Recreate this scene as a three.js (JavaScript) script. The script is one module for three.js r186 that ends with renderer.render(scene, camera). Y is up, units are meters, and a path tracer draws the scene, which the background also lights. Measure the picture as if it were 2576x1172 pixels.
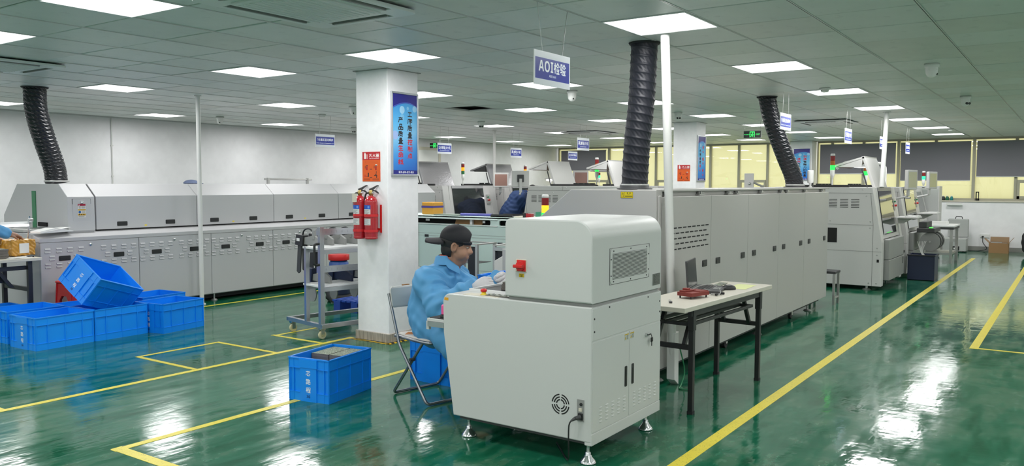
import * as THREE from 'three';
import { RoundedBoxGeometry } from 'three/addons/geometries/RoundedBoxGeometry.js';
import { mergeGeometries, toCreasedNormals } from 'three/addons/utils/BufferGeometryUtils.js';
import { RectAreaLightUniformsLib } from 'three/addons/lights/RectAreaLightUniformsLib.js';

// ---------------------------------------------------------------- camera, sky, exposure
const scene = new THREE.Scene();
const V = (x, y, z) => new THREE.Vector3(x, y, z);
const EYE = V(0, 1.5, 0), YAW = 0.9643, PITCH = -0.061, ROLL = 0.0024, FOCAL = 2053.29;
const camera = new THREE.PerspectiveCamera(2 * Math.atan(586 / FOCAL) * 180 / Math.PI, 2576 / 1172, 0.05, 200);
const FWD = V(Math.sin(YAW) * Math.cos(PITCH), Math.sin(PITCH), -Math.cos(YAW) * Math.cos(PITCH));
const RGT = V(Math.cos(YAW), 0, Math.sin(YAW));
const UPV = RGT.clone().cross(FWD);
camera.position.copy(EYE);
camera.up.copy(UPV.clone().multiplyScalar(Math.cos(ROLL)).addScaledVector(RGT, -Math.sin(ROLL)));
camera.lookAt(EYE.clone().add(FWD));
const renderer = new THREE.WebGLRenderer({ antialias: true });
renderer.toneMapping = THREE.LinearToneMapping;
renderer.toneMappingExposure = 1.0;
renderer.shadowMap.enabled = true;
RectAreaLightUniformsLib.init();
scene.background = new THREE.Color().setRGB(1.05, 1.08, 1.0);   // bright overcast sky outside the windows
const PANEL_LIGHT = 17.5, PANEL_GLOW = 3;                        // ceiling panels (each 0.6 x 0.6 m)

// ---------------------------------------------------------------- helpers
const CEIL = 2.554;
const taken = {};
function numbered(n) { const k = taken[n] = (taken[n] ?? -1) + 1; return k ? n + '_' + String(k).padStart(3, '0') : n; }
function tag(o, label, category, group, kind) {
  if (label) o.userData.label = label;
  if (category) o.userData.category = category;
  if (group) o.userData.group = group;
  if (kind) o.userData.kind = kind;
  return o;
}
function thing(name, label, category, at = [0, 0, 0], turn = 0, group) {
  const o = new THREE.Group(); o.name = numbered(name); scene.add(o);
  o.position.set(at[0], at[1], at[2]); o.rotation.y = turn;
  return tag(o, label, category, group);
}
function mesh(name, geo, mat) { const m = new THREE.Mesh(geo, mat); m.name = name; m.castShadow = m.receiveShadow = true; return m; }
// a part given in the thing's own coordinates
function part(o, name, geo, mat, label) { const m = mesh(name, Array.isArray(geo) ? merge(geo) : geo, mat); o.add(m); if (label) m.userData.label = label; return m; }
// a part given in room coordinates (for things that are not turned)
function wpart(o, name, geo, mat, label) {
  let g = Array.isArray(geo) ? merge(geo) : geo;
  const p = V(0, 0, 0); for (let q = o; q && q !== scene; q = q.parent) p.add(q.position);
  g.translate(-p.x, -p.y, -p.z);
  return part(o, name, g, mat, label);
}
function struct(name, geo, mat) { const m = mesh(name, Array.isArray(geo) ? merge(geo) : geo, mat); m.userData.kind = 'structure'; scene.add(m); return m; }
function structGroup(name) { const o = new THREE.Group(); o.name = name; o.userData.kind = 'structure'; scene.add(o); return o; }
function single(name, label, category, geo, mat, at = [0, 0, 0], turn = 0, group) {
  const m = mesh(numbered(name), Array.isArray(geo) ? merge(geo) : geo, mat); scene.add(m);
  m.position.set(...at); m.rotation.y = turn; return tag(m, label, category, group);
}
function wsingle(name, label, category, geo, mat, group) {   // room coordinates, origin moved to its base centre
  const g = Array.isArray(geo) ? merge(geo) : geo; g.computeBoundingBox();
  const b = g.boundingBox, c = [(b.min.x + b.max.x) / 2, b.min.y, (b.min.z + b.max.z) / 2];
  g.translate(-c[0], -c[1], -c[2]);
  return single(name, label, category, g, mat, c, 0, group);
}
function merge(list) {
  const gs = list.flat(9).map((g) => {
    const q = g.index ? g.toNonIndexed() : g.clone();
    for (const k of Object.keys(q.attributes)) if (!['position', 'normal', 'uv'].includes(k)) q.deleteAttribute(k);
    if (!q.attributes.uv) q.setAttribute('uv', new THREE.BufferAttribute(new Float32Array(q.attributes.position.count * 2), 2));
    q.morphAttributes = {}; q.clearGroups(); return q;
  });
  return gs.length === 1 ? gs[0] : mergeGeometries(gs);
}
function box(x0, y0, z0, x1, y1, z1, r = 0, seg = 1) {
  const w = Math.abs(x1 - x0), h = Math.abs(y1 - y0), d = Math.abs(z1 - z0);
  const g = r > 0 ? new RoundedBoxGeometry(w, h, d, seg, Math.min(r, w / 2.01, h / 2.01, d / 2.01)) : new THREE.BoxGeometry(w, h, d);
  return g.translate((x0 + x1) / 2, (y0 + y1) / 2, (z0 + z1) / 2);
}
const cbox = (x, y, z, w, h, d, r = 0, seg = 1) => box(x - w / 2, y - h / 2, z - d / 2, x + w / 2, y + h / 2, z + d / 2, r, seg);
function cyl(a, b, r0, r1 = r0, seg = 16, open = false) {
  const p = V(...a), q = V(...b), d = q.clone().sub(p), g = new THREE.CylinderGeometry(r1, r0, d.length(), seg, 1, open);
  g.applyQuaternion(new THREE.Quaternion().setFromUnitVectors(V(0, 1, 0), d.clone().normalize()));
  return g.translate((p.x + q.x) / 2, (p.y + q.y) / 2, (p.z + q.z) / 2);
}
function tube(pts, r, n = 24, seg = 8, tension = 0.5) {
  const c = new THREE.CatmullRomCurve3(pts.map((p) => V(...p)), false, 'catmullrom', tension);
  return new THREE.TubeGeometry(c, n, r, seg, false);
}
// straight runs with small rounded corners (bent steel tube)
function pipe(pts, r, bend = 0.04, seg = 8) {
  const path = new THREE.CurvePath(), P = pts.map((p) => V(...p)); let last = P[0];
  for (let i = 1; i < P.length; i++) {
    if (i < P.length - 1) {
      const a = P[i].clone().sub(P[i - 1]).normalize(), b = P[i + 1].clone().sub(P[i]).normalize();
      const p = P[i].clone().addScaledVector(a, -bend), q = P[i].clone().addScaledVector(b, bend);
      path.add(new THREE.LineCurve3(last, p)); path.add(new THREE.QuadraticBezierCurve3(p, P[i], q)); last = q;
    } else path.add(new THREE.LineCurve3(last, P[i]));
  }
  const all = path.getPoints(5), clean = all.filter((p, i) => !i || p.distanceTo(all[i - 1]) > 1e-4);
  const curve = new THREE.CurvePath(); for (let i = 1; i < clean.length; i++) curve.add(new THREE.LineCurve3(clean[i - 1], clean[i]));
  const out = []; // sample at vertices
  const g = new THREE.TubeGeometry(new PolyCurve(clean), clean.length - 1, r, seg, false); out.push(g);
  out.push(cap(clean[0], clean[1], r, seg), cap(clean.at(-1), clean.at(-2), r, seg));
  return merge(out);
}
function cap(p, q, r, seg) { const d = p.clone().sub(q).normalize(); const g = new THREE.CircleGeometry(r, seg); g.applyQuaternion(new THREE.Quaternion().setFromUnitVectors(V(0, 0, 1), d)); return g.translate(p.x, p.y, p.z); }
class PolyCurve extends THREE.Curve {
  constructor(p) { super(); this.p = p; }
  getPoint(t, o = V(0, 0, 0)) { const f = t * (this.p.length - 1), i = Math.min(this.p.length - 2, Math.floor(f)); return o.copy(this.p[i]).lerp(this.p[i + 1], f - i); }
  getPointAt(t, o) { return this.getPoint(t, o); }
  getTangentAt(t, o = V(0, 0, 0)) { const e = 0.5 / (this.p.length - 1), a = this.getPoint(Math.max(0, t - e)), b = this.getPoint(Math.min(1, t + e)); return o.copy(b).sub(a).normalize(); }
  getTangent(t, o) { return this.getTangentAt(t, o); }
}
// polygon swept along an axis. 'x': points are [z, y]; 'z': points are [x, y]; 'y': points are [x, z]
function prism(pts, axis, a, b, bevel = 0, holes = []) {
  const s = pts instanceof THREE.Shape ? pts : new THREE.Shape(pts.map((p) => new THREE.Vector2(p[0], p[1])));
  for (const h of holes) s.holes.push(h instanceof THREE.Path ? h : new THREE.Path(h.map((p) => new THREE.Vector2(p[0], p[1]))));
  const d = Math.abs(b - a), g = new THREE.ExtrudeGeometry(s, { depth: d - 2 * bevel, bevelEnabled: bevel > 0, bevelThickness: bevel, bevelSize: bevel, bevelOffset: -bevel, bevelSegments: 2, curveSegments: 10 });
  g.translate(0, 0, bevel + Math.min(a, b));
  if (axis === 'x') { g.applyMatrix4(new THREE.Matrix4().set(0, 0, 1, 0, 0, 1, 0, 0, 1, 0, 0, 0, 0, 0, 0, 1)); flip(g); }
  if (axis === 'y') { g.applyMatrix4(new THREE.Matrix4().set(1, 0, 0, 0, 0, 0, 1, 0, 0, 1, 0, 0, 0, 0, 0, 1)); flip(g); }
  return g;
}
function flip(g) {   // mirrored: turn the triangles round again
  const q = g.index ? g.index.array : null, p = g.attributes;
  if (q) { for (let i = 0; i < q.length; i += 3) { const t = q[i]; q[i] = q[i + 1]; q[i + 1] = t; } }
  else for (const k of Object.keys(p)) { const a = p[k].array, n = p[k].itemSize; for (let i = 0; i < p[k].count; i += 3) for (let c = 0; c < n; c++) { const t = a[i * n + c]; a[i * n + c] = a[(i + 1) * n + c]; a[(i + 1) * n + c] = t; } }
  return g;
}
function rrect(x0, y0, x1, y1, r) {
  const s = new THREE.Shape(); if (Array.isArray(r)) { var [a, b, c, d] = r; } else { var a = r, b = r, c = r, d = r; }
  s.moveTo(x0 + a, y0); s.lineTo(x1 - b, y0); if (b) s.absarc(x1 - b, y0 + b, b, -Math.PI / 2, 0); s.lineTo(x1, y1 - c); if (c) s.absarc(x1 - c, y1 - c, c, 0, Math.PI / 2);
  s.lineTo(x0 + d, y1); if (d) s.absarc(x0 + d, y1 - d, d, Math.PI / 2, Math.PI); s.lineTo(x0, y0 + a); if (a) s.absarc(x0 + a, y0 + a, a, Math.PI, 1.5 * Math.PI);
  return s;
}
const lathe = (pts, seg = 24) => new THREE.LatheGeometry(pts.map((p) => new THREE.Vector2(p[0], p[1])), seg);
const ball = (x, y, z, r, sx = 1, sy = 1, sz = 1, n = 12) => new THREE.SphereGeometry(r, n * 2, n).scale(sx, sy, sz).translate(x, y, z);
// uv in metres by the dominant side of each face
function uvm(g, s = 1) {
  if (g.index) g = g.toNonIndexed();
  const p = g.attributes.position, uv = new Float32Array(p.count * 2), a = V(0, 0, 0), b = V(0, 0, 0), c = V(0, 0, 0);
  for (let i = 0; i < p.count; i += 3) {
    a.fromBufferAttribute(p, i); b.fromBufferAttribute(p, i + 1); c.fromBufferAttribute(p, i + 2);
    const n = b.clone().sub(a).cross(c.clone().sub(a)), x = Math.abs(n.x), y = Math.abs(n.y), z = Math.abs(n.z);
    [a, b, c].forEach((q, k) => { const [u, v] = y >= x && y >= z ? [q.x, q.z] : x > z ? [q.z, q.y] : [q.x, q.y]; uv[(i + k) * 2] = u * s; uv[(i + k) * 2 + 1] = v * s; });
  }
  g.setAttribute('uv', new THREE.BufferAttribute(uv, 2)); return g;
}
// random and tiling noise
function rng(seed) { let s = seed >>> 0; return () => { s = (s + 0x6d2b79f5) | 0; let t = Math.imul(s ^ (s >>> 15), 1 | s); t = (t + Math.imul(t ^ (t >>> 7), 61 | t)) ^ t; return ((t ^ (t >>> 14)) >>> 0) / 4294967296; }; }
function lattice(n, m, seed) { const r = rng(seed), a = new Float32Array(n * m); for (let i = 0; i < a.length; i++) a[i] = r(); return a; }
function noiseField(W, H, nx, ny, seed) {
  const L = lattice(nx, ny, seed), out = new Float32Array(W * H), sm = (t) => t * t * (3 - 2 * t);
  for (let y = 0; y < H; y++) {
    const fy = y / H * ny, y0 = Math.floor(fy), ty = sm(fy - y0), ya = (y0 % ny) * nx, yb = ((y0 + 1) % ny) * nx;
    for (let x = 0; x < W; x++) { const fx = x / W * nx, x0 = Math.floor(fx), tx = sm(fx - x0), xa = x0 % nx, xb = (x0 + 1) % nx; out[y * W + x] = (L[ya + xa] * (1 - tx) + L[ya + xb] * tx) * (1 - ty) + (L[yb + xa] * (1 - tx) + L[yb + xb] * tx) * ty; }
  }
  return out;
}
function fbm(W, H, nx, ny, oct, seed, gain = 0.5) {
  const out = new Float32Array(W * H); let amp = 1, tot = 0;
  for (let o = 0; o < oct; o++) { const f = noiseField(W, H, nx << o, ny << o, seed + o * 17); for (let i = 0; i < out.length; i++) out[i] += f[i] * amp; tot += amp; amp *= gain; }
  for (let i = 0; i < out.length; i++) out[i] /= tot; return out;
}
function dataTex(W, H, fn, srgb) {
  const d = new Uint8Array(W * H * 4);
  for (let i = 0; i < W * H; i++) { const c = fn(i, i % W, Math.floor(i / W)); for (let k = 0; k < 3; k++) d[i * 4 + k] = Math.max(0, Math.min(255, Math.round(c[k] ?? c[0]))); d[i * 4 + 3] = 255; }
  const t = new THREE.DataTexture(d, W, H); t.magFilter = THREE.LinearFilter; t.minFilter = THREE.LinearMipmapLinearFilter; t.wrapS = t.wrapT = THREE.RepeatWrapping; if (srgb) t.colorSpace = THREE.SRGBColorSpace; t.needsUpdate = true; return t;
}
function canvasTex(w, h, draw) {
  const c = document.createElement('canvas'); c.width = w; c.height = h; const x = c.getContext('2d'); draw(x, w, h);
  const t = new THREE.CanvasTexture(c); t.colorSpace = THREE.SRGBColorSpace; t.magFilter = THREE.LinearFilter; t.anisotropy = 8; return t;
}
function rep(t, u, v = u) { const c = t.clone(); c.repeat.set(u, v); c.needsUpdate = true; return c; }
const lin = (r, g, b) => new THREE.Color().setRGB(r, g, b);
function mat(color, roughness = 0.5, o = {}) {
  const C = Array.isArray(color) ? lin(...color) : new THREE.Color(color);
  return Object.keys(o).some((k) => ['clearcoat', 'transmission', 'sheen', 'ior', 'clearcoatRoughness', 'specularIntensity'].includes(k)) ? new THREE.MeshPhysicalMaterial({ color: C, roughness, ...o }) : new THREE.MeshStandardMaterial({ color: C, roughness, ...o });
}
// smooth surfaces from distance functions (surface nets)
function sdfMesh(f, lo, hi, h) {
  const n = [0, 1, 2].map((k) => Math.ceil((hi[k] - lo[k]) / h) + 2), [nx, ny, nz] = n, val = new Float32Array(nx * ny * nz);
  const P = (i, j, k) => [lo[0] + (i - 0.5) * h, lo[1] + (j - 0.5) * h, lo[2] + (k - 0.5) * h], id = (i, j, k) => i + nx * (j + ny * k);
  for (let k = 0; k < nz; k++) for (let j = 0; j < ny; j++) for (let i = 0; i < nx; i++) { const p = P(i, j, k); val[id(i, j, k)] = (i === 0 || j === 0 || k === 0 || i === nx - 1 || j === ny - 1 || k === nz - 1) ? h : f(p[0], p[1], p[2]); }
  const vi = new Int32Array(nx * ny * nz).fill(-1), pos = [], idx = [];
  for (let k = 0; k < nz - 1; k++) for (let j = 0; j < ny - 1; j++) for (let i = 0; i < nx - 1; i++) {
    let c = 0, sx = 0, sy = 0, sz = 0; const v = [];
    for (let q = 0; q < 8; q++) v.push(val[id(i + (q & 1), j + ((q >> 1) & 1), k + (q >> 2))]);
    for (let a = 0; a < 8; a++) for (let e = 0; e < 3; e++) { const b = a | (1 << e); if (b === a || (v[a] < 0) === (v[b] < 0)) continue; const t = v[a] / (v[a] - v[b]); sx += (a & 1) + (e === 0 ? t : 0); sy += ((a >> 1) & 1) + (e === 1 ? t : 0); sz += (a >> 2) + (e === 2 ? t : 0); c++; }
    if (!c) continue; const p = P(i, j, k); vi[id(i, j, k)] = pos.length / 3; pos.push(p[0] + sx / c * h, p[1] + sy / c * h, p[2] + sz / c * h);
  }
  const quad = (a, b, c, d, s) => { if (s) idx.push(a, b, c, a, c, d); else idx.push(a, c, b, a, d, c); };
  for (let k = 1; k < nz - 1; k++) for (let j = 1; j < ny - 1; j++) for (let i = 1; i < nx - 1; i++) {
    const v = val[id(i, j, k)] < 0;
    if (v !== (val[id(i + 1, j, k)] < 0)) quad(vi[id(i, j - 1, k - 1)], vi[id(i, j, k - 1)], vi[id(i, j, k)], vi[id(i, j - 1, k)], v);
    if (v !== (val[id(i, j + 1, k)] < 0)) quad(vi[id(i - 1, j, k - 1)], vi[id(i - 1, j, k)], vi[id(i, j, k)], vi[id(i, j, k - 1)], v);
    if (v !== (val[id(i, j, k + 1)] < 0)) quad(vi[id(i - 1, j - 1, k)], vi[id(i, j - 1, k)], vi[id(i, j, k)], vi[id(i - 1, j, k)], v);
  }
  const g = new THREE.BufferGeometry(); g.setAttribute('position', new THREE.BufferAttribute(new Float32Array(pos), 3)); g.setIndex(idx);
  const nr = new Float32Array(pos.length), e = h * 0.35;
  for (let i = 0; i < pos.length; i += 3) { const [x, y, z] = [pos[i], pos[i + 1], pos[i + 2]]; const a = f(x + e, y, z) - f(x - e, y, z), b = f(x, y + e, z) - f(x, y - e, z), c = f(x, y, z + e) - f(x, y, z - e), l = Math.hypot(a, b, c) || 1; nr[i] = a / l; nr[i + 1] = b / l; nr[i + 2] = c / l; }
  g.setAttribute('normal', new THREE.BufferAttribute(nr, 3));
  g.setAttribute('uv', new THREE.BufferAttribute(new Float32Array(pos.length / 3 * 2), 2));
  return g;
}
const smin = (a, b, k) => { const h = Math.max(k - Math.abs(a - b), 0) / k; return Math.min(a, b) - h * h * k * 0.25; };
function cone(x, y, z, a, b, ra, rb) {   // distance to a tapered capsule
  const bx = b[0] - a[0], by = b[1] - a[1], bz = b[2] - a[2], px = x - a[0], py = y - a[1], pz = z - a[2];
  const t = Math.max(0, Math.min(1, (px * bx + py * by + pz * bz) / (bx * bx + by * by + bz * bz)));
  return Math.hypot(px - bx * t, py - by * t, pz - bz * t) - (ra + (rb - ra) * t);
}
const ell = (x, y, z, c, r) => { const k = Math.hypot((x - c[0]) / r[0], (y - c[1]) / r[1], (z - c[2]) / r[2]), q = Math.hypot((x - c[0]) / r[0] ** 2, (y - c[1]) / r[1] ** 2, (z - c[2]) / r[2] ** 2); return q < 1e-6 ? -Math.min(...r) : k * (k - 1) / q; };
// ---------------------------------------------------------------- lettering: strokes of the characters that the signs carry (0..100, y down)
const HAN = {
  工: [[15, 20, 85, 20], [50, 20, 50, 82], [8, 82, 92, 82]],
  序: [[50, 4, 50, 15], [15, 16, 92, 16], [15, 16, 14, 60, 5, 92], [35, 32, 78, 32, 58, 46], [45, 40, 58, 50], [28, 56, 88, 56, 78, 68], [58, 50, 58, 92, 46, 88]],
  质: [[80, 6, 18, 14, 16, 60, 6, 92], [18, 30, 92, 30], [54, 12, 52, 46], [32, 46, 32, 78], [32, 46, 80, 46, 80, 78], [56, 54, 54, 72, 28, 94], [60, 78, 86, 94]],
  量: [[30, 6, 70, 6, 70, 34, 30, 34, 30, 6], [30, 20, 70, 20], [8, 43, 92, 43], [26, 52, 74, 52, 74, 76, 26, 76, 26, 52], [26, 64, 74, 64], [50, 52, 50, 94], [18, 84, 82, 84], [6, 95, 94, 95]],
  控: [[4, 28, 38, 28], [22, 6, 22, 92, 12, 88], [4, 64, 38, 52], [66, 4, 68, 14], [44, 32, 44, 18, 94, 18, 92, 30], [60, 28, 44, 48], [74, 28, 92, 46], [48, 56, 88, 56], [68, 56, 68, 92], [42, 92, 96, 92]],
  制: [[18, 8, 10, 26], [12, 20, 54, 20], [4, 38, 60, 38], [33, 6, 33, 94], [12, 54, 12, 84], [12, 54, 54, 54, 54, 82, 46, 80], [70, 14, 70, 70], [90, 6, 90, 92, 78, 88]],
  点: [[50, 4, 50, 34], [50, 18, 86, 18], [22, 34, 80, 34, 80, 66, 22, 66, 22, 34], [16, 76, 8, 94], [36, 78, 40, 92], [58, 78, 64, 92], [80, 76, 92, 94]],
  产: [[50, 4, 54, 14], [12, 18, 90, 18], [32, 24, 40, 38], [68, 24, 58, 40], [18, 44, 92, 44], [18, 44, 18, 68, 6, 94]],
  品: [[28, 8, 72, 8, 72, 42, 28, 42, 28, 8], [8, 54, 44, 54, 44, 92, 8, 92, 8, 54], [56, 54, 92, 54, 92, 92, 56, 92, 56, 54]],
  生: [[26, 10, 8, 46], [22, 28, 88, 28], [18, 58, 84, 58], [52, 6, 52, 90], [6, 92, 94, 92]],
  命: [[50, 4, 6, 40], [50, 4, 94, 40], [32, 36, 68, 36], [12, 52, 42, 52, 42, 82, 12, 82, 12, 52], [56, 52, 88, 52, 88, 82, 76, 80], [56, 52, 56, 96]],
  线: [[30, 6, 8, 36, 32, 34, 8, 64, 40, 58], [4, 90, 42, 78], [46, 30, 92, 22], [44, 52, 96, 42], [64, 6, 72, 66, 92, 92, 96, 76], [90, 58, 48, 92], [80, 6, 90, 14]],
  检: [[4, 30, 38, 30], [22, 6, 22, 94], [22, 34, 4, 66], [24, 42, 38, 56], [66, 6, 42, 38], [66, 6, 96, 38], [54, 40, 80, 40], [50, 56, 56, 80], [68, 52, 70, 76], [88, 54, 76, 88], [42, 92, 96, 92]],
  验: [[8, 12, 34, 12, 32, 52], [14, 14, 10, 54, 38, 54, 36, 90, 26, 86], [4, 76, 32, 70], [68, 6, 44, 38], [68, 6, 96, 38], [56, 40, 82, 40], [52, 56, 58, 80], [70, 52, 70, 76], [90, 54, 78, 88], [44, 92, 96, 92]],
  高: [[50, 2, 50, 12], [6, 14, 94, 14], [30, 24, 70, 24, 70, 40, 30, 40, 30, 24], [12, 94, 12, 50, 88, 50, 88, 92, 78, 92], [34, 62, 66, 62, 66, 82, 34, 82, 34, 62]],
  速: [[14, 10, 24, 22], [4, 38, 24, 38, 24, 74, 6, 90, 30, 84, 94, 92], [36, 18, 92, 18], [42, 30, 86, 30, 86, 50, 42, 50, 42, 30], [64, 6, 64, 82], [60, 52, 36, 74], [68, 52, 92, 72]],
  贴: [[8, 10, 8, 66], [8, 10, 40, 10, 40, 66], [24, 22, 22, 62, 4, 92], [26, 66, 42, 88], [66, 6, 66, 48], [66, 26, 94, 26], [52, 48, 90, 48, 90, 90, 52, 90, 52, 48]],
  片: [[26, 8, 26, 60, 8, 94], [26, 38, 90, 38], [64, 6, 64, 38], [26, 62, 70, 62, 70, 94]],
  机: [[4, 30, 44, 30], [24, 6, 24, 94], [24, 34, 4, 66], [26, 42, 42, 58], [56, 14, 54, 60, 40, 92], [56, 14, 80, 14, 80, 84, 94, 88, 95, 72]],
  泛: [[10, 10, 22, 20], [4, 36, 18, 46], [6, 92, 24, 60], [84, 8, 40, 16], [58, 20, 66, 30], [36, 40, 86, 40, 40, 78], [30, 76, 50, 88, 96, 90]],
  用: [[18, 10, 16, 64, 6, 94], [18, 10, 84, 10, 84, 90, 70, 88], [18, 38, 84, 38], [16, 64, 84, 64], [50, 10, 50, 92]],
  温: [[10, 10, 22, 20], [4, 36, 18, 46], [6, 92, 24, 60], [40, 8, 86, 8, 86, 46, 40, 46, 40, 8], [40, 27, 86, 27], [34, 58, 92, 58, 92, 90], [34, 58, 34, 90], [54, 58, 54, 90], [73, 58, 73, 90], [26, 92, 98, 92]],
  区: [[90, 10, 12, 10, 12, 90, 94, 90], [76, 24, 24, 78], [28, 28, 80, 76]],
  回: [[10, 10, 90, 10, 90, 92, 10, 92, 10, 10], [32, 34, 68, 34, 68, 68, 32, 68, 32, 34]],
  流: [[10, 10, 22, 20], [4, 36, 18, 46], [6, 92, 24, 60], [60, 4, 64, 14], [32, 18, 94, 18], [58, 22, 44, 44, 84, 40], [72, 28, 90, 46], [46, 54, 44, 74, 34, 92], [64, 52, 64, 90], [82, 52, 82, 88, 96, 88, 96, 76]],
  焊: [[8, 30, 12, 50], [40, 24, 30, 44], [24, 6, 22, 62, 4, 94], [26, 62, 40, 82], [52, 8, 88, 8, 88, 44, 52, 44, 52, 8], [52, 26, 88, 26], [48, 56, 92, 56], [44, 72, 96, 72], [70, 56, 70, 96]],
  炉: [[8, 30, 12, 50], [44, 24, 32, 44], [26, 6, 24, 62, 4, 94], [28, 62, 42, 82], [70, 6, 74, 18], [56, 24, 92, 24, 92, 52, 56, 52], [56, 24, 56, 62, 44, 94]],
  全: [[50, 4, 6, 48], [50, 4, 94, 48], [26, 48, 74, 48], [24, 70, 76, 70], [50, 48, 50, 92], [8, 93, 92, 93]],
  自: [[52, 2, 44, 16], [20, 18, 82, 18, 82, 94, 20, 94, 20, 18], [20, 44, 82, 44], [20, 68, 82, 68]],
  动: [[10, 18, 44, 18], [4, 40, 50, 40], [26, 40, 10, 80, 46, 74], [38, 62, 50, 86], [54, 30, 92, 30, 88, 88, 76, 86], [72, 8, 70, 50, 50, 92]],
  印: [[44, 8, 12, 18, 12, 84, 48, 76], [12, 48, 44, 48], [56, 14, 90, 14, 90, 70, 78, 68], [56, 14, 56, 96]],
  刷: [[12, 10, 58, 10, 58, 30, 12, 30], [12, 10, 12, 60, 4, 92], [22, 42, 22, 80], [22, 42, 58, 42, 58, 78, 50, 78], [40, 32, 40, 94], [70, 16, 70, 70], [90, 6, 90, 92, 78, 88]],
  芯: [[6, 20, 94, 20], [32, 6, 32, 34], [68, 6, 68, 34], [16, 54, 8, 82], [34, 46, 34, 86, 72, 88, 74, 70], [50, 42, 60, 58], [80, 50, 92, 74]],
  路: [[10, 10, 40, 10, 40, 36, 10, 36, 10, 10], [26, 36, 26, 86], [26, 58, 42, 58], [10, 52, 10, 88], [4, 92, 44, 82], [62, 4, 46, 36], [58, 16, 86, 16, 48, 58], [58, 30, 96, 56], [54, 62, 88, 62, 88, 92, 54, 92, 54, 62]],
  程: [[40, 8, 10, 16], [4, 34, 44, 34], [24, 14, 24, 94], [24, 40, 4, 72], [26, 48, 42, 64], [54, 10, 90, 10, 90, 40, 54, 40, 54, 10], [50, 54, 94, 54], [52, 72, 92, 72], [72, 54, 72, 90], [44, 92, 98, 92]],
  灭: [[10, 14, 90, 14], [24, 36, 30, 56], [78, 34, 66, 56], [50, 14, 48, 56, 8, 94], [52, 56, 92, 94]],
  火: [[20, 28, 28, 52], [80, 24, 66, 50], [50, 6, 48, 54, 8, 94], [52, 54, 92, 94]],
  器: [[10, 8, 42, 8, 42, 34, 10, 34, 10, 8], [58, 8, 90, 8, 90, 34, 58, 34, 58, 8], [4, 50, 96, 50], [52, 38, 44, 56, 6, 70], [56, 52, 94, 70], [10, 68, 42, 68, 42, 94, 10, 94, 10, 68], [58, 68, 90, 68, 90, 94, 58, 94, 58, 68]],
  心: [[14, 44, 6, 74], [32, 36, 32, 84, 74, 86, 76, 64], [48, 26, 58, 46], [80, 38, 94, 66]],
  细: [[30, 6, 8, 36, 32, 34, 8, 64, 40, 58], [4, 90, 42, 78], [50, 14, 92, 14, 92, 90, 50, 90, 50, 14], [50, 52, 92, 52], [71, 14, 71, 90]],
  耐: [[4, 12, 50, 12], [28, 12, 22, 32], [8, 92, 8, 34, 50, 34, 50, 90], [22, 36, 22, 84], [36, 36, 36, 84], [54, 30, 96, 30], [80, 6, 80, 92, 68, 88], [60, 48, 68, 64]],
  永: [[40, 4, 56, 14], [30, 24, 52, 24, 52, 92, 40, 88], [8, 44, 38, 44, 8, 84], [86, 26, 62, 46], [54, 38, 94, 86]],
  保: [[28, 6, 6, 46], [20, 32, 20, 94], [42, 10, 86, 10, 86, 38, 42, 38, 42, 10], [34, 54, 96, 54], [64, 38, 64, 96], [60, 58, 34, 86], [68, 58, 96, 84]],
  创: [[30, 6, 4, 44], [30, 6, 58, 36], [18, 46, 48, 46, 46, 66, 38, 66], [18, 46, 18, 90, 54, 88, 54, 74], [70, 14, 70, 70], [90, 6, 90, 92, 78, 88]],
  造: [[12, 10, 22, 22], [4, 38, 22, 38, 22, 76, 4, 92, 28, 86, 94, 92], [44, 10, 36, 28], [40, 22, 88, 22], [32, 40, 94, 40], [64, 6, 64, 40], [44, 52, 84, 52, 84, 76, 44, 76, 44, 52]],
  有: [[6, 20, 94, 20], [46, 4, 6, 58], [32, 94, 32, 38, 80, 38, 80, 90, 66, 90], [32, 56, 80, 56], [32, 72, 80, 72]],
  魅: [[26, 4, 22, 12], [10, 14, 44, 14, 44, 44, 10, 44, 10, 14], [10, 29, 44, 29], [27, 14, 22, 60, 4, 90], [34, 46, 34, 84, 96, 90], [54, 26, 92, 26], [50, 44, 96, 44], [73, 8, 73, 80], [72, 48, 54, 72], [76, 48, 94, 70]],
  力: [[12, 30, 86, 30, 82, 90, 64, 86], [48, 6, 44, 50, 8, 94]],
  的: [[26, 4, 20, 18], [10, 20, 44, 20, 44, 90, 10, 90, 10, 20], [10, 54, 44, 54], [64, 4, 52, 36], [60, 22, 92, 22, 90, 90, 76, 86], [62, 44, 74, 62]],
  就: [[28, 4, 28, 14], [4, 18, 52, 18], [12, 28, 44, 28, 44, 46, 12, 46, 12, 28], [28, 46, 28, 92, 18, 88], [14, 60, 4, 82], [40, 60, 52, 78], [54, 30, 96, 30], [72, 6, 70, 56, 50, 92], [76, 44, 76, 86, 96, 86, 96, 70], [84, 10, 92, 20]],
  忠: [[22, 14, 78, 14, 78, 40, 22, 40, 22, 14], [50, 2, 50, 54], [14, 64, 6, 88], [32, 60, 32, 92, 72, 92, 74, 76], [48, 58, 58, 72], [80, 62, 92, 84]],
  实: [[50, 2, 50, 12], [8, 28, 8, 16, 92, 16, 90, 28], [30, 28, 40, 38], [22, 44, 32, 54], [8, 64, 92, 64], [58, 26, 54, 64, 8, 94], [58, 68, 90, 94]],
  客: [[50, 2, 50, 12], [8, 28, 8, 16, 92, 16, 90, 28], [42, 24, 16, 52], [38, 34, 76, 34, 8, 72], [30, 40, 92, 66], [30, 68, 74, 68, 74, 94, 30, 94, 30, 68]],
  户: [[48, 4, 54, 16], [22, 24, 82, 24, 82, 54, 22, 54], [22, 24, 22, 62, 8, 94]],
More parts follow.
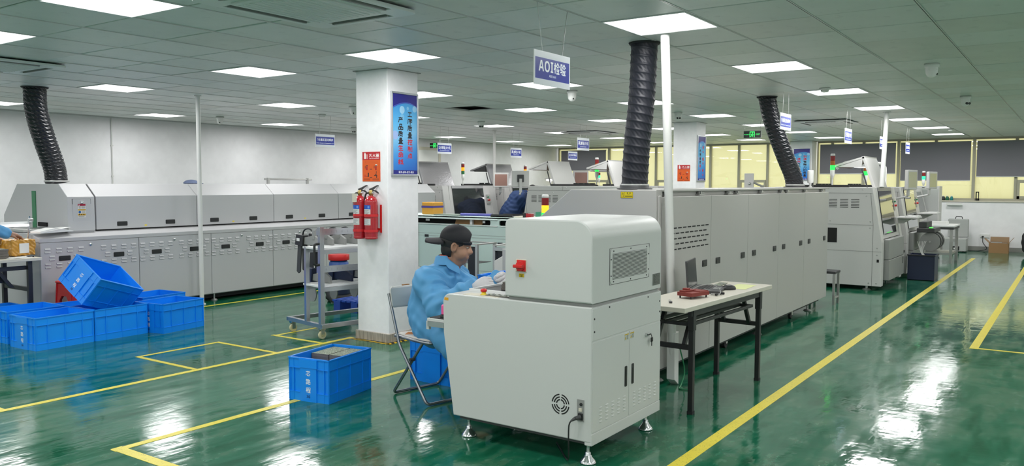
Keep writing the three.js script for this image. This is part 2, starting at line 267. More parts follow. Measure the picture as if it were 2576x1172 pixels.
  安: [[50, 2, 50, 12], [8, 30, 8, 16, 92, 16, 90, 30], [6, 50, 94, 50], [44, 26, 26, 66, 86, 94], [72, 50, 54, 78, 10, 94]],
  出: [[50, 4, 50, 90], [20, 16, 20, 44, 80, 44], [80, 16, 80, 46], [12, 58, 12, 90, 88, 90], [88, 58, 88, 94]],
  口: [[16, 16, 84, 16, 84, 86, 16, 86, 16, 16]],
  服: [[14, 10, 12, 60, 4, 92], [14, 10, 40, 10, 40, 90, 30, 88], [14, 34, 40, 34], [14, 58, 40, 58], [54, 96, 54, 10, 90, 10, 88, 38, 76, 36], [54, 50, 88, 50, 60, 92], [62, 54, 94, 92]],
  务: [[44, 4, 16, 38], [36, 18, 78, 18, 8, 58], [34, 28, 92, 54], [18, 62, 82, 62, 76, 92, 60, 90], [52, 50, 44, 74, 12, 96]],
  进: [[14, 10, 24, 22], [4, 38, 24, 38, 24, 74, 6, 90, 30, 84, 94, 92], [36, 26, 92, 26], [32, 50, 96, 50], [52, 8, 52, 50, 40, 78], [76, 8, 76, 82]],
  取: [[4, 12, 52, 12], [12, 12, 12, 78], [40, 12, 40, 92], [12, 34, 40, 34], [12, 54, 40, 54], [2, 82, 54, 70], [54, 22, 90, 22, 50, 92], [60, 32, 96, 90]],
  效: [[24, 4, 28, 16], [4, 22, 50, 22], [16, 32, 4, 52], [36, 32, 48, 50], [42, 48, 8, 94], [14, 54, 48, 90], [66, 4, 50, 50], [60, 26, 96, 26], [86, 26, 48, 94], [60, 44, 96, 94]],
};
function han(x, text, cx, cy, size, color, weight = 0.11, sx = 1) {   // one character or one line of them, centred
  x.save(); x.strokeStyle = color; x.fillStyle = color; x.lineWidth = size * weight; x.lineCap = 'butt'; x.lineJoin = 'miter'; x.textAlign = 'left'; x.textBaseline = 'middle'; x.font = `bold ${size * 1.12}px sans-serif`;
  const adv = [...text].map((ch) => (HAN[ch] ? size * sx : ch === ' ' ? size * 0.5 : x.measureText(ch).width + size * 0.02)); let at = cx - adv.reduce((p, q) => p + q, 0) / 2;
  [...text].forEach((ch, n) => {
    if (HAN[ch]) for (const s of HAN[ch]) { x.beginPath(); for (let i = 0; i < s.length; i += 2) { const px = at + size * sx * (0.04 + s[i] * 0.0092), py = cy - size / 2 + size * (0.04 + s[i + 1] * 0.0092); i ? x.lineTo(px, py) : x.moveTo(px, py); } x.stroke(); }
    else x.fillText(ch, at, cy + size * 0.02);
    at += adv[n];
  });
  x.restore();
}
function hanColumn(x, text, cx, top, size, step, colors, weight = 0.12, sx = 1) { [...text].forEach((ch, i) => han(x, ch, cx, top + i * step, size, Array.isArray(colors) ? colors[i] : colors, weight, sx)); }
function latin(x, text, cx, cy, size, color, width) { x.fillStyle = color; x.font = `bold ${size}px sans-serif`; x.textAlign = 'center'; x.textBaseline = 'middle'; x.fillText(text, cx, cy, width); }
// a thin printed panel in the x-y plane facing +z; front face carries the print
function printed(o, name, w, h, d, tex, edge, rough = 0.35, label) {
  const m = mesh(name, new THREE.BoxGeometry(w, h, d), [edge, edge, edge, edge, new THREE.MeshStandardMaterial({ map: tex, roughness: rough }), edge]);
  o.add(m); if (label) m.userData.label = label; return m;
}
// ---------------------------------------------------------------- textures and materials
const floorBig = fbm(1024, 1024, 6, 6, 5, 11), floorMid = fbm(1024, 1024, 40, 26, 4, 23, 0.6), floorFine = fbm(1024, 1024, 90, 150, 3, 31, 0.6);
const streak = fbm(1024, 1024, 14, 60, 4, 47, 0.6);
const floorMap = dataTex(1024, 1024, (i) => {
  const p = Math.min(1, Math.max(0, (streak[i] * 0.6 + floorMid[i] * 0.4 - 0.44) * 6)), q = (floorBig[i] - 0.5) * 0.6;
  const scuff = floorFine[i] > 0.66 && streak[i] > 0.5 ? 0.25 : 0;
  const k = Math.max(0, 0.44 - streak[i]) * 70;
  return [20 + 40 * p + 16 * q + 60 * scuff - k, 96 + 10 * p + 22 * q + 44 * scuff - k, 69 + 12 * p + 14 * q + 52 * scuff - k];
}, true);
const floorRough = dataTex(1024, 1024, (i) => { const v = 27 + (floorBig[i] - 0.5) * 30 + (streak[i] - 0.5) * 36; return [0, v, 0]; });
const floorBump = dataTex(1024, 1024, (i) => [128 + (floorMid[i] - 0.5) * 150 + (streak[i] - 0.5) * 190 + (floorFine[i] - 0.5) * 26]);
const grainF = fbm(512, 512, 24, 24, 4, 71), coarseF = fbm(512, 512, 5, 5, 4, 77);
const plasterBump = dataTex(512, 512, (i) => [128 + (grainF[i] - 0.5) * 150 + (coarseF[i] - 0.5) * 60]);
const wallMap = dataTex(512, 512, (i) => { const v = 240 + (coarseF[i] - 0.5) * 14 + (grainF[i] - 0.5) * 8; return [v, v - 1, v + 1]; }, true);
const tileMap = dataTex(512, 512, (i) => { const s = streak[i] > 0.7 && floorMid[i] > 0.52 ? -16 : 0, v = 214 + (coarseF[i] - 0.5) * 10 + s; return [v, v + 3, v + 1]; }, true);
const scratch = dataTex(512, 512, (i, x, y) => { const j = (y * 2) * 1024 + x * 2, w = floorFine[j] > 0.72 ? -60 : 0; return [255 + w + (grainF[i] - 0.5) * 26]; }, true);
const woodF = fbm(512, 512, 3, 70, 4, 91);
const M = {
  floor: new THREE.MeshPhysicalMaterial({ ior: 1.62, map: rep(floorMap, 1 / 5), roughnessMap: rep(floorRough, 1 / 5), roughness: 1, bumpMap: rep(floorBump, 1 / 5), bumpScale: 0.0015 }),
  wall: new THREE.MeshStandardMaterial({ map: rep(wallMap, 1 / 2.5), roughness: 0.7, bumpMap: rep(plasterBump, 1 / 1.2), bumpScale: 0.0006 }),
  column: new THREE.MeshStandardMaterial({ map: rep(wallMap, 1 / 1.1), roughness: 0.5, bumpMap: rep(plasterBump, 1 / 0.6), bumpScale: 0.0009 }),
  tile: [0, 1, 2].map((k) => new THREE.MeshStandardMaterial({ color: [0xffffff, 0xf3f7f5, 0xf8f6f3][k], map: (() => { const t = rep(tileMap, 1); t.offset.set(k * 0.31, k * 0.57); return t; })(), roughness: 0.42 })),
  runner: mat([0.62, 0.63, 0.62], 0.3, { metalness: 0.4 }),
  plenum: mat([0.05, 0.05, 0.05], 0.9),
  frameWhite: mat([0.72, 0.73, 0.73], 0.4),
  panelGlow: mat([0.8, 0.8, 0.8], 0.5, { emissive: lin(1, 0.99, 0.985), emissiveIntensity: PANEL_GLOW }),
  mullion: mat([0.42, 0.4, 0.31], 0.45, { metalness: 0.2 }),
  glass: mat([0.98, 0.99, 0.96], 0.015, { transmission: 1, thickness: 0, ior: 1.5 }),
  film: mat([0.9, 0.84, 0.5], 1, { transmission: 1, thickness: 0, ior: 1.01 }),
  blind: new THREE.MeshStandardMaterial({ color: lin(0.22, 0.21, 0.24), roughness: 0.85 }),
  tape: new THREE.MeshStandardMaterial({ color: lin(0.72, 0.6, 0.05), map: rep(scratch, 1.3), roughness: 0.32 }),
  stone: new THREE.MeshStandardMaterial({ color: lin(0.5, 0.45, 0.38), map: dataTex(512, 512, (i, x, y) => { const v = 215 + (woodF[(x * 512 + y) % 262144] - 0.5) * 130; return [v, v, v]; }, true), roughness: 0.4 }),
  greyBase: mat([0.3, 0.3, 0.28], 0.5),
  white: mat([0.58, 0.59, 0.575], 0.38),            // inspection machine paint
  oven: mat([0.43, 0.42, 0.405], 0.4),             // oven paint
  ovenL: mat([0.49, 0.49, 0.5], 0.38),
  mounter: mat([0.56, 0.55, 0.54], 0.42),
  mountGrey: mat([0.27, 0.275, 0.265], 0.45),
  mint: mat([0.58, 0.72, 0.68], 0.45),
  black: mat([0.016, 0.017, 0.018], 0.45), soft: mat([0.02, 0.02, 0.022], 0.75), dark: mat([0.045, 0.046, 0.048], 0.6), slot: mat([0.012, 0.012, 0.012], 0.9),
  steel: mat([0.62, 0.63, 0.64], 0.22, { metalness: 1 }), alu: mat([0.5, 0.52, 0.55], 0.3, { metalness: 0.85 }), tubeSteel: mat([0.3, 0.31, 0.33], 0.32, { metalness: 0.9 }), zinc: mat([0.5, 0.5, 0.49], 0.4, { metalness: 0.9 }),
  pole: mat([0.68, 0.68, 0.66], 0.4),
  seam: mat([0.06, 0.06, 0.06], 0.8),
  blue: [[0.003, 0.26, 0.9], [0.003, 0.24, 0.86], [0.004, 0.275, 0.92]].map((c) => mat(c, 0.36)),
  navy: mat([0.012, 0.02, 0.055], 0.5),
  red: mat([0.62, 0.02, 0.02], 0.35), redDeep: mat([0.42, 0.012, 0.02], 0.22, { clearcoat: 0.6 }), yellow: mat([0.8, 0.6, 0.03], 0.45), amber: mat([0.75, 0.35, 0.02], 0.4), pink: mat([0.85, 0.1, 0.32], 0.4), greenPlastic: mat([0.02, 0.2, 0.08], 0.45), orange: mat([0.8, 0.1, 0.02], 0.7),
  paper: mat([0.78, 0.78, 0.76], 0.7), card: mat([0.32, 0.18, 0.08], 0.8), cream: mat([0.62, 0.58, 0.48], 0.5), brass: mat([0.5, 0.36, 0.12], 0.35, { metalness: 0.9 }),
};
// ---------------------------------------------------------------- the room
const XW = 21.15, ZL = -13.08, X0 = -8.6, ZR = 3.6;
const floorGeo = uvm(box(X0 - 0.2, -0.15, ZL - 0.2, XW + 0.25, 0, ZR + 0.2));
struct('floor', floorGeo, M.floor);
const wl = structGroup('wall_left');
part(wl, 'plaster', uvm(box(X0, 0, ZL - 0.2, XW + 0.25, CEIL + 0.3, ZL)), M.wall);
struct('wall_back', uvm(box(X0 - 0.2, 0, ZL, X0, CEIL + 0.3, ZR)), M.wall);
struct('wall_right', uvm(box(X0, 0, ZR, XW + 0.25, CEIL + 0.3, ZR + 0.2)), M.wall);
struct('wall_window', uvm(box(XW, 0, ZL, XW + 0.25, 1.1, ZR)), M.wall);
struct('baseboard_window', box(XW - 0.015, 0, ZL, XW, 0.1, ZR), M.greyBase);
struct('baseboard_left', box(X0, 0, ZL, XW - 0.015, 0.1, ZL + 0.015), M.greyBase);
struct('trim_1', box(XW - 0.03, 1.1, ZL, XW + 0.25, 1.13, ZR, 0.005), M.cream);   // window sill
// ceiling: grid of metal tiles, 0.6 m apart
const GX = 2.9678, GZ = -6.2161, rand = rng(5);
const ceiling = structGroup('ceiling');
part(ceiling, 'slab', box(X0 - 0.2, CEIL + 0.06, ZL - 0.2, XW + 0.25, CEIL + 0.3, ZR + 0.2), M.plenum);
const lightCells = [], acCells = new Set(), skip = new Set();
const ordinal = ['nearest', 'second', 'third', 'fourth', 'fifth', 'sixth', 'seventh', 'eighth', 'ninth'];
const ROWS = [[14, 'added unseen row by the right-hand wall'], [10, 'row far right past the aisle'], [6, 'row above the right-hand aisle'], [2, 'row running beside the poster column'], [-1, 'row left of the poster column'], [-5, 'row over the blue crates'], [-10, 'row next to the left wall']];  // outermost right-hand row is unseen, added to give the room more light
for (const [j, words] of ROWS) for (let k = -5; k < 7; k++) { const i = 4 * k + 3; lightCells.push([i, j, words, k]); skip.add(i + ',' + j); }
const air = [[0, -4 + 8, 0], [18, 4], [19, -4], [0, -3]];
const airAt = [[3.3, -3.75, 'air conditioner cassette at the top edge left of centre'], [14.45, -3.55, 'air conditioner cassette in the ceiling behind the hanging oven sign'], [14.85, -8.35, 'air conditioner cassette in the ceiling left of the big black duct'], [3.3, -7.9, 'air conditioner cassette at the left edge of the ceiling']];
for (const a of airAt) { a.i = Math.round((a[0] - GX) / 0.6 - 0.5); a.j = Math.round((a[1] - GZ) / 0.6 - 0.5);  }
skip.add('10,-2');   // one tile is missing, the void above shows
const tilesSeen = [], tileGeo = (() => { const g = box(-0.295, 0, -0.295, 0.295, 0.022, 0.295, 0.006); const p = g.attributes.position, uv = new Float32Array(p.count * 2); for (let i = 0; i < p.count; i++) { uv[i * 2] = p.getX(i) + 0.3; uv[i * 2 + 1] = p.getZ(i) + 0.3; } g.setAttribute('uv', new THREE.BufferAttribute(uv, 2)); return g; })();
function toPixel(x, y, z) { const d = V(x, y, z).sub(EYE), w = d.dot(FWD); return [1288 + FOCAL * d.dot(RGT) / w, 586 - FOCAL * d.dot(UPV) / w, w]; }
for (let i = -20; i < 31; i++) for (let j = -12; j < 17; j++) {
  const x = GX + (i + 0.5) * 0.6, z = GZ + (j + 0.5) * 0.6;
  if (x < X0 + 0.1 || x > XW - 0.1 || z < ZL + 0.1 || z > ZR - 0.1 || skip.has(i + ',' + j)) continue;
  const q = [[-0.3, -0.3], [0.3, -0.3], [0.3, 0.3], [-0.3, 0.3]].map(([a, b]) => toPixel(x + a, CEIL, z + b));
  let area = 0; if (q.every((p) => p[2] > 0.5)) { const c = q.map((p) => [Math.min(2576, Math.max(0, p[0])), Math.min(1172, Math.max(0, p[1]))]); for (let k = 0; k < 4; k++) area += c[k][0] * c[(k + 1) % 4][1] - c[k][1] * c[(k + 1) % 4][0]; }
  tilesSeen.push([Math.abs(area), x, z]);
}
tilesSeen.sort((a, b) => b[0] - a[0]);
const restTiles = [];
tilesSeen.forEach(([a, x, z], n) => {
  const dy = (rand() - 0.5) * 0.004;
  if (n < 300) { const m = part(ceiling, 'ceiling_tile', tileGeo, M.tile[Math.floor(rand() * 3)]); m.position.set(x, CEIL + dy, z); m.rotation.set((rand() - 0.5) * 0.006, 0, (rand() - 0.5) * 0.006); }
  else restTiles.push(tileGeo.clone().translate(x, CEIL + dy, z));
});
part(ceiling, 'ceiling_tiles_far', restTiles, M.tile[0]).userData.kind = 'stuff';
for (let j = -11; j < 16; j++) { const z = GZ + j * 0.6; if (z > ZL && z < ZR) part(ceiling, 'ceiling_runner', [box(X0, CEIL - 0.004, z - 0.008, XW, CEIL + 0.02, z - 0.003), box(X0, CEIL - 0.004, z + 0.003, XW, CEIL + 0.02, z + 0.008), box(X0, CEIL + 0.008, z - 0.003, XW, CEIL + 0.02, z + 0.003)], M.runner); }
part(ceiling, 'edge_strip', [box(X0, CEIL - 0.002, ZL, XW, CEIL + 0.02, ZL + 0.03), box(XW - 0.03, CEIL - 0.002, ZL, XW, CEIL + 0.02, ZR)], M.frameWhite);
// ceiling light panels
const lightFrame = merge([box(-0.295, 0, -0.295, 0.295, 0.03, -0.281), box(-0.295, 0, 0.281, 0.295, 0.03, 0.295), box(-0.295, 0, -0.281, -0.281, 0.03, 0.281), box(0.281, 0, -0.281, 0.295, 0.03, 0.281)]);
const lightFace = box(-0.281, 0.004, -0.281, 0.281, 0.02, 0.281);
for (const [i, j, words, k] of lightCells) {
  const x = GX + (i + 0.5) * 0.6, z = GZ + (j + 0.5) * 0.6;
  const o = thing('ceiling_light', k < -1 ? `light panel behind the viewer, ${ordinal[-k - 2]} back, ${words}` : `square white light panel, ${ordinal[k + 1]} in the ${words}`, 'ceiling light', [x, CEIL - 0.006, z], 0, 'square ceiling light panels');
  part(o, 'frame', lightFrame, M.frameWhite); part(o, 'diffuser', lightFace, M.panelGlow);
  const L = new THREE.RectAreaLight(lin(1, 0.995, 0.99), PANEL_LIGHT, 0.56, 0.56); L.position.set(0, -0.004, 0); L.rotation.x = -Math.PI / 2; o.add(L);
}
// air conditioner cassettes
for (const a of airAt) {
  const o = thing('air_conditioner', a[2], 'air conditioner', [a[0], CEIL - 0.044, a[1]], 0, 'ceiling air conditioner cassettes');
  const hole = (x0, z0, x1, z1) => [[x0, z0], [x1, z0], [x1, z1], [x0, z1]];
  part(o, 'panel', prism(rrect(-0.5, -0.42, 0.5, 0.42, 0.05), 'y', 0.01, 0.03, 0.004, [hole(-0.3, -0.38, 0.3, -0.31), hole(-0.3, 0.31, 0.3, 0.38), hole(-0.46, -0.25, -0.39, 0.25), hole(0.39, -0.25, 0.46, 0.25)]), M.frameWhite);
  part(o, 'grille', [prism(rrect(-0.34, -0.27, 0.34, 0.27, 0.02), 'y', 0, 0.012, 0.003), ...[...Array(11)].map((_, n) => box(-0.3, -0.004, -0.24 + n * 0.048, 0.3, 0.002, -0.225 + n * 0.048))], M.frameWhite);
  part(o, 'slot_dark_sheet', box(-0.48, 0.03, -0.4, 0.48, 0.036, 0.4), M.slot);  // thin near-black sheet paints the shade of the recess behind the outlet slots
  for (const [x, z, t] of [[0, -0.345, 0], [0, 0.345, 0], [-0.425, 0, 1], [0.425, 0, 1]]) part(o, 'flap', t ? box(x - 0.008, 0.004, z - 0.24, x + 0.008, 0.02, z + 0.24) : box(x - 0.29, 0.004, z - 0.008, x + 0.29, 0.02, z + 0.008), M.mountGrey);
}
// columns
function column(name, x0, x1, z0, z1, base) {
  const o = structGroup(name);
  part(o, 'shaft', uvm(box(x0, 0, z0, x1, CEIL + 0.05, z1, 0.008)), M.column);
  part(o, 'ceiling_trim', [box(x0 - 0.02, CEIL - 0.006, z0 - 0.02, x1 + 0.02, CEIL + 0.003, z1 + 0.02)], M.greyBase);
  if (base) part(o, 'skirting', uvm(box(x0 - 0.018, 0, z0 - 0.018, x1 + 0.018, 0.085, z1 + 0.018, 0.006), 2), M.stone);
}
column('wall_column_1', 5.575, 6.0, -5.675, -5.27, true);
column('wall_column_2', 13.3, 13.72, -5.82, -5.4, true);
column('wall_column_3', 20.72, 21.16, -5.95, -5.42, true);
{
  const stripes = canvasTex(512, 32, (x, w, h) => { x.fillStyle = '#161616'; x.fillRect(0, 0, w, h); x.fillStyle = '#d9b21a'; for (let k = -1; k < 9; k++) { x.beginPath(); x.moveTo(k * 64, h); x.lineTo(k * 64 + 32, h); x.lineTo(k * 64 + 64, 0); x.lineTo(k * 64 + 32, 0); x.fill(); } });
  const m = new THREE.MeshStandardMaterial({ map: stripes, roughness: 0.4 });
  const strip = (w, x, z, t) => new THREE.PlaneGeometry(w, 0.05).rotateX(-Math.PI / 2).rotateY(t).translate(x, 0.0012, z);
  single('hazard_tape', 'black and yellow hazard tape around the foot of the poster column', 'tape', [strip(0.56, 5.53, -5.47, Math.PI / 2), strip(0.56, 5.79, -5.225, 0)], m);
}
// windows: frames, clear panes and the yellow film behind them
let windowCount = 0;
function windowBay(z0, z1, cuts, sashes) {
  const o = structGroup('window_' + (++windowCount)), yb = 1.13, yt = CEIL - 0.01, zs = [z0, ...cuts, z1];
  part(o, 'frame', [box(XW + 0.05, yb, z0, XW + 0.13, yb + 0.05, z1), box(XW + 0.05, yt - 0.03, z0, XW + 0.13, yt + 0.05, z1), box(XW + 0.04, yb, z0, XW + 0.14, yt, z0 + 0.03), box(XW + 0.04, yb, z1 - 0.03, XW + 0.14, yt, z1)], M.mullion);
  for (const c of cuts) part(o, 'mullion', box(XW + 0.05, yb + 0.05, c - 0.03, XW + 0.13, yt - 0.03, c + 0.03, 0.004), M.mullion);
  for (let k = 0; k + 1 < zs.length; k++) {
    const a = zs[k] + 0.03, b = zs[k + 1] - 0.03;
    part(o, 'pane', box(XW + 0.088, yb + 0.05, a, XW + 0.089, yt - 0.03, b), M.glass);
    part(o, 'window_film', new THREE.PlaneGeometry(b - a, yt - yb - 0.08).rotateY(-Math.PI / 2).translate(XW + 0.1, (yb + yt + 0.02) / 2, (a + b) / 2), M.film);
    if (sashes.includes(k)) part(o, 'sash', [box(XW + 0.03, 1.53, a, XW + 0.1, 1.6, b), box(XW + 0.03, yb + 0.05, a, XW + 0.1, yb + 0.11, b), box(XW + 0.03, yb + 0.05, a, XW + 0.1, 1.53, a + 0.05), box(XW + 0.03, yb + 0.05, b - 0.05, XW + 0.1, 1.53, b)], M.mullion);
  }
}
windowBay(-13.0, -11.28, [-12.1], [1]);
windowBay(-11.28, -8.2, [-9.8, -9.05], [1]);
windowBay(-8.2, -5.95, [-7.42, -6.66], [1]);
windowBay(-5.42, -3.55, [-5.06, -4.33], []);
windowBay(-3.55, -1.98, [-2.76], []);
windowBay(-1.98, 0.2, [-1.16, -0.5], [1]);
windowBay(0.2, 3.3, [1.2, 2.2], [1]);
function blind(z0, z1, y, label) {
  const o = thing('roller_blind', label, 'blind', [XW - 0.02, y, (z0 + z1) / 2], 0, 'grey roller blinds');
  const w = z1 - z0, pts = [];
  part(o, 'fabric', (() => { const g = new THREE.PlaneGeometry(w, 2.455 - y, 24, 12); const p = g.attributes.position; for (let i = 0; i < p.count; i++) { const u = p.getX(i), v = p.getY(i); p.setZ(i, 0.004 * Math.sin(u * 9 + v * 2.5) * (0.5 - v / (2.455 - y))); } g.computeVertexNormals(); return g.rotateY(-Math.PI / 2).translate(0, (2.455 - y) / 2, 0); })(), M.blind);
  part(o, 'roller', cyl([0.01, 2.462 - y, -w / 2], [0.01, 2.462 - y, w / 2], 0.013), M.mountGrey);
  part(o, 'bottom_bar', box(-0.012, -0.012, -w / 2, 0.012, 0.012, w / 2, 0.004), M.zinc);
}
blind(-12.86, -11.34, 1.88, 'grey roller blind in the far left corner behind a hanging sign');
blind(-5.33, -3.6, 1.75, 'grey roller blind beside the pillar poster, with signs before it');
blind(-3.49, -2.04, 1.585, 'grey roller blind drawn lowest, in the middle of the right wall');
blind(-1.92, -0.3, 1.672, 'grey roller blind at the right edge of the picture');
// yellow floor tape
function tapeLine(label, runs) {
  const g = []; for (const [x0, z0, x1, z1, w] of runs) g.push(uvm(Math.abs(x1 - x0) > Math.abs(z1 - z0) ? box(Math.min(x0, x1) - w / 2, 0.0002, (z0 + z1) / 2 - w / 2, Math.max(x0, x1) + w / 2, 0.0016, (z0 + z1) / 2 + w / 2) : box((x0 + x1) / 2 - w / 2, 0.0002, Math.min(z0, z1) - w / 2, (x0 + x1) / 2 + w / 2, 0.0017, Math.max(z0, z1) + w / 2)));
  return wsingle('floor_tape', label, 'tape', g, M.tape, 'yellow tape lines on the floor');
}
tapeLine('long yellow floor line along the aisle beside the right oven', [[3.0, -1.71, 18.85, -1.71, 0.075]]);
tapeLine('yellow floor line at the far right with a corner', [[8.5, -0.74, 17.6, -0.74, 0.07], [8.5, -0.74, 8.5, 2.4, 0.045]]);
tapeLine('long yellow floor line running to the foot of the poster column', [[2.43, -5.755, 5.55, -5.755, 0.055], [2.43, -5.755, 2.43, -8.2, 0.055]]);
tapeLine('yellow floor rectangle between the blue crates and the long line', [[3.875, -5.81, 3.875, -6.6, 0.04], [3.875, -6.6, 4.66, -6.6, 0.04], [4.66, -6.6, 4.68, -5.8, 0.04]]);
tapeLine('yellow floor rectangle under the aluminium cart', [[5.205, -5.81, 5.205, -6.46, 0.042], [5.205, -6.46, 7.4, -6.42, 0.042]]);
tapeLine('yellow floor line with a corner, running under the crate of boards', [[2.44, -4.39, 5.0, -4.38, 0.055], [2.44, -4.39, 2.46, -2.6, 0.065]]);
tapeLine('yellow floor line along the foot of the left oven', [[4.2, -8.65, 9.6, -8.65, 0.05]]);
// door and conduit on the left wall
{
  const o = structGroup('door_1');
  part(o, 'door_frame', [box(14.75, 0.1, ZL, 14.82, 2.36, ZL + 0.04), box(15.62, 0.1, ZL, 15.69, 2.36, ZL + 0.04), box(14.75, 2.3, ZL, 15.69, 2.37, ZL + 0.04)], M.cream);
  part(o, 'door_leaf', box(14.82, 0.1, ZL, 15.62, 2.3, ZL + 0.025, 0.004), M.paper); part(o, 'door_handle', cyl([15.55, 1.05, ZL + 0.02], [15.55, 1.05, ZL + 0.08], 0.012), M.steel);
  const c = thing('wall_conduit', 'thin white conduit running down the left wall', 'conduit', [7.31, 0.1, ZL + 0.012]);
  part(c, 'pipe', cyl([0, 0, 0], [0, CEIL - 0.1, 0], 0.011), M.pole); part(c, 'clip', [0.9, 1.5, 2.0].map((y) => cbox(0, y, 0.003, 0.034, 0.02, 0.026)), M.pole);
}
// ---------------------------------------------------------------- inspection machine in the foreground
{
  const o = thing('inspection_machine', 'white inspection machine with a red rotary switch on its hood', 'machine', [4.13, 0, -2.55]);
  const xa = 3.7, xb = 4.555, zr = -2.06;                  // sides and rear
  const lower = new THREE.Shape([[zr, 0.135], [zr, 0.852], [-3.0, 0.852]].map((p) => new THREE.Vector2(...p)));
  lower.absarc(-3.012, 0.802, 0.05, Math.PI / 2, Math.PI * 0.98); lower.lineTo(-3.058, 0.62); lower.lineTo(-2.985, 0.135); lower.closePath();
  const body = wpart(o, 'lower_body', prism(lower, 'x', xa, xb, 0.006), M.white);
  wpart(o, 'waist_strip', box(xa + 0.02, 0.845, -2.6, xb - 0.02, 0.88, zr - 0.012), M.mountGrey);
  const hood = new THREE.Shape(); hood.moveTo(zr, 0.872); hood.lineTo(zr, 1.205); hood.absarc(zr - 0.1, 1.205, 0.1, 0, Math.PI / 2); hood.lineTo(-2.58, 1.305); hood.absarc(-2.58, 1.27, 0.035, Math.PI / 2, Math.PI); hood.lineTo(-2.615, 0.872); hood.closePath();
  const hd = wpart(o, 'hood', prism(hood, 'x', xa, xb, 0.008), M.white);
  // vent plate on the rear of the hood
  const vp = wpart(o, 'vent_plate', prism(rrect(3.893, 0.955, 4.378, 1.147, 0.03), 'z', zr - 0.001, zr + 0.0035, 0.001), M.white);
  wpart(vp, 'vent_backing', box(3.92, 0.98, zr + 0.003, 4.345, 1.121, zr + 0.0042), M.slot);
  for (let k = 0; k < 20; k++) wpart(vp, 'slat', box(3.92, 0.9825 + k * 0.007, zr + 0.003, 4.345, 0.9865 + k * 0.007, zr + 0.0075, 0.0012), M.white);
  wpart(vp, 'screws', [[3.93, 0.968], [4.135, 0.965], [4.34, 0.968], [3.93, 1.134], [4.135, 1.137], [4.34, 1.134], [3.902, 1.0], [3.902, 1.09], [4.368, 1.0], [4.368, 1.09]].map(([x, y]) => cyl([x, y, zr], [x, y, zr + 0.006], 0.005, 0.004, 8)), M.dark);
  wpart(hd, 'vent_outline', [...tubeRect(3.89, 0.952, 4.381, 1.15, zr + 0.0005)], M.seam);
  function tubeRect(x0, y0, x1, y1, z) { const w = 0.0015, t = 0.0011; return [box(x0, y0, z - w, x1, y0 + t, z + w), box(x0, y1 - t, z - w, x1, y1, z + w), box(x0, y0, z - w, x0 + t, y1, z + w), box(x1 - t, y0, z - w, x1, y1, z + w)]; }
  const np = canvasTex(128, 96, (x, w, h) => { x.fillStyle = '#5d615c'; x.fillRect(0, 0, w, h); x.strokeStyle = '#2d302d'; x.lineWidth = 2; for (let k = 1; k < 7; k++) { x.beginPath(); x.moveTo(8, 8 + k * 12); x.lineTo(120, 8 + k * 12); x.stroke(); } x.fillStyle = '#262926'; for (let k = 0; k < 6; k++) x.fillRect(14, 12 + k * 12, 20 + (k * 13) % 24, 4); latin(x, 'AOI', 64, 12, 12, '#222'); });
  const plate = printed(o, 'name_plate', 0.1, 0.068, 0.003, np, M.zinc, 0.4); plate.position.set(4.482 - 4.13, 0.93, zr + 0.002 + 2.55);
  // red rotary switch
  const sw = wpart(o, 'rotary_switch', box(xa - 0.004, 1.012, -2.541, xa + 0.01, 1.083, -2.467, 0.003), M.cream, 'red rotary main switch');
  wpart(sw, 'red_plate', [box(xa - 0.009, 1.016, -2.53, xa - 0.002, 1.079, -2.471, 0.004), cyl([xa - 0.004, 1.047, -2.502], [xa - 0.022, 1.047, -2.502], 0.028, 0.026, 24)], M.red);
  wpart(sw, 'handle', [box(xa - 0.04, 1.037, -2.536, xa - 0.02, 1.055, -2.476, 0.004)], M.red);
  const yl = canvasTex(64, 48, (x, w, h) => { x.fillStyle = '#c9ad16'; x.fillRect(0, 0, w, h); x.fillStyle = '#2b2606'; x.fillRect(8, 8, 48, 4); x.fillRect(14, 20, 36, 4); x.beginPath(); x.moveTo(12, 40); x.lineTo(52, 40); x.lineTo(32, 28); x.fill(); });
  const lab = printed(o, 'warning_label', 0.033, 0.02, 0.001, yl, M.yellow); lab.rotation.y = -Math.PI / 2; lab.position.set(xa - 0.001 - 4.13, 0.994, -2.502 + 2.55);
  // rear: upper panel and two doors
  const up = wpart(o, 'rear_panel', box(3.706, 0.675, zr - 0.01, xb - 0.006, 0.846, zr + 0.003, 0.002), M.white);
  for (const [x, y] of [[3.723, 0.791], [3.724, 0.723], [3.889, 0.835], [4.368, 0.835], [4.53, 0.792], [4.532, 0.729]]) wpart(up, 'screw', cyl([x, y, zr], [x, y, zr + 0.0055], 0.006, 0.005, 10), M.black);
  const grip = () => [prism(rrect(-0.013, -0.058, 0.013, 0.058, 0.006), 'z', 0, 0.005, 0.0015), prism(rrect(-0.008, -0.05, 0.008, 0.036, 0.003), 'z', 0.0045, 0.006)];
  const lvG = ((louvre) => louvre())(() => new THREE.SphereGeometry(1, 8, 4, 0, Math.PI * 2, 0, Math.PI / 2).rotateX(Math.PI / 2).scale(0.019, 0.0058, 0.005));
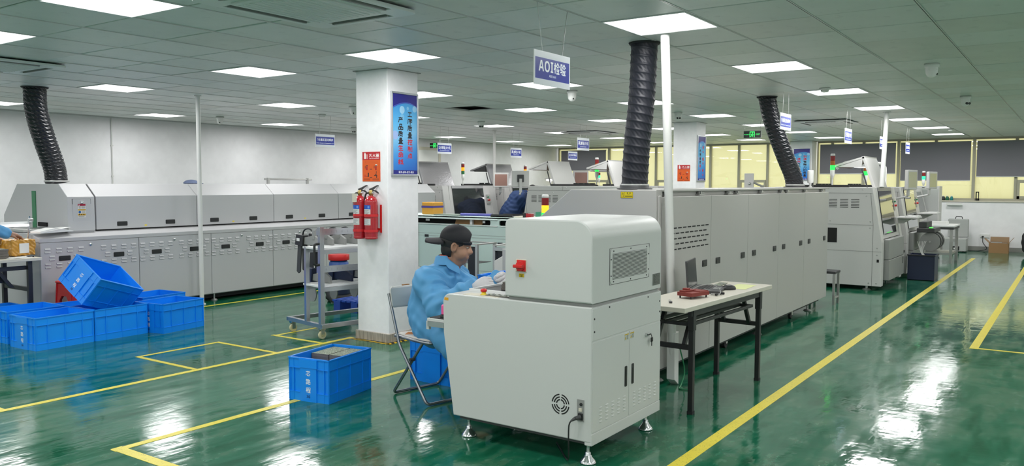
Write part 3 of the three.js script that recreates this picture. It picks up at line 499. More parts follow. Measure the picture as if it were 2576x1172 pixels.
  for (const [x0, x1, gx, lx] of [[3.71, 4.128, 4.09, 3.8], [4.134, 4.548, 4.175, 4.2]]) {
    const d = wpart(o, 'door', box(x0, 0.184, zr - 0.01, x1, 0.667, zr + 0.003, 0.002), M.white);
    const pos = wpart(d, 'grip', grip().map((g) => g.translate(gx, 0.418, zr + 0.002)), M.black);
    for (let a = 0; a < 5; a++) for (let b = 0; b < 5; b++) { const q = part(d, 'louver', lvG, M.white); q.position.set(lx + a * 0.069 - 4.13, 0.306 - b * 0.0195, zr + 0.002 + 2.55); }
    const wt = canvasTex(96, 64, (x, w, h) => { x.fillStyle = '#b9bdb4'; x.fillRect(0, 0, w, h); x.fillStyle = '#c2a21a'; x.fillRect(0, 0, w, 12); x.beginPath(); x.moveTo(6, 54); x.lineTo(40, 54); x.lineTo(23, 22); x.fill(); x.fillStyle = '#222'; x.fillRect(21, 32, 4, 14); for (let k = 0; k < 5; k++) x.fillRect(48, 20 + k * 8, 40 - (k % 2) * 8, 3); });
    const w = printed(d, 'warning_label', 0.05, 0.036, 0.001, wt, M.paper); w.position.set(gx - 4.13 + (gx < 4.13 ? 0.005 : -0.012), 0.64, zr + 0.0038 + 2.55);
    if (gx > 4.13) {
      wpart(d, 'lock', cyl([4.342, 0.614, zr], [4.342, 0.614, zr + 0.014], 0.011, 0.009), M.steel);
      wpart(d, 'key', [box(4.345, 0.611, zr + 0.012, 4.39, 0.617, zr + 0.017), cyl([4.385, 0.612, zr + 0.02], [4.387, 0.594, zr + 0.022], 0.002, 0.002, 6), box(4.375, 0.568, zr + 0.018, 4.4, 0.596, zr + 0.026, 0.004), box(4.384, 0.545, zr + 0.02, 4.391, 0.568, zr + 0.023)], M.black, 'black key hanging from the lock');
    }
  }
  wpart(o, 'base_rail', box(3.702, 0.118, zr - 0.04, xb - 0.002, 0.18, zr + 0.0035, 0.003), M.white);
  for (const x of [xa + 0.02, xb - 0.06]) wpart(o, 'underside_rail', box(x, 0.118, -2.95, x + 0.04, 0.137, zr - 0.05), M.dark);
  // round fan grille: three broken rings of slots
  const arcs = []; for (const [r0, r1] of [[0.021, 0.0275], [0.035, 0.0415], [0.049, 0.0555]]) for (let q = 0; q < 4; q++) { const s = new THREE.Shape(), a0 = q * Math.PI / 2 + 0.1 + 0.04, a1 = (q + 1) * Math.PI / 2 - 0.14; s.absarc(0, 0, r1, a0, a1, false); s.absarc(0, 0, r0, a1, a0, true); s.closePath(); arcs.push(prism(s, 'x', xa - 0.0012, xa + 0.004).translate(0, 0.316, -2.247)); }
  for (const g of arcs) wpart(o, 'fan_slot', g, M.slot);
  const sp = wpart(o, 'socket_panel', box(xa - 0.003, 0.243, -2.143, xa + 0.003, 0.36, -2.101, 0.001), M.mountGrey);
  wpart(sp, 'fuse', cyl([xa, 0.335, -2.118], [xa - 0.008, 0.335, -2.118], 0.009, 0.008), M.black); wpart(sp, 'network_port', [box(xa - 0.008, 0.297, -2.131, xa, 0.315, -2.112, 0.001)], M.cream); wpart(sp, 'inlet', box(xa - 0.008, 0.25, -2.136, xa, 0.288, -2.106, 0.003), M.black);
  const ft = lathe([[0.012, 0.13], [0.017, 0.13], [0.017, 0.1], [0.0085, 0.098], [0.0085, 0.062], [0.015, 0.06], [0.015, 0.046], [0.02, 0.044], [0.022, 0.036], [0.036, 0.02], [0.044, 0.007], [0.044, 0], [0, 0]], 24);
  for (const [x, z] of [[3.77, -2.115], [3.78, -2.93], [4.5, -2.125], [4.5, -2.93]]) { const f = part(o, 'leveling_foot', ft, M.steel); f.position.set(x - 4.13, 0, z + 2.55); }
  // control strip on the top of the front
  wpart(o, 'control_plate', box(3.72, 0.851, -2.93, 3.8, 0.8545, -2.68, 0.001), M.cream);
  const es = wpart(o, 'emergency_stop', [lathe([[0, 0], [0.02, 0], [0.02, 0.006], [0.013, 0.008], [0.013, 0.02], [0, 0.02]]).translate(3.765, 0.853, -2.81)], M.yellow, 'red emergency stop button'); wpart(es, 'button', lathe([[0, 0.038], [0.016, 0.036], [0.019, 0.03], [0.019, 0.022], [0.013, 0.018], [0, 0.018]].reverse()).translate(3.765, 0.853, -2.81), M.red);
  wpart(o, 'work_tray', [box(3.86, 0.851, -2.99, 4.5, 0.868, -2.975), box(3.86, 0.851, -2.66, 4.5, 0.868, -2.645), box(3.86, 0.851, -2.975, 3.875, 0.868, -2.66), box(4.485, 0.851, -2.975, 4.5, 0.868, -2.66)], M.frameWhite);
  wpart(o, 'tray_bed', box(3.875, 0.851, -2.975, 4.485, 0.857, -2.66), M.black);
  // pull-out keyboard tray at the operator's side
  const kt = wpart(o, 'keyboard_tray', [box(3.71, 0.672, -3.195, 4.5, 0.69, -3.04, 0.003), box(3.71, 0.622, -3.2, 3.73, 0.672, -3.18), box(4.48, 0.622, -3.2, 4.5, 0.672, -3.18)], M.white);
  wpart(kt, 'slide_rail', [box(3.702, 0.642, -3.185, 3.716, 0.672, -3.06)], M.alu);
  wpart(kt, 'chipped_tape', box(xa - 0.001, 0.812, -3.05, xa + 0.012, 0.828, -3.02), M.amber);
}
wsingle('mouse_pad', 'dark mouse pad on the pulled-out tray of the inspection machine', 'mouse pad', box(3.72, 0.6905, -3.185, 3.95, 0.6945, -3.07, 0.0015), M.soft);
{
  const b = thing('bottle', 'small pink bottle on the tray beside the seated worker', 'bottle', [3.76, 0.695, -3.1]);
  part(b, 'base', lathe([[0, 0], [0.024, 0], [0.026, 0.004], [0.024, 0.018], [0, 0.018]]), M.soft); part(b, 'bottle_body', lathe([[0, 0.018], [0.018, 0.018], [0.019, 0.024], [0.019, 0.07], [0.014, 0.078], [0.007, 0.08], [0, 0.08]]), M.pink); part(b, 'nozzle', cyl([0, 0.079, 0], [0, 0.1, 0], 0.004, 0.0015), M.amber);
}
{
  const o = thing('power_cord', 'black power cord plugged into the side of the inspection machine', 'cord', [3.66, 0, -2.13]);
  part(o, 'plug', [cyl([0.032, 0.268, 0.01], [0.004, 0.264, -0.006], 0.013, 0.01), cyl([0.004, 0.264, -0.006], [-0.014, 0.254, -0.019], 0.01, 0.005)], M.dark);
  part(o, 'cable', tube([[-0.012, 0.256, -0.018], [-0.022, 0.235, -0.026], [-0.02, 0.18, -0.03], [-0.012, 0.11, -0.034], [0.03, 0.03, -0.06], [0.1, 0.006, -0.12], [0.3, 0.006, -0.3]], 0.0042, 40), M.black);
}
// boards
const boardTex = (seed, base, n = 10) => canvasTex(256, 256, (x, w, h) => {
  const r = rng(seed); x.fillStyle = base; x.fillRect(0, 0, w, h);
  for (let a = 0; a < n; a++) for (let b = 0; b < n; b++) { const s = w / n; x.strokeStyle = 'rgba(30,40,34,.8)'; x.lineWidth = 1.2; x.strokeRect(a * s, b * s, s, s); for (let k = 0; k < 6; k++) { x.fillStyle = ['#1d211f', '#c9cdb8', '#88917a', '#d8d6c4', '#3d463e'][Math.floor(r() * 5)]; x.fillRect(a * s + r() * s * 0.8, b * s + r() * s * 0.8, 1.5 + r() * s * 0.3, 1.5 + r() * s * 0.3); } }
});
const boardMat = [boardTex(3, '#7c8772'), boardTex(8, '#8f968a', 7)].map((t) => new THREE.MeshStandardMaterial({ map: t, roughness: 0.5 }));
const boardEdge = new THREE.MeshStandardMaterial({ map: canvasTex(64, 256, (x, w, h) => { const r = rng(4); x.fillStyle = '#6b655f'; x.fillRect(0, 0, w, h); for (let k = 0; k < 64; k++) { const v = 60 + r() * 70; x.fillStyle = `rgb(${v},${v - 5},${v - 9})`; x.fillRect(0, k * 4, w, 2.4); } }), roughness: 0.7 });
function boardStack(o, name, w, h, d, m = boardMat[0]) { const e = boardEdge, q = mesh(name, new THREE.BoxGeometry(w, h, d), [e, e, m, m, e, e]); o.add(q); return q; }
{
  const t = thing('circuit_board_strip', 'strip of small circuit boards beside the red emergency stop', 'circuit board', [3.775, 0.8555, -2.7], 0.04);
  boardStack(t, 'boards', 0.055, 0.003, 0.17, boardMat[1]).position.y = 0.002;
  part(t, 'components', [...Array(8)].map((_, k) => cbox((k % 2) * 0.02 - 0.01, 0.005, -0.072 + k * 0.02, 0.014, 0.006, 0.007)), M.mountGrey);
}
// stack of boards at the worker's hands
{
  const t = thing('board_stack', 'grey stack of circuit boards inside the inspection machine mouth', 'circuit board', [4.12, 0.858, -2.78], 0.2);
  for (let k = 0; k < 4; k++) { const q = boardStack(t, 'board_layer', 0.26, 0.011, 0.17); q.position.set(k * 0.005, 0.006 + k * 0.012, -k * 0.004); q.rotation.y = k * 0.05; }
  const u = thing('board_bundle', 'white-edged bundle of boards tilted before the worker gloves', 'circuit board', [4.12, 0.9055, -2.82], 0.5);
  const a = boardStack(u, 'boards', 0.12, 0.03, 0.1, new THREE.MeshStandardMaterial({ color: lin(0.6, 0.52, 0.5), roughness: 0.6 })); a.position.set(0, 0.034, 0); a.rotation.z = 0.3; a.rotation.x = -0.2;
}
// ---------------------------------------------------------------- the right-hand oven
{
  const o = thing('reflow_oven', 'long light-grey reflow oven behind the laptop table', 'oven', [7.9, 0, -3.2]);
  const zf = -2.5, zb = -3.95, xe = 5.45, xr = 10.42;
  const prof = [[zf - 0.05, 0.14], [zf - 0.05, 1.45], [-3.225, 1.45], [-3.6, 1.16], [-3.6, 0.95], [zb, 0.95], [zb, 0.14]];
  wpart(o, 'body', prism(prof, 'x', xe + 0.1, xr - 0.02, 0.004), M.oven);
  wpart(o, 'end_cap', [prism([[zf - 0.01, 0.145], [zf - 0.01, 1.452], [-3.23, 1.452], [-3.62, 1.15], [-3.62, 0.9], [-3.62, 0.145]], 'x', xe, xe + 0.1, 0.005)], M.oven);
  wpart(o, 'top_rim', [box(xe + 0.1, 1.44, -3.2, xr, 1.456, zf - 0.012, 0.003)], M.oven);
  wpart(o, 'corner_post', [box(xe + 0.02, 0.14, zf - 0.01, xe + 0.055, 1.41, zf + 0.004, 0.004)], M.oven);
  const xs = [5.527, 6.504, 7.428, 8.367, 9.322, 10.36];
  const gripG = merge([prism(rrect(-0.05, -0.027, 0.05, 0.027, 0.008), 'z', 0, 0.006, 0.0015), prism(rrect(-0.036, -0.018, 0.036, 0.008, 0.004), 'z', 0.0055, 0.008)]);
  const grips = [[6.37], [6.671, 7.293], [7.609, 8.24], [8.549, 9.183], [9.521, 10.191]];
  for (let k = 0; k < 5; k++) {
    const w = wpart(o, 'side_panel', box(xs[k] + 0.002, 0.125, zf - 0.045, xs[k + 1] - 0.002, 1.402, zf, 0.004), M.oven);
    for (const gx of grips[k]) { const g = part(w, 'grip', gripG, M.black); g.position.set(gx - 7.9, 0.85, zf + 3.2 - 0.001); }
    if (k === 0) { const s = []; for (let r = 0; r < 5; r++) for (let c = 0; c < 8; c++) { const x = 5.69 + c * 0.0925 + (r % 2 ? 0.03 : 0.075); if (x < 6.43) s.push(prism(rrect(x - 0.034, -0.0045, x + 0.034, 0.0045, 0.004), 'z', zf - 0.001, zf + 0.0015).translate(0, 1.163 - r * 0.0405, 0)); } for (const q of s) wpart(w, 'vent_slot', q, M.slot); }
  }
  // toggle clamps along the top edge
  for (const x of [5.68, 6.325, 6.98, 7.2, 7.873, 8.524, 8.73, 9.413, 10.15]) wpart(o, 'toggle_clamp', [box(x - 0.05, 1.408, zf - 0.05, x + 0.07, 1.416, zf - 0.012), box(x - 0.03, 1.414, zf - 0.04, x, 1.436, zf - 0.02, 0.003), cyl([x - 0.015, 1.424, zf - 0.048], [x - 0.015, 1.424, zf - 0.01], 0.012, 0.012, 10), box(x, 1.418, zf - 0.036, x + 0.075, 1.43, zf - 0.022, 0.003)], M.zinc);
  wpart(o, 'underframe', [box(xe + 0.15, 0.07, zf - 0.12, xr - 0.1, 0.14, zf - 0.08), box(xe + 0.15, 0.07, zb + 0.05, xr - 0.1, 0.14, zb + 0.09)], M.dark);
  for (const [x, z] of [[5.7, -2.6], [8.05, -2.6], [9.9, -2.6], [5.7, -3.7], [9.9, -3.7]]) wpart(o, 'leveling_foot', [cyl([x, 0.012, z], [x, 0.1, z], 0.011), cyl([x, 0, z], [x, 0.016, z], 0.05, 0.03)], M.zinc);
  for (const [x, z] of [[7.2, -2.62], [9.2, -2.6]]) { const c = wpart(o, 'caster', cyl([x, 0.045, z - 0.015], [x, 0.045, z + 0.015], 0.045), M.soft); wpart(c, 'bracket', [box(x - 0.03, 0.09, z - 0.03, x + 0.03, 0.1, z + 0.03), box(x - 0.02, 0.04, z + 0.018, x + 0.02, 0.092, z + 0.022), box(x - 0.02, 0.04, z - 0.022, x + 0.02, 0.092, z - 0.018)], M.zinc); }
  const wt = canvasTex(256, 128, (x, w, h) => { x.fillStyle = '#16140a'; x.fillRect(0, 0, w, h); x.fillStyle = '#d3bd10'; x.fillRect(5, 5, w - 10, h - 10); x.fillStyle = '#1c1a08'; x.fillRect(74, 5, 4, h - 10); x.beginPath(); x.moveTo(16, 52); x.lineTo(62, 52); x.lineTo(39, 14); x.fill(); x.fillStyle = '#d3bd10'; x.beginPath(); x.moveTo(26, 46); x.lineTo(52, 46); x.lineTo(39, 24); x.fill(); x.fillStyle = '#1c1a08'; for (const [a, b] of [[18, 66], [50, 66], [18, 92], [50, 92]]) x.fillRect(a, b, 12, 12); x.fillRect(130, 14, 22, 22); x.fillRect(184, 14, 22, 22); x.font = 'bold 14px sans-serif'; x.fillText('Hot air', 140, 62); x.fillRect(88, 82, 156, 6); x.fillRect(88, 94, 156, 8); });
  const w = printed(o, 'warning_sign', 0.1, 0.046, 0.002, wt, M.yellow, 0.4, 'yellow hot surface warning sign'); w.rotation.y = -Math.PI / 2; w.position.set(xe - 0.001 - 7.9, 1.415, -2.747 + 3.2);
  wpart(o, 'tower_light_base', box(xe + 0.15, 1.16, -3.6, xe + 0.2, 1.2, -3.55), M.oven);
  for (const [x, z] of [[5.66, -2.79], [10.2, -2.86]]) wpart(o, 'exhaust_flange', lathe([[0.135, 0], [0.135, 0.008], [0.112, 0.01], [0.112, 0.03], [0.1, 0.03], [0.1, 0]], 32).translate(x, 1.456, z), M.dark);
}
// lit tower lights (signal lamps)
const lens = (c, e) => mat(c, 0.25, { emissive: lin(...c), emissiveIntensity: e });
const LENS = { redOff: mat([0.2, 0.006, 0.008], 0.2), amberOff: mat([0.35, 0.1, 0.01], 0.2), greenOff: mat([0.02, 0.16, 0.05], 0.2), green: lens([0.02, 1, 0.08], 1.4), teal: lens([0.03, 0.85, 0.3], 1.2), amber: lens([1, 0.3, 0.01], 1.05), yellowLit: lens([1, 0.5, 0.02], 1.05) };
function towerLight(x, y, z, s, lit, label, poleH) {
  const o = thing('tower_light', label, 'signal light', [x, y, z], 0, 'signal tower lights');
  const r = 0.028 * s; let h = poleH;
  if (poleH > 0.02) { part(o, 'pole', cyl([0, 0, 0], [0, poleH, 0], 0.009 * s), M.pole); part(o, 'foot', lathe([[0, 0.02 * s], [0.014 * s, 0.02 * s], [0.03 * s, 0.004 * s], [0.03 * s, 0], [0, 0]].reverse()), M.dark); part(o, 'holder', lathe([[0.012 * s, 0], [0.022 * s, 0.03 * s], [r, 0.045 * s], [r, 0.11 * s], [0, 0.11 * s]]).translate(0, h, 0), M.pole); h += 0.11 * s; }
  const cols = { green: [LENS.green, LENS.amberOff, LENS.redOff], teal: [LENS.teal, LENS.redOff], amber: [LENS.greenOff, LENS.amber, LENS.redOff], oven: [LENS.green, LENS.yellowLit, LENS.redOff] }[lit], nm = { green: ['green_lens', 'amber_lens', 'red_lens'], teal: ['green_lens', 'red_lens'], amber: ['green_lens', 'amber_lens', 'red_lens'], oven: ['green_lens', 'amber_lens', 'red_lens'] }[lit];
  const sl = 0.06 * s;
  cols.forEach((m, k) => { part(o, nm[k], lathe([[0, 0], [r * 1.03, 0], [r * 1.06, 0.004], [r * 1.06, sl - 0.004], [r * 1.03, sl], [0, sl]]).translate(0, h, 0), m); if (m.emissiveIntensity > 1 && m.emissive.getHex()) { const L = new THREE.PointLight(m.emissive.clone(), 0.02, 0, 2); L.position.set(0, h + sl / 2, 0); L.castShadow = true; o.add(L); } h += sl; });
  part(o, 'cap', lathe([[0, 0.03 * s], [r * 0.8, 0.03 * s], [r, 0.02 * s], [r, 0], [0, 0]].reverse()).translate(0, h, 0), M.paper);
  return o;
}
towerLight(5.62, 1.2, -3.57, 1.0, 'oven', 'small red amber green signal light at the sloping end of the right oven', 0.0);
// ---------------------------------------------------------------- flexible ducts
function duct(top, bottom, r, bend, label, rings, mt, wrinkle) {
  const curve = new THREE.CatmullRomCurve3([V(...top), ...bend.map((b) => V(...b)), V(...bottom)]);
  const N = rings * 10, S = 72, fr = curve.computeFrenetFrames(N, false), L = curve.getPointAt(0), pos = [], idx = [], R = rng(Math.round(r * 1e4 + rings));
  const ph = [...Array(rings + 1)].map(() => R());
  const up = V(0.3, 0.1, 0.95);
  for (let i = 0; i <= N; i++) {
    const p = curve.getPointAt(i / N), t = curve.getTangentAt(i / N), a = up.clone().addScaledVector(t, -up.dot(t)).normalize(), b = t.clone().cross(a), u = (i / N) * rings, f = u - Math.floor(u), q = ph[Math.floor(u)];
    for (let k = 0; k <= S; k++) {
      const th = k / S * Math.PI * 2, v = ((u + k / S) % 1 + 1) % 1;     // the wire winds round as a helix
      const edge = Math.exp(-180 * Math.min(v, 1 - v) ** 2), sag = -0.04 * Math.sin(Math.PI * v) ** 0.8, w = wrinkle * Math.sin(th * 17 + v * 9 + q * 20) * Math.sin(Math.PI * v) + wrinkle * 0.6 * Math.sin(th * 31 - v * 14 + q * 50) * Math.sin(Math.PI * v);
      const rr = r * (1 + 0.026 * edge + sag + w);
      pos.push(p.x + rr * (a.x * Math.cos(th) + b.x * Math.sin(th)), p.y + rr * (a.y * Math.cos(th) + b.y * Math.sin(th)), p.z + rr * (a.z * Math.cos(th) + b.z * Math.sin(th)));
      if (i < N && k < S) { const s = i * (S + 1) + k; idx.push(s, s + 1, s + S + 1, s + 1, s + S + 2, s + S + 1); }
    }
  }
  const g = new THREE.BufferGeometry(); g.setAttribute('position', new THREE.BufferAttribute(new Float32Array(pos), 3)); g.setIndex(idx); g.computeVertexNormals();
  const o = thing('flexible_duct', label, 'duct', [bottom[0], bottom[1], bottom[2]]);
  g.translate(-bottom[0], -bottom[1], -bottom[2]);
  part(o, 'hose', g, mt);
  part(o, 'ceiling_collar', lathe([[r * 0.95, 0], [r * 1.12, 0], [r * 1.18, 0.012], [r * 0.95, 0.02]], 32).translate(top[0] - bottom[0], CEIL - bottom[1] - 0.014, top[2] - bottom[2]), M.soft);
  part(o, 'hose_clamp', lathe([[r * 1.05, 0.01], [r * 1.1, 0.01], [r * 1.1, 0.03], [r * 1.05, 0.03]], 32), M.zinc);
  return o;
}
const ductDull = mat([0.011, 0.012, 0.02], 0.5), ductShiny = mat([0.01, 0.011, 0.015], 0.25);
duct([5.66, CEIL, -2.72], [5.66, 1.466, -2.79], 0.101, [[5.655, 2.15, -2.735], [5.645, 1.8, -2.765]], 'wide matt black duct from the ceiling to the near end of the right oven', 18, ductDull, 0.014);
duct([9.957, CEIL, -3.15], [10.2, 1.466, -2.86], 0.105, [[9.98, 2.3, -3.1], [10.08, 1.85, -2.96], [10.17, 1.6, -2.88]], 'shiny black ribbed duct slanting to the far end of the right oven', 24, ductShiny, 0.022);
// ---------------------------------------------------------------- folding table with the laptop
{
  const o = thing('folding_table', 'white folding table with black steel legs beside the right oven', 'table', [5.54, 0, -2.165], -0.05);
  part(o, 'table_top', uvm(box(-0.76, 0.69, -0.2, 0.76, 0.722, 0.21, 0.004)), mat([0.6, 0.57, 0.49], 0.4));
  part(o, 'apron', [box(-0.6, 0.645, 0.16, 0.6, 0.69, 0.18), box(-0.6, 0.645, -0.18, 0.6, 0.69, -0.16)], M.black);
  for (const z of [-0.12, -0.03, 0.06, 0.15]) part(o, 'shelf_bar', box(-0.56, 0.575, z - 0.012, 0.5, 0.597, z + 0.012, 0.003), M.black);
  for (const x of [-0.56, 0.47]) part(o, 'shelf_end', box(x, 0.575, -0.108, x + 0.03, 0.597, 0.138), M.black);
  for (const x of [-0.56, 0.6]) for (const z of [-0.165, 0.165]) { const l = part(o, 'leg', [box(x - 0.017, 0.012, z - 0.017, x + 0.017, 0.69, z + 0.017, 0.003), box(x - 0.021, 0.55, z - 0.021, x + 0.021, 0.69, z + 0.021, 0.003)], M.black); part(l, 'foot_cap', box(x - 0.019, 0, z - 0.019, x + 0.019, 0.02, z + 0.019), M.soft); }
  for (const x of [-0.56, 0.6]) part(o, 'cross_bar', box(x - 0.012, 0.42, -0.15, x + 0.012, 0.452, 0.15), M.black);
  for (const [x, s] of [[-0.56, 1], [0.6, -1]]) for (const z of [-0.1, 0.1]) part(o, 'fold_brace', [prism([[x, 0.43], [x + 0.03 * s, 0.43], [x + 0.16 * s, 0.65], [x + 0.13 * s, 0.65]], 'z', z - 0.012, z + 0.012), cyl([x + 0.015 * s, 0.44, z - 0.02], [x + 0.015 * s, 0.44, z + 0.02], 0.008, 0.008, 8)], M.black);
}
{
  const o = thing('laptop', 'open black laptop on the white folding table', 'laptop', [5.66, 0.724, -2.2], 0.19);
  part(o, 'base', box(-0.165, 0, -0.1, 0.165, 0.02, 0.115, 0.006), M.dark);
  part(o, 'keys', [...Array(5)].flatMap((_, r) => [...Array(12)].map((_, c) => cbox(-0.138 + c * 0.025, 0.021, -0.07 + r * 0.022, 0.021, 0.003, 0.018))), M.black);
  part(o, 'touchpad', box(-0.04, 0.0195, 0.05, 0.04, 0.0215, 0.1), M.mountGrey);
  const lid = part(o, 'lid', box(-0.165, 0, -0.011, 0.165, 0.205, 0, 0.004), M.dark); lid.position.set(0, 0.018, -0.1); lid.rotation.x = -0.08;
  const s = part(lid, 'screen', box(-0.152, 0.018, -0.0005, 0.152, 0.192, 0.001), mat([0.03, 0.033, 0.035], 0.15)); part(lid, 'bezel_stripe', box(-0.16, 0.012, -0.0003, 0.16, 0.016, 0.0012), M.mountGrey);
}
{
  const o = thing('fixture_block', 'dark red fixture block on four black feet by the laptop', 'fixture', [5.26, 0.724, -2.14], -0.25);
  part(o, 'block', [box(-0.1, 0.016, -0.06, 0.1, 0.042, 0.06, 0.002), box(-0.09, 0.042, -0.05, 0.03, 0.052, 0.0, 0.002), box(0.0, 0.042, -0.05, 0.09, 0.047, 0.055)], mat([0.2, 0.022, 0.014], 0.5));
  part(o, 'lever', [box(-0.055, 0.052, -0.05, -0.02, 0.064, -0.01, 0.002)], mat([0.24, 0.03, 0.02], 0.5));
  for (const [x, z] of [[-0.085, -0.045], [0.085, -0.045], [-0.085, 0.045], [0.085, 0.045]]) part(o, 'foot', cyl([x, 0, z], [x, 0.018, z], 0.006, 0.006, 8), M.black);
}
{
  const o = thing('computer_mouse', 'black computer mouse on the folding table', 'mouse', [5.81, 0.724, -2.09], 0.9);
  part(o, 'shell', ball(0, 0.006, 0, 1, 0.034, 0.03, 0.058), M.black); part(o, 'wheel', cyl([-0.004, 0.034, -0.028], [0.004, 0.034, -0.028], 0.006, 0.006, 10), M.mountGrey);
  single('note_sheet', 'pale yellow sheet of paper behind the computer mouse', 'paper', box(-0.15, 0, -0.07, 0.15, 0.001, 0.07), mat([0.68, 0.72, 0.35], 0.7), [6.03, 0.7225, -2.07], 0.05);
  const s = thing('circuit_board_sheet', 'green circuit board strip at the back edge of the folding table', 'circuit board', [6.02, 0.724, -2.245], 0.1); boardStack(s, 'board', 0.3, 0.003, 0.06).position.y = 0.002; part(s, 'connectors', [cbox(-0.08, 0.006, 0, 0.03, 0.008, 0.02), cbox(0.05, 0.006, 0.01, 0.04, 0.006, 0.015)], M.mountGrey);
  const h = thing('headset_cable', 'coiled grey cable with black plugs in front of the laptop', 'cable', [5.45, 0.724, -2.06]);
  part(h, 'cable', tube([[-0.06, 0.02, -0.16], [-0.04, 0.06, -0.1], [0.02, 0.07, -0.03], [0.05, 0.03, 0.02], [0.0, 0.006, 0.03], [-0.03, 0.006, 0.0], [0.02, 0.006, -0.03], [0.08, 0.006, 0.02], [0.1, 0.01, -0.04], [0.06, 0.03, -0.1]], 0.0035, 60), M.mountGrey);
  part(h, 'plug', [cbox(-0.02, 0.009, 0.02, 0.03, 0.016, 0.014, 0.003), cbox(0.06, 0.009, 0.03, 0.014, 0.016, 0.035, 0.003)], M.soft);
  const c = thing('tweezers', 'steel tweezers and clips at the near end of the folding table', 'tool', [5.0, 0.724, -2.2], 0.4); part(c, 'arm', [box(-0.06, 0, -0.004, 0.06, 0.003, 0), box(-0.06, 0, 0.006, 0.05, 0.003, 0.01)], M.steel); part(c, 'clip', [cbox(-0.08, 0.005, 0.01, 0.03, 0.008, 0.02, 0.002)], M.dark);
}
{
  const o = thing('service_pole', 'leaning white cable pole standing between table and right oven', 'pole', [5.625, 0, -2.44]);
  const a = V(0, 0.02, 0), b = V(-0.22, CEIL, 0);
  part(o, 'trunking', [cyl([-0.005, 0.15, 0], [-0.22, CEIL, 0], 0.031, 0.031, 20)], M.pole);
  part(o, 'lower_sleeve', prism([[-0.04, 0.05], [0.035, 0.0], [0.028, 0.4], [-0.045, 0.4]], 'z', -0.032, 0.032, 0.004), M.pole);
  part(o, 'cable', tube([[0.03, 0.3, 0.035], [0.1, 0.1, 0.05], [0.02, 0.01, 0.06], [-0.1, 0.006, 0.1], [-0.05, 0.006, 0.18], [0.06, 0.006, 0.12]], 0.005, 40), M.greenPlastic);
}
// small side table by the oven's far end
{
  const o = thing('side_stand', 'small grey metal stand between the right oven and the mounter', 'stand', [10.62, 0, -2.55]);
  part(o, 'top', box(-0.12, 0.39, -0.2, 0.14, 0.42, 0.12, 0.004), M.dark);
  for (const [x, z] of [[-0.1, -0.18], [0.12, -0.18], [-0.1, 0.1], [0.12, 0.1]]) part(o, 'leg', box(x - 0.014, 0, z - 0.014, x + 0.014, 0.39, z + 0.014), M.zinc);
  part(o, 'rail', [box(-0.1, 0.08, 0.09, 0.12, 0.1, 0.11), box(-0.1, 0.08, -0.19, 0.12, 0.1, -0.17)], M.zinc);
}
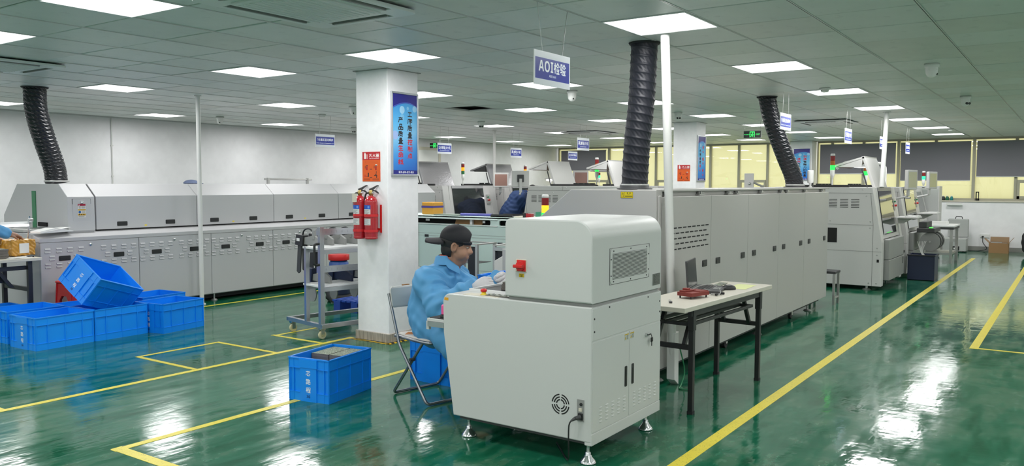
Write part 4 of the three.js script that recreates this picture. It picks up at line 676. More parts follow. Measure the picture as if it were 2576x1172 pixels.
// ---------------------------------------------------------------- the left-hand oven
{
  const o = thing('reflow_oven', 'long grey reflow oven along the left wall, hood over louvered doors', 'oven', [7.0, 0, -9.8]);
  const zc = -8.95, zh = -9.1, xa = 4.2, xz = 10.9, sf = zc + 0.0;
  wpart(o, 'lower_body', [prism([[zc - 0.025, 0.09], [zc - 0.025, 0.9], [zh - 0.03, 0.95], [-10.5, 0.95], [-10.5, 0.09]], 'x', xa, xz, 0.004)], M.ovenL);
  wpart(o, 'ledge', [prism([[zc + 0.004, 0.862], [zc + 0.004, 0.9], [zh - 0.05, 0.955], [zh - 0.05, 0.862]], 'x', xa - 0.005, xz + 0.005, 0.003)], M.ovenL);
  const seams = [4.2, 5.3, 6.262, 7.22, 8.18, 9.14, 10.1, 10.9], lg = prism([[0, 0.01], [0.004, 0.009], [0.013, -0.004], [0.013, -0.0055], [0, -0.0055]], 'x', -0.028, 0.028);
  const gripG = merge([prism(rrect(-0.062, -0.026, 0.062, 0.026, 0.009), 'z', 0, 0.007, 0.002), prism(rrect(-0.052, -0.018, 0.052, 0.01, 0.004), 'z', 0.0065, 0.009)]);
  const lock = lathe([[0, 0.014], [0.012, 0.014], [0.016, 0.008], [0.016, 0]].reverse(), 16).rotateX(Math.PI / 2);
  const spots = [[4.45, 5.055], [5.52, 6.02], [6.47, 7.0], [7.44, 7.96], [8.4, 8.92], [9.36, 9.88], [10.5]];
  spots.forEach((gx, k) => {
    const d = wpart(o, 'door', box(seams[k] + 0.003, 0.1, zc - 0.02, seams[k + 1] - 0.003, 0.858, zc, 0.003), M.ovenL);
    for (const x of gx) {
      const g = part(d, 'grip', gripG, M.black); g.position.set(x - 7, 0.683, zc + 9.8);
      for (const [dy, sh, skip] of [[0.105, 0, 0], [0.07, 0, 0], [0.025, 0.045, 1], [-0.01, 0.045, 1], [-0.055, 0, 0], [-0.09, 0, 0]]) for (const c of [-1.5, -0.5, 0.5, 1.5]) { if (skip && Math.abs(c) < 1) continue; { const q = part(d, 'louver', lg, M.ovenL); q.position.set(x + c * 0.118 - Math.sign(c) * sh - 7, 0.683 + dy, zc + 9.8); } }
    }
    const l = part(d, 'lock', lock, M.steel); l.position.set((gx.length > 1 ? (gx[0] + gx[1]) / 2 : gx[0] - 0.2) - 7 - 0.02, 0.815, zc + 9.8);
  });
  // hood: end cap and four lids
  const cap = [[zh + 0.02, 0.965], [zh + 0.02, 1.338], [-9.26, 1.48], [-10.22, 1.48], [-10.575, 1.11], [-10.58, 0.96]];
  const ec = wpart(o, 'end_cap', prism([[zh - 0.01, 0.925], [zh + 0.03, 0.965], ...cap.slice(1)], 'x', 4.56, 4.86, 0.006), M.ovenL);
  wpart(o, 'end_cap_base', box(4.62, 0.9, -10.2, 4.9, 0.97, zh - 0.06), M.ovenL);
  wpart(ec, 'hatch', box(4.615, 1.07, zh + 0.022, 4.813, 1.31, zh + 0.0275, 0.002), M.ovenL); wpart(ec, 'hatch_gap', box(4.61, 1.065, zh + 0.018, 4.818, 1.315, zh + 0.0222), M.seam); wpart(ec, 'latch', lathe([[0, 0.02], [0.012, 0.02], [0.016, 0.01], [0.016, 0]].reverse()).rotateX(Math.PI / 2).translate(4.713, 1.275, zh + 0.027), M.steel);
  const wt = canvasTex(128, 224, (x, w, h) => { x.fillStyle = '#d8d6d2'; x.fillRect(0, 0, w, h); x.fillStyle = '#9e1336'; x.fillRect(0, 0, w, 34); x.fillStyle = '#fff'; x.beginPath(); x.moveTo(10, 28); x.lineTo(34, 28); x.lineTo(22, 8); x.fill(); x.fillStyle = '#555'; for (let k = 0; k < 5; k++) { x.fillRect(20, 42 + k * 8, 24, 3); x.fillRect(62, 42 + k * 8, 58, 3); } x.fillStyle = '#c79a1c'; x.fillRect(0, 90, w, 20); x.fillRect(0, 162, w, 30); x.fillStyle = '#3a2a08'; for (let k = 0; k < 3; k++) x.fillRect(16 + k * 36, 168, 18, 18); x.fillStyle = '#1f62a8'; x.beginPath(); x.arc(30, 136, 22, 0, 7); x.fill(); x.fillStyle = '#555'; for (let k = 0; k < 5; k++) x.fillRect(62, 116 + k * 9, 58, 3); for (let k = 0; k < 3; k++) x.fillRect(8, 198 + k * 8, 110 - k * 8, 3); });
  const w = printed(ec, 'warning_label', 0.085, 0.15, 0.001, wt, M.paper); w.position.set(4.712 - 7, 1.185, zh + 0.0285 + 9.8);
  const hs = [4.885, 6.17, 7.365, 8.56, 9.75, 10.8], hg = [[5.19, 5.8], [6.42, 7.02], [7.63, 8.23], [8.83, 9.43], [10.0, 10.6]];
  for (let k = 0; k < 5; k++) {
    const l = wpart(o, 'hood_lid', prism(cap.map(([z, y]) => [z - 0.02, y]), 'x', hs[k] + 0.003, hs[k + 1] - 0.003, 0.006), M.ovenL);
    for (const x of hg[k]) { const g = part(l, 'grip', gripG, M.black); g.position.set(x - 7, 1.022, zh + 9.8 - 0.001); }
    wpart(l, 'mini_label', [box((hg[k][0] + hg[k][1]) / 2 - 0.03, 0.985, zh, (hg[k][0] + hg[k][1]) / 2, 1.0, zh + 0.001)], M.yellow);
  }
  wpart(o, 'hood_seal', box(4.9, 0.95, -10.4, 10.78, 0.972, zh - 0.03), M.slot);
  wpart(o, 'plinth', box(xa + 0.15, 0.03, -10.4, xz - 0.1, 0.1, zc - 0.12), M.soft);
  for (const x of [4.4, 6.35, 8.3, 10.6]) wpart(o, 'leveling_foot', [cyl([x, 0, zc - 0.09], [x, 0.02, zc - 0.09], 0.045, 0.03), cyl([x, 0.02, zc - 0.09], [x, 0.1, zc - 0.09], 0.012)], M.zinc);
  wpart(o, 'conveyor_mouth', [box(4.545, 1.0, -9.72, 4.562, 1.045, -9.52)], M.slot);
  wpart(o, 'outfeed', [box(4.22, 0.955, -9.75, 4.6, 0.985, -9.35, 0.004)], M.zinc);
  wpart(o, 'green_strip', box(4.553, 0.95, -9.86, 4.5605, 1.4, -9.775), M.greenPlastic, 'dark green tape strip');
}
duct([4.49, CEIL, -9.57], [4.73, 1.49, -9.64], 0.118, [[4.5, 2.3, -9.575], [4.6, 1.95, -9.6], [4.71, 1.65, -9.635]], 'shiny black ribbed duct above the left oven', 26, ductShiny, 0.02);
{
  const o = thing('gas_pipe_rail', 'thin steel pipe rail on top of the left oven near the column', 'rail', [8.4, 1.481, -9.9]);
  part(o, 'rail', cyl([-0.55, 0.07, 0], [0.35, 0.07, 0], 0.014, 0.014, 10), M.zinc); part(o, 'bracket', [box(-0.5, 0, -0.02, -0.47, 0.09, 0.02), box(0.25, 0, -0.02, 0.28, 0.09, 0.02)], M.zinc);
  const c = thing('cap', 'blue-grey cloth cap lying on top of the left oven', 'cap', [6.5, 1.482, -9.7], 0.3);
  part(c, 'crown', sdfMesh((x, y, z) => Math.max(ell(x, y, z, [0, 0, 0], [0.12, 0.055, 0.09]), -y), [-0.14, -0.01, -0.11], [0.14, 0.08, 0.11], 0.012), mat([0.16, 0.2, 0.33], 0.8)); part(c, 'brim', box(0.07, 0, -0.06, 0.17, 0.008, 0.06, 0.003), mat([0.1, 0.13, 0.24], 0.8));
  const p = thing('ceiling_pole', 'white pole from floor to ceiling in front of the left oven', 'pole', [6.03, 0, -8.83]); part(p, 'shaft', cyl([0, 0.01, 0], [0, CEIL, 0], 0.026, 0.026, 20), M.pole); part(p, 'foot_flange', cyl([0, 0, 0], [0, 0.012, 0], 0.045, 0.045, 20), M.pole); part(p, 'ceiling_flange', cyl([0, CEIL - 0.012, 0], [0, CEIL, 0], 0.042, 0.042, 20), M.pole);
}
// ---------------------------------------------------------------- blue crates
function crateGeo(L, W, H) {   // open box with rim, foot band, ribs; length along x, printed end at -x
  const t = 0.006, g = [];
  const tap = 0.012, wall = (x0, z0, x1, z1) => { };
  g.push(box(-L / 2 + 0.012, 0.004, -W / 2 + 0.012, L / 2 - 0.012, 0.01, W / 2 - 0.012));
  const side = (len, off, axis, sgn) => {
    const q = g, ex = (a0, y0, a1, y1, d0, d1) => q.push(axis === 'z' ? box(a0, y0, sgn * (off + d0), a1, y1, sgn * (off + d1)) : box(sgn * (off + d0), y0, a0, sgn * (off + d1), y1, a1));
    ex(-len / 2, 0.004, len / 2, H, -0.012, -0.006);                       // wall
    ex(-len / 2 - 0.002, H - 0.008, len / 2 + 0.002, H, -0.014, 0.006);    // rim lip
    ex(-len / 2, H * 0.76, len / 2, H - 0.008, -0.007, 0.0005);            // upper band
    ex(-len / 2, H * 0.755, len / 2, H * 0.77, -0.007, 0.004);             // ledge of the upper band
    ex(-len / 2, 0.0, len / 2, H * 0.2, -0.007, 0.0005);                   // foot band
    ex(-len / 2, H * 0.195, len / 2, H * 0.21, -0.007, 0.003);
    const n = axis === 'z' ? [-0.49, -0.3, 0, 0.3, 0.49] : [-0.49, -0.38, 0.38, 0.49]; for (const f of n) ex(f * len - 0.003, 0.004, f * len + 0.003, H - 0.008, -0.007, 0.003);
    if (axis === 'x') { ex(-0.2 * len, 0.0, 0.2 * len, H * 0.78, -0.007, 0.006); ex(-0.22 * len, H * 0.78, 0.22 * len, H - 0.008, -0.007, 0.01); }   // label panel and handle block
  };
  side(L, W / 2, 'z', 1); side(L, W / 2, 'z', -1); side(W, L / 2, 'x', 1); side(W, L / 2, 'x', -1);
  return merge(g);
}
const crateText = canvasTex(64, 256, (x, w, h) => { x.clearRect(0, 0, w, h); hanColumn(x, '芯路程', 32, 44, 52, 68, '#e8f2fb', 0.1); x.strokeStyle = '#0a2f66'; x.lineWidth = 4; x.font = 'bold 34px sans-serif'; x.fillStyle = '#0a3a80'; x.textAlign = 'center'; x.fillText('36', 32, 246); });
const crateTextM = new THREE.MeshStandardMaterial({ map: crateText, roughness: 0.5, transparent: true });
let crateN = 0;
const crateSets = {};
function crate(label, at, turn, L, W, H, text = true) {
  const key = [L, W, H].join(); crateSets[key] ??= crateGeo(L, W, H);
  const o = thing('plastic_crate', label, 'crate', at, turn, 'blue plastic crates');
  part(o, 'crate_body', crateSets[key], M.blue[crateN++ % 3]);
  if (text) { const d = part(o, 'printed_name', new THREE.PlaneGeometry(0.055, H * 0.72).rotateY(-Math.PI / 2).translate(-L / 2 - 0.0068, H * 0.42, 0), crateTextM, 'white printed characters'); }
  return o;
}
crate('blue crate with circuit boards standing alone on the floor', [3.985, 0, -4.33], 0.17, 0.49, 0.34, 0.3);
crate('blue crate half under the seat of the folding chair', [4.885, 0, -3.93], -0.03, 0.52, 0.44, 0.3, false);
crate('frontmost blue crate of the left group, its long side lit', [3.735, 0, -7.77], 0.06, 0.54, 0.42, 0.295);
crate('second blue crate of the left group, under the tipped one', [4.285, 0, -7.78], 0.02, 0.53, 0.42, 0.3);
crate('right-hand blue crate of the left group, ending at the white pole', [4.84, 0, -7.64], 0.16, 0.52, 0.4, 0.295);
crate('blue crate at the far left with white print on its end', [3.745, 0, -8.3], 0.0, 0.52, 0.42, 0.3);
crate('empty blue crate at the left edge, behind the printed one', [3.72, 0, -8.745], 0, 0.34, 0.42, 0.27);
crate('blue crate in the back row behind the tipped crate', [4.98, 0, -8.2], 0.12, 0.54, 0.42, 0.3);
crate('blue crate in the back row beside the red stool', [4.31, 0, -8.25], 0.05, 0.52, 0.42, 0.28);
{ const c = crate('tipped blue crate leaning open on top of the left group', [4.21, 0.31, -7.83], 0, 0.56, 0.42, 0.3); c.rotation.set(0.55, 0.1, -0.35, 'YXZ'); c.position.set(4.2, 0.375, -7.93); }
{
  const t = thing('board_block', 'stacked circuit boards filling the back of the lone blue crate', 'circuit board', [4.085, 0.012, -4.345], 0.17);
  for (const z of [-0.078, 0.078]) for (let k = 0; k < 5; k++) boardStack(t, 'board_pack', 0.255, 0.052, 0.147).position.set(0, 0.028 + k * 0.0545, z);
}
// red stool
{
  const o = thing('plastic_stool', 'red plastic stool behind the blue crates at the left', 'stool', [4.42, 0, -8.68], 0.1);
  part(o, 'seat', [box(-0.14, 0.44, -0.14, 0.14, 0.465, 0.14, 0.012, 2)], M.red);
  const side = () => { const h = new THREE.Path(); h.moveTo(-0.085, 0); h.lineTo(0.085, 0); h.lineTo(0.075, 0.26); h.quadraticCurveTo(0, 0.34, -0.075, 0.26); h.closePath(); const q = new THREE.Shape([[-0.15, 0], [-0.085, 0], [-0.075, 0.26], [-0.04, 0.31], [0.04, 0.31], [0.075, 0.26], [0.085, 0], [0.15, 0], [0.135, 0.44], [-0.135, 0.44]].map((p) => new THREE.Vector2(...p))); return prism(q, 'z', -0.006, 0.006, 0.002); };
  for (let k = 0; k < 4; k++) { const l = part(o, 'leg_panel', side().rotateX(-0.05).translate(0, 0.0, 0.142), M.red); l.rotation.y = k * Math.PI / 2; }
}
// bench at the left edge with parcels and the other worker's arm
{
  const o = thing('work_bench', 'grey-topped black work bench at the left edge', 'bench', [3.45, 0, -8.95]);
  part(o, 'bench_top', box(0.05, 0.71, -0.3, 0.6, 0.74, 0.36, 0.004), M.cream);
  for (const [x, z] of [[0.07, -0.25], [0.5, -0.25], [0.07, 0.3], [0.5, 0.3]]) part(o, 'leg', box(x - 0.02, 0, z - 0.02, x + 0.02, 0.71, z + 0.02), M.black);
  part(o, 'cross_bar', [box(0.485, 0.4, -0.24, 0.515, 0.44, 0.29), box(0.1, 0.62, 0.25, 0.48, 0.66, 0.28)], M.black);
  part(o, 'fold_brace', [prism([[0.16, 0.68], [0.2, 0.68], [0.37, 0.45], [0.33, 0.45]], 'z', 0.24, 0.27), prism([[0.12, 0.68], [0.16, 0.68], [0.3, 0.5], [0.26, 0.5]], 'z', 0.2, 0.23)], M.black);
  const p = thing('parcel', 'brown taped parcel on the bench by the left oven corner', 'parcel', [4.0, 0.741, -9.0], 0.15);
  const amb = mat([0.55, 0.27, 0.03], 0.22, { clearcoat: 0.5 });
  part(p, 'parcel_body', sdfMesh((x, y, z) => { const n = 0.004 * Math.sin(x * 60) * Math.cos(y * 50 + z * 40) + 0.003 * Math.sin(x * 130 + y * 90) * Math.sin(z * 110 - y * 60); const q = [Math.abs(x) - 0.12, Math.abs(y - 0.085) - 0.075, Math.abs(z) - 0.1]; return Math.hypot(Math.max(q[0], 0), Math.max(q[1], 0), Math.max(q[2], 0)) + Math.min(Math.max(...q), 0) - 0.006 + n; }, [-0.15, -0.005, -0.13], [0.15, 0.19, 0.13], 0.0065), amb);
  part(p, 'torn_label', box(-0.05, 0.03, 0.107, 0.05, 0.13, 0.113), M.paper);
  const p2 = thing('parcel', 'smaller brown parcel behind the stacked grey trays on the bench', 'parcel', [3.74, 0.741, -9.12]); part(p2, 'parcel_body', box(-0.1, 0, -0.07, 0.1, 0.13, 0.07, 0.012, 2), amb); part(p2, 'torn_label', box(-0.06, 0.03, 0.069, 0.06, 0.11, 0.073), M.paper);
  const t = thing('tray_stack', 'dark stack of circuit boards on the bench at the left edge', 'circuit board', [3.68, 0.741, -8.78]); for (let k = 0; k < 4; k++) boardStack(t, 'board_layer', 0.2, 0.022, 0.16).position.set((k % 2) * 0.004, 0.012 + k * 0.0235, 0);
  const s = thing('paper_sheets', 'loose white papers at the front edge of the bench', 'paper', [3.86, 0.741, -8.68]); part(s, 'sheet', [box(-0.1, 0, -0.06, 0.13, 0.003, 0.06), box(-0.07, 0.004, -0.045, 0.11, 0.008, 0.06).rotateY(0.2)], M.paper); part(s, 'clip', box(0.09, 0.004, -0.02, 0.14, 0.014, 0.03), M.soft);
  const m = thing('manual', 'open white manual lying on the left oven ledge', 'booklet', [4.38, 0.96, -9.05], 0.2); part(m, 'page', [prism([[-0.2, 0.0], [0.19, 0.005], [0.19, 0.012], [-0.02, 0.05], [-0.2, 0.02]], 'z', -0.08, 0.08), box(-0.2, 0.03, -0.075, 0.16, 0.033, 0.085).rotateZ(0.12)], M.paper);
  const l = thing('bench_lamp', 'lit tube lamp above the bench at the left edge', 'lamp', [3.78, 0.741, -9.1]);
  part(l, 'post', cyl([0.37, 0.13, 0.0], [0.37, 0.4, 0.05], 0.008), M.steel); part(l, 'reflector', prism([[-0.045, 0.0], [0.0, 0.022], [0.045, 0.0], [0.0, 0.03]], 'x', -0.35, 0.37).translate(0, 0.315, 0.01), M.frameWhite);
  const tubeM = mat([0.9, 0.9, 0.95], 0.4, { emissive: lin(0.95, 0.93, 1), emissiveIntensity: 3 }); part(l, 'lamp_tube', cyl([-0.33, 0.308, 0.07], [0.35, 0.308, 0.07], 0.012), tubeM, 'glowing white tube');
  const L = new THREE.RectAreaLight(lin(0.95, 0.94, 1), 10, 0.66, 0.03); L.position.set(0.01, 0.292, 0.07); L.rotation.x = -Math.PI / 2; l.add(L);
  part(l, 'clamp', [cbox(0.38, 0.36, 0.05, 0.05, 0.03, 0.03, 0.005), cbox(0.36, 0.33, 0.07, 0.03, 0.03, 0.03, 0.005)], M.steel);
}
// ---------------------------------------------------------------- people
const SKIN = mat([0.36, 0.19, 0.12], 0.5), HAIR = mat([0.012, 0.011, 0.011], 0.6), GLOVE = mat([0.62, 0.6, 0.62], 0.8), EYE_W = mat([0.4, 0.37, 0.34], 0.45), LIP = mat([0.27, 0.1, 0.08], 0.5);
const SMOCK = mat([0.09, 0.32, 0.6], 0.62, { sheen: 0.25 }), NAVYCLOTH = mat([0.02, 0.05, 0.15], 0.75), TROUSER = mat([0.012, 0.018, 0.045], 0.8), SHOE = mat([0.02, 0.025, 0.05], 0.5);
const pieces = (list, k) => (x, y, z) => { let d = 9; for (const s of list) d = smin(d, s(x, y, z), k); return d; };
const C = (a, b, ra, rb) => (x, y, z) => cone(x, y, z, a, b, ra, rb);
const E3 = (c, r) => (x, y, z) => ell(x, y, z, c, r);
// head shapes in head axes (face towards +z), origin at the middle of the head
const headF = pieces([E3([0, 0.03, -0.012], [0.078, 0.095, 0.098]), E3([0, -0.035, 0.02], [0.068, 0.085, 0.072]), C([-0.038, -0.058, 0.042], [0.038, -0.058, 0.042], 0.04, 0.04), C([0, -0.1, 0.052], [0, -0.112, 0.015], 0.034, 0.055), C([0, 0.002, 0.088], [0, -0.036, 0.106], 0.01, 0.015), C([-0.014, -0.04, 0.092], [0.014, -0.04, 0.092], 0.011, 0.011), C([-0.03, 0.018, 0.08], [0.03, 0.018, 0.08], 0.012, 0.012), C([-0.018, -0.075, 0.086], [0.018, -0.075, 0.086], 0.009, 0.009)], 0.022);
const headSkin = (x, y, z) => { let d = headF(x, y, z); d = -smin(-d, ell(x, y, z, [0.032, -0.004, 0.098], [0.018, 0.01, 0.014]), 0.01); d = -smin(-d, ell(x, y, z, [-0.032, -0.004, 0.098], [0.018, 0.01, 0.014]), 0.01); d = -smin(-d, ell(x, y, z, [0, -0.0765, 0.1], [0.024, 0.0025, 0.012]), 0.004); for (const s of [-1, 1]) { let e = ell(x, y, z, [s * 0.08, -0.012, -0.008], [0.013, 0.034, 0.022]); e = Math.max(e, -ell(x, y, z, [s * 0.09, -0.01, -0.004], [0.008, 0.02, 0.012])); d = smin(d, e, 0.008); } return d; };
const hairF = (x, y, z) => Math.max(Math.min(ell(x, y, z, [0, 0.03, -0.014], [0.083, 0.101, 0.103]), ell(x, y, z, [0, -0.035, -0.03], [0.072, 0.07, 0.072])), z - 0.05 + Math.max(0, -y) * 0.9, -0.085 - y, z > -0.02 ? 0.008 - y - 0.25 * (z - 0.03) * 0 - (z > 0.018 ? 0.03 : 0) : -1);
const capF = (x, y, z) => {
  let d = ell(x, y, z, [0, 0.048, -0.006], [0.094, 0.094, 0.113]); d = Math.max(d, 0.026 - 0.12 * z - y);
  d = Math.max(d, -ell(x, y, z, [0, 0.05, 0.112], [0.05, 0.034, 0.045]));
  const strap = Math.max(Math.abs(ell(x, y, z, [0, 0.048, -0.006], [0.095, 0.094, 0.114])) - 0.003, Math.abs(y - 0.022) - 0.009, 0.05 - z);
  const by = y - 0.042 + 4.6 * x * x - 0.16 * (z + 0.1), brim = Math.max(Math.abs(by + 0.012) - 0.0085, (((x / 0.08) ** 4 + ((z + 0.1) / 0.115) ** 4) ** 0.25 - 1) * 0.09, z + 0.08);
  return Math.min(smin(d, brim, 0.01), strap, ball0(x, y - 0.1405, z + 0.006, 0.006));
};
const ball0 = (x, y, z, r) => Math.hypot(x, y, z) - r;
function frame(fwd, up) { const f = V(...fwd).normalize(), r = V(...up).cross(f).normalize(), u = f.clone().cross(r); return { r, u, f }; }
function moved(g, fr, at) { const m = new THREE.Matrix4().makeBasis(fr.r, fr.u, fr.f).setPosition(...at); return g.applyMatrix4(m); }
// a hand in hand axes: +z to the knuckles, +y back of the hand, thumb towards +x (mirrored by s)
function handShape(s, curl, grow) {
  const list = [C([0, 0, -0.02], [0, 0, 0.03], 0.024, 0.028), C([-0.022, 0, 0.06], [0.022, 0, 0.06], 0.015, 0.016), C([-0.018, 0, 0.03], [-0.024, 0, 0.075], 0.017, 0.013), C([0.016, 0, 0.03], [0.026, 0, 0.078], 0.019, 0.014), C([0, 0, 0.03], [0, 0, 0.08], 0.018, 0.014)].map((q) => (x, y, z) => q(x * s, y, z) - grow);
  const fingers = [[0.03, 1], [0.0105, 1.1], [-0.0095, 1.02], [-0.028, 0.84]].map(([bx, len], k) => {
    let p = [bx, 0, 0.08], a = 0; const seg = [0.042, 0.027, 0.02].map((l) => l * len), pts = [p];
    seg.forEach((l, i) => { a += curl[i] * (1 + 0.08 * k); p = [p[0] + bx * 0.08, p[1] - l * Math.sin(a), p[2] + l * Math.cos(a)]; pts.push(p); });
    return (x, y, z) => Math.min(cone(x * s, y, z, pts[0], pts[1], 0.0105, 0.0095), cone(x * s, y, z, pts[1], pts[2], 0.0095, 0.0085), cone(x * s, y, z, pts[2], pts[3], 0.0085, 0.0075)) - grow;
  });
  const thumb = (x, y, z) => Math.min(cone(x * s, y, z, [0.022, -0.006, 0.012], [0.045, -0.016, 0.045], 0.014, 0.011), cone(x * s, y, z, [0.045, -0.016, 0.045], [0.044, -0.034, 0.075], 0.011, 0.0085)) - grow;
  const palm = pieces(list, 0.02);
  return (x, y, z) => { let d = palm(x, y, z); let f = 9; for (const q of fingers) f = Math.min(f, q(x, y, z)); d = smin(d, f, 0.008); return smin(d, thumb(x, y, z), 0.01); };
}
const handMesh = (s, curl, grow = 0) => sdfMesh(handShape(s, curl, grow), [-0.07, -0.11, -0.05], [0.07, 0.045, 0.19], 0.0036);
function buildPerson(o, P, style) {
  const skinGeo = [];
  const limbs = [C(P.hip, P.chest, 0.13, 0.14), C(P.chest, P.neck, 0.13, 0.06), C(P.neck, P.head, 0.056, 0.052)];
  for (const k of ['L', 'R']) limbs.push(C(P['sh' + k], P['el' + k], 0.05, 0.042), C(P['el' + k], P['wr' + k], 0.042, 0.028), C(P.hip.map((v, i) => v + (P['kn' + k][i] - v) * 0.12), P['kn' + k], 0.085, 0.06), C(P['kn' + k], P['an' + k], 0.055, 0.038), C(P['an' + k], P['to' + k], 0.038, 0.03), C(P.chest, P['sh' + k], 0.1, 0.055));
  const all = [...limbs.keys()], box0 = (pad) => { const q = Object.values(P).filter((v) => v.length === 3 && v !== P.face && v !== P.up); return [[0, 1, 2].map((i) => Math.min(...q.map((v) => v[i])) - pad), [0, 1, 2].map((i) => Math.max(...q.map((v) => v[i])) + pad)]; };
  const [lo, hi] = box0(0.2);
  skinGeo.push(sdfMesh(pieces(limbs, 0.05), lo, hi, 0.016));
  const hf = frame(P.face, P.up ?? [0, 1, 0]);
  skinGeo.push(moved(sdfMesh(headSkin, [-0.11, -0.15, -0.12], [0.11, 0.14, 0.14], 0.0042), hf, P.head));
  if (!style.gloves) for (const [k, s] of [['L', 1], ['R', -1]]) if (P['hand' + k]) skinGeo.push(moved(handMesh(s, [0.35, 0.5, 0.4]), frame(P['hand' + k], P['back' + k]), P['wr' + k]));
  part(o, 'body', skinGeo, style.skin ?? SKIN);
  const eyes = [-1, 1].map((s) => ball(s * 0.032, -0.005, 0.077, 0.0128, 1, 0.42, 1)); part(o, 'eyes', moved(merge(eyes), hf, P.head), EYE_W);
  part(o, 'pupils', moved(merge([-1, 1].map((s) => ball(s * 0.032, -0.006, 0.0885, 0.005, 1, 1, 0.6))), hf, P.head), HAIR);
  part(o, 'eyebrows', moved(merge([-1, 1].map((s) => tube([[s * 0.016, 0.02, 0.095], [s * 0.034, 0.025, 0.091], [s * 0.052, 0.018, 0.076]], 0.0035, 10, 6))), hf, P.head), HAIR);
  part(o, 'lips', moved(merge([tube([[-0.02, -0.077, 0.085], [0, -0.0725, 0.0975], [0.02, -0.077, 0.085]], 0.0035, 12, 6), tube([[-0.018, -0.0785, 0.085], [0, -0.083, 0.0955], [0.018, -0.0785, 0.085]], 0.004, 12, 6)]), hf, P.head), LIP);
  part(o, 'hair', moved(sdfMesh(hairF, [-0.1, -0.1, -0.13], [0.1, 0.15, 0.08], 0.005), hf, P.head), HAIR, 'short black hair');
  if (style.cap) part(o, 'cap', moved(sdfMesh(capF, [-0.11, -0.01, -0.24], [0.11, 0.17, 0.13], 0.0042), hf, P.head), style.cap, 'black cap worn backwards');
  // coat or smock
  const sl = style.sleeve ?? 1, cl = [C(P.hip, P.waist, style.fat * 1.02, style.fat), C(P.waist, P.chest, style.fat, style.fat * 0.97), C(P.chest, P.neck.map((v, i) => v - (i === 1 ? 0.045 : 0)), style.fat * 0.95, 0.085)];
  for (const k of ['L', 'R']) { cl.push(C(P.chest, P['sh' + k], style.fat * 0.72, 0.08), C(P['sh' + k], P['el' + k], 0.083 * sl, 0.078 * sl), C(P['el' + k], P['wr' + k].map((v, i) => v + (P['el' + k][i] - v) * 0.06), 0.079 * sl, 0.056 * sl)); for (const s of P['skirt' + k] ?? []) cl.push(C(...s)); }
  const elbows = [P.elR, P.elL], core = pieces(cl, 0.075), R = style.wrinkle ?? 0.004;
  const cuffs = ['L', 'R'].map((k) => { const w = P['wr' + k], e = P['el' + k], d = V(...w).sub(V(...e)).normalize(); return [w, d]; });
  const coat = (x, y, z) => {
    let d = core(x, y, z);
    if (d > 0.05) return d;
    const f = Math.sin(70 * y + 34 * x + 4 * Math.sin(15 * z)) + 0.9 * Math.sin(58 * z - 46 * y + 4 * Math.sin(21 * x)) + 0.6 * Math.sin(30 * x + 25 * y + 40 * z);
    d += R * f * (0.6 + 0.4 * Math.sin(7 * y + 5 * z));
    for (const e of elbows) { const q = Math.hypot(x - e[0], y - e[1], z - e[2]); if (q < 0.17) d += 0.007 * Math.sin(q * 95 + 5 * x) * (1 - q / 0.17); }
    for (const [w, n] of cuffs) { const q = (x - w[0]) * n.x + (y - w[1]) * n.y + (z - w[2]) * n.z; if (Math.hypot(x - w[0], y - w[1], z - w[2]) < 0.14) d = Math.max(d, q + 0.005); }
    // neck opening
    d = Math.max(d, -cone(x, y, z, P.neck.map((v, i) => v + (P.head[i] - v) * 0.0), P.head, 0.062, 0.09));
    return d;
  };
  const [l2, h2] = box0(0.24); l2[1] = style.hem ?? l2[1]; h2[1] = P.neck[1] + 0.07;
  part(o, style.coatName, sdfMesh(coat, l2, h2, 0.0105), style.coat);
  // collar standing round the neck
  const fwd = V(...P.face).setY(0).normalize(), side = V(fwd.z, 0, -fwd.x), col = [];
  const ring = (r, dy, open, flare, tall) => { const pos = [], idx = [], n = 30; for (let i = 0; i <= n; i++) { const a = -Math.PI + open + (2 * Math.PI - 2 * open) * i / n, f = Math.cos(a + Math.PI), s = Math.sin(a + Math.PI), drop = -0.035 * (1 - Math.cos(a)) / 2 * 0 + (f > 0 ? -0.06 * f : 0.02); for (const [rr, yy] of [[r, 0], [r * (1 + flare * 0.6), -tall * 0.2], [r * (1 + flare), -tall]]) { const p = V(P.neck[0], P.neck[1] + dy + drop + yy, P.neck[2]).addScaledVector(fwd, f * rr * 1.05 + 0.012).addScaledVector(side, s * rr); pos.push(p.x, p.y, p.z); } if (i < n) for (const q of [0, 1]) { const b = i * 3 + q; idx.push(b, b + 1, b + 3, b + 1, b + 4, b + 3); } } const g = new THREE.BufferGeometry(); g.setAttribute('position', new THREE.BufferAttribute(new Float32Array(pos), 3)); g.setIndex(idx); g.computeVertexNormals(); return g; };
  part(o, 'collar', ring(0.073, 0.05, 0.75, 0.42, 0.06), style.collarM ?? style.coat);
  if (style.shirt) part(o, 'shirt_collar', ring(0.063, 0.052, 0.12, 0.16, 0.05), style.shirt, 'orange shirt collar');
  // trousers and shoes
  const tr = []; for (const k of ['L', 'R']) tr.push(C(P.hip, P['kn' + k], 0.11, 0.085), C(P['kn' + k], P['an' + k], 0.082, 0.062));
  part(o, 'trousers', sdfMesh(pieces(tr, 0.03), lo, [hi[0], P.hip[1] + 0.08, hi[2]], 0.018), style.trousers ?? TROUSER);
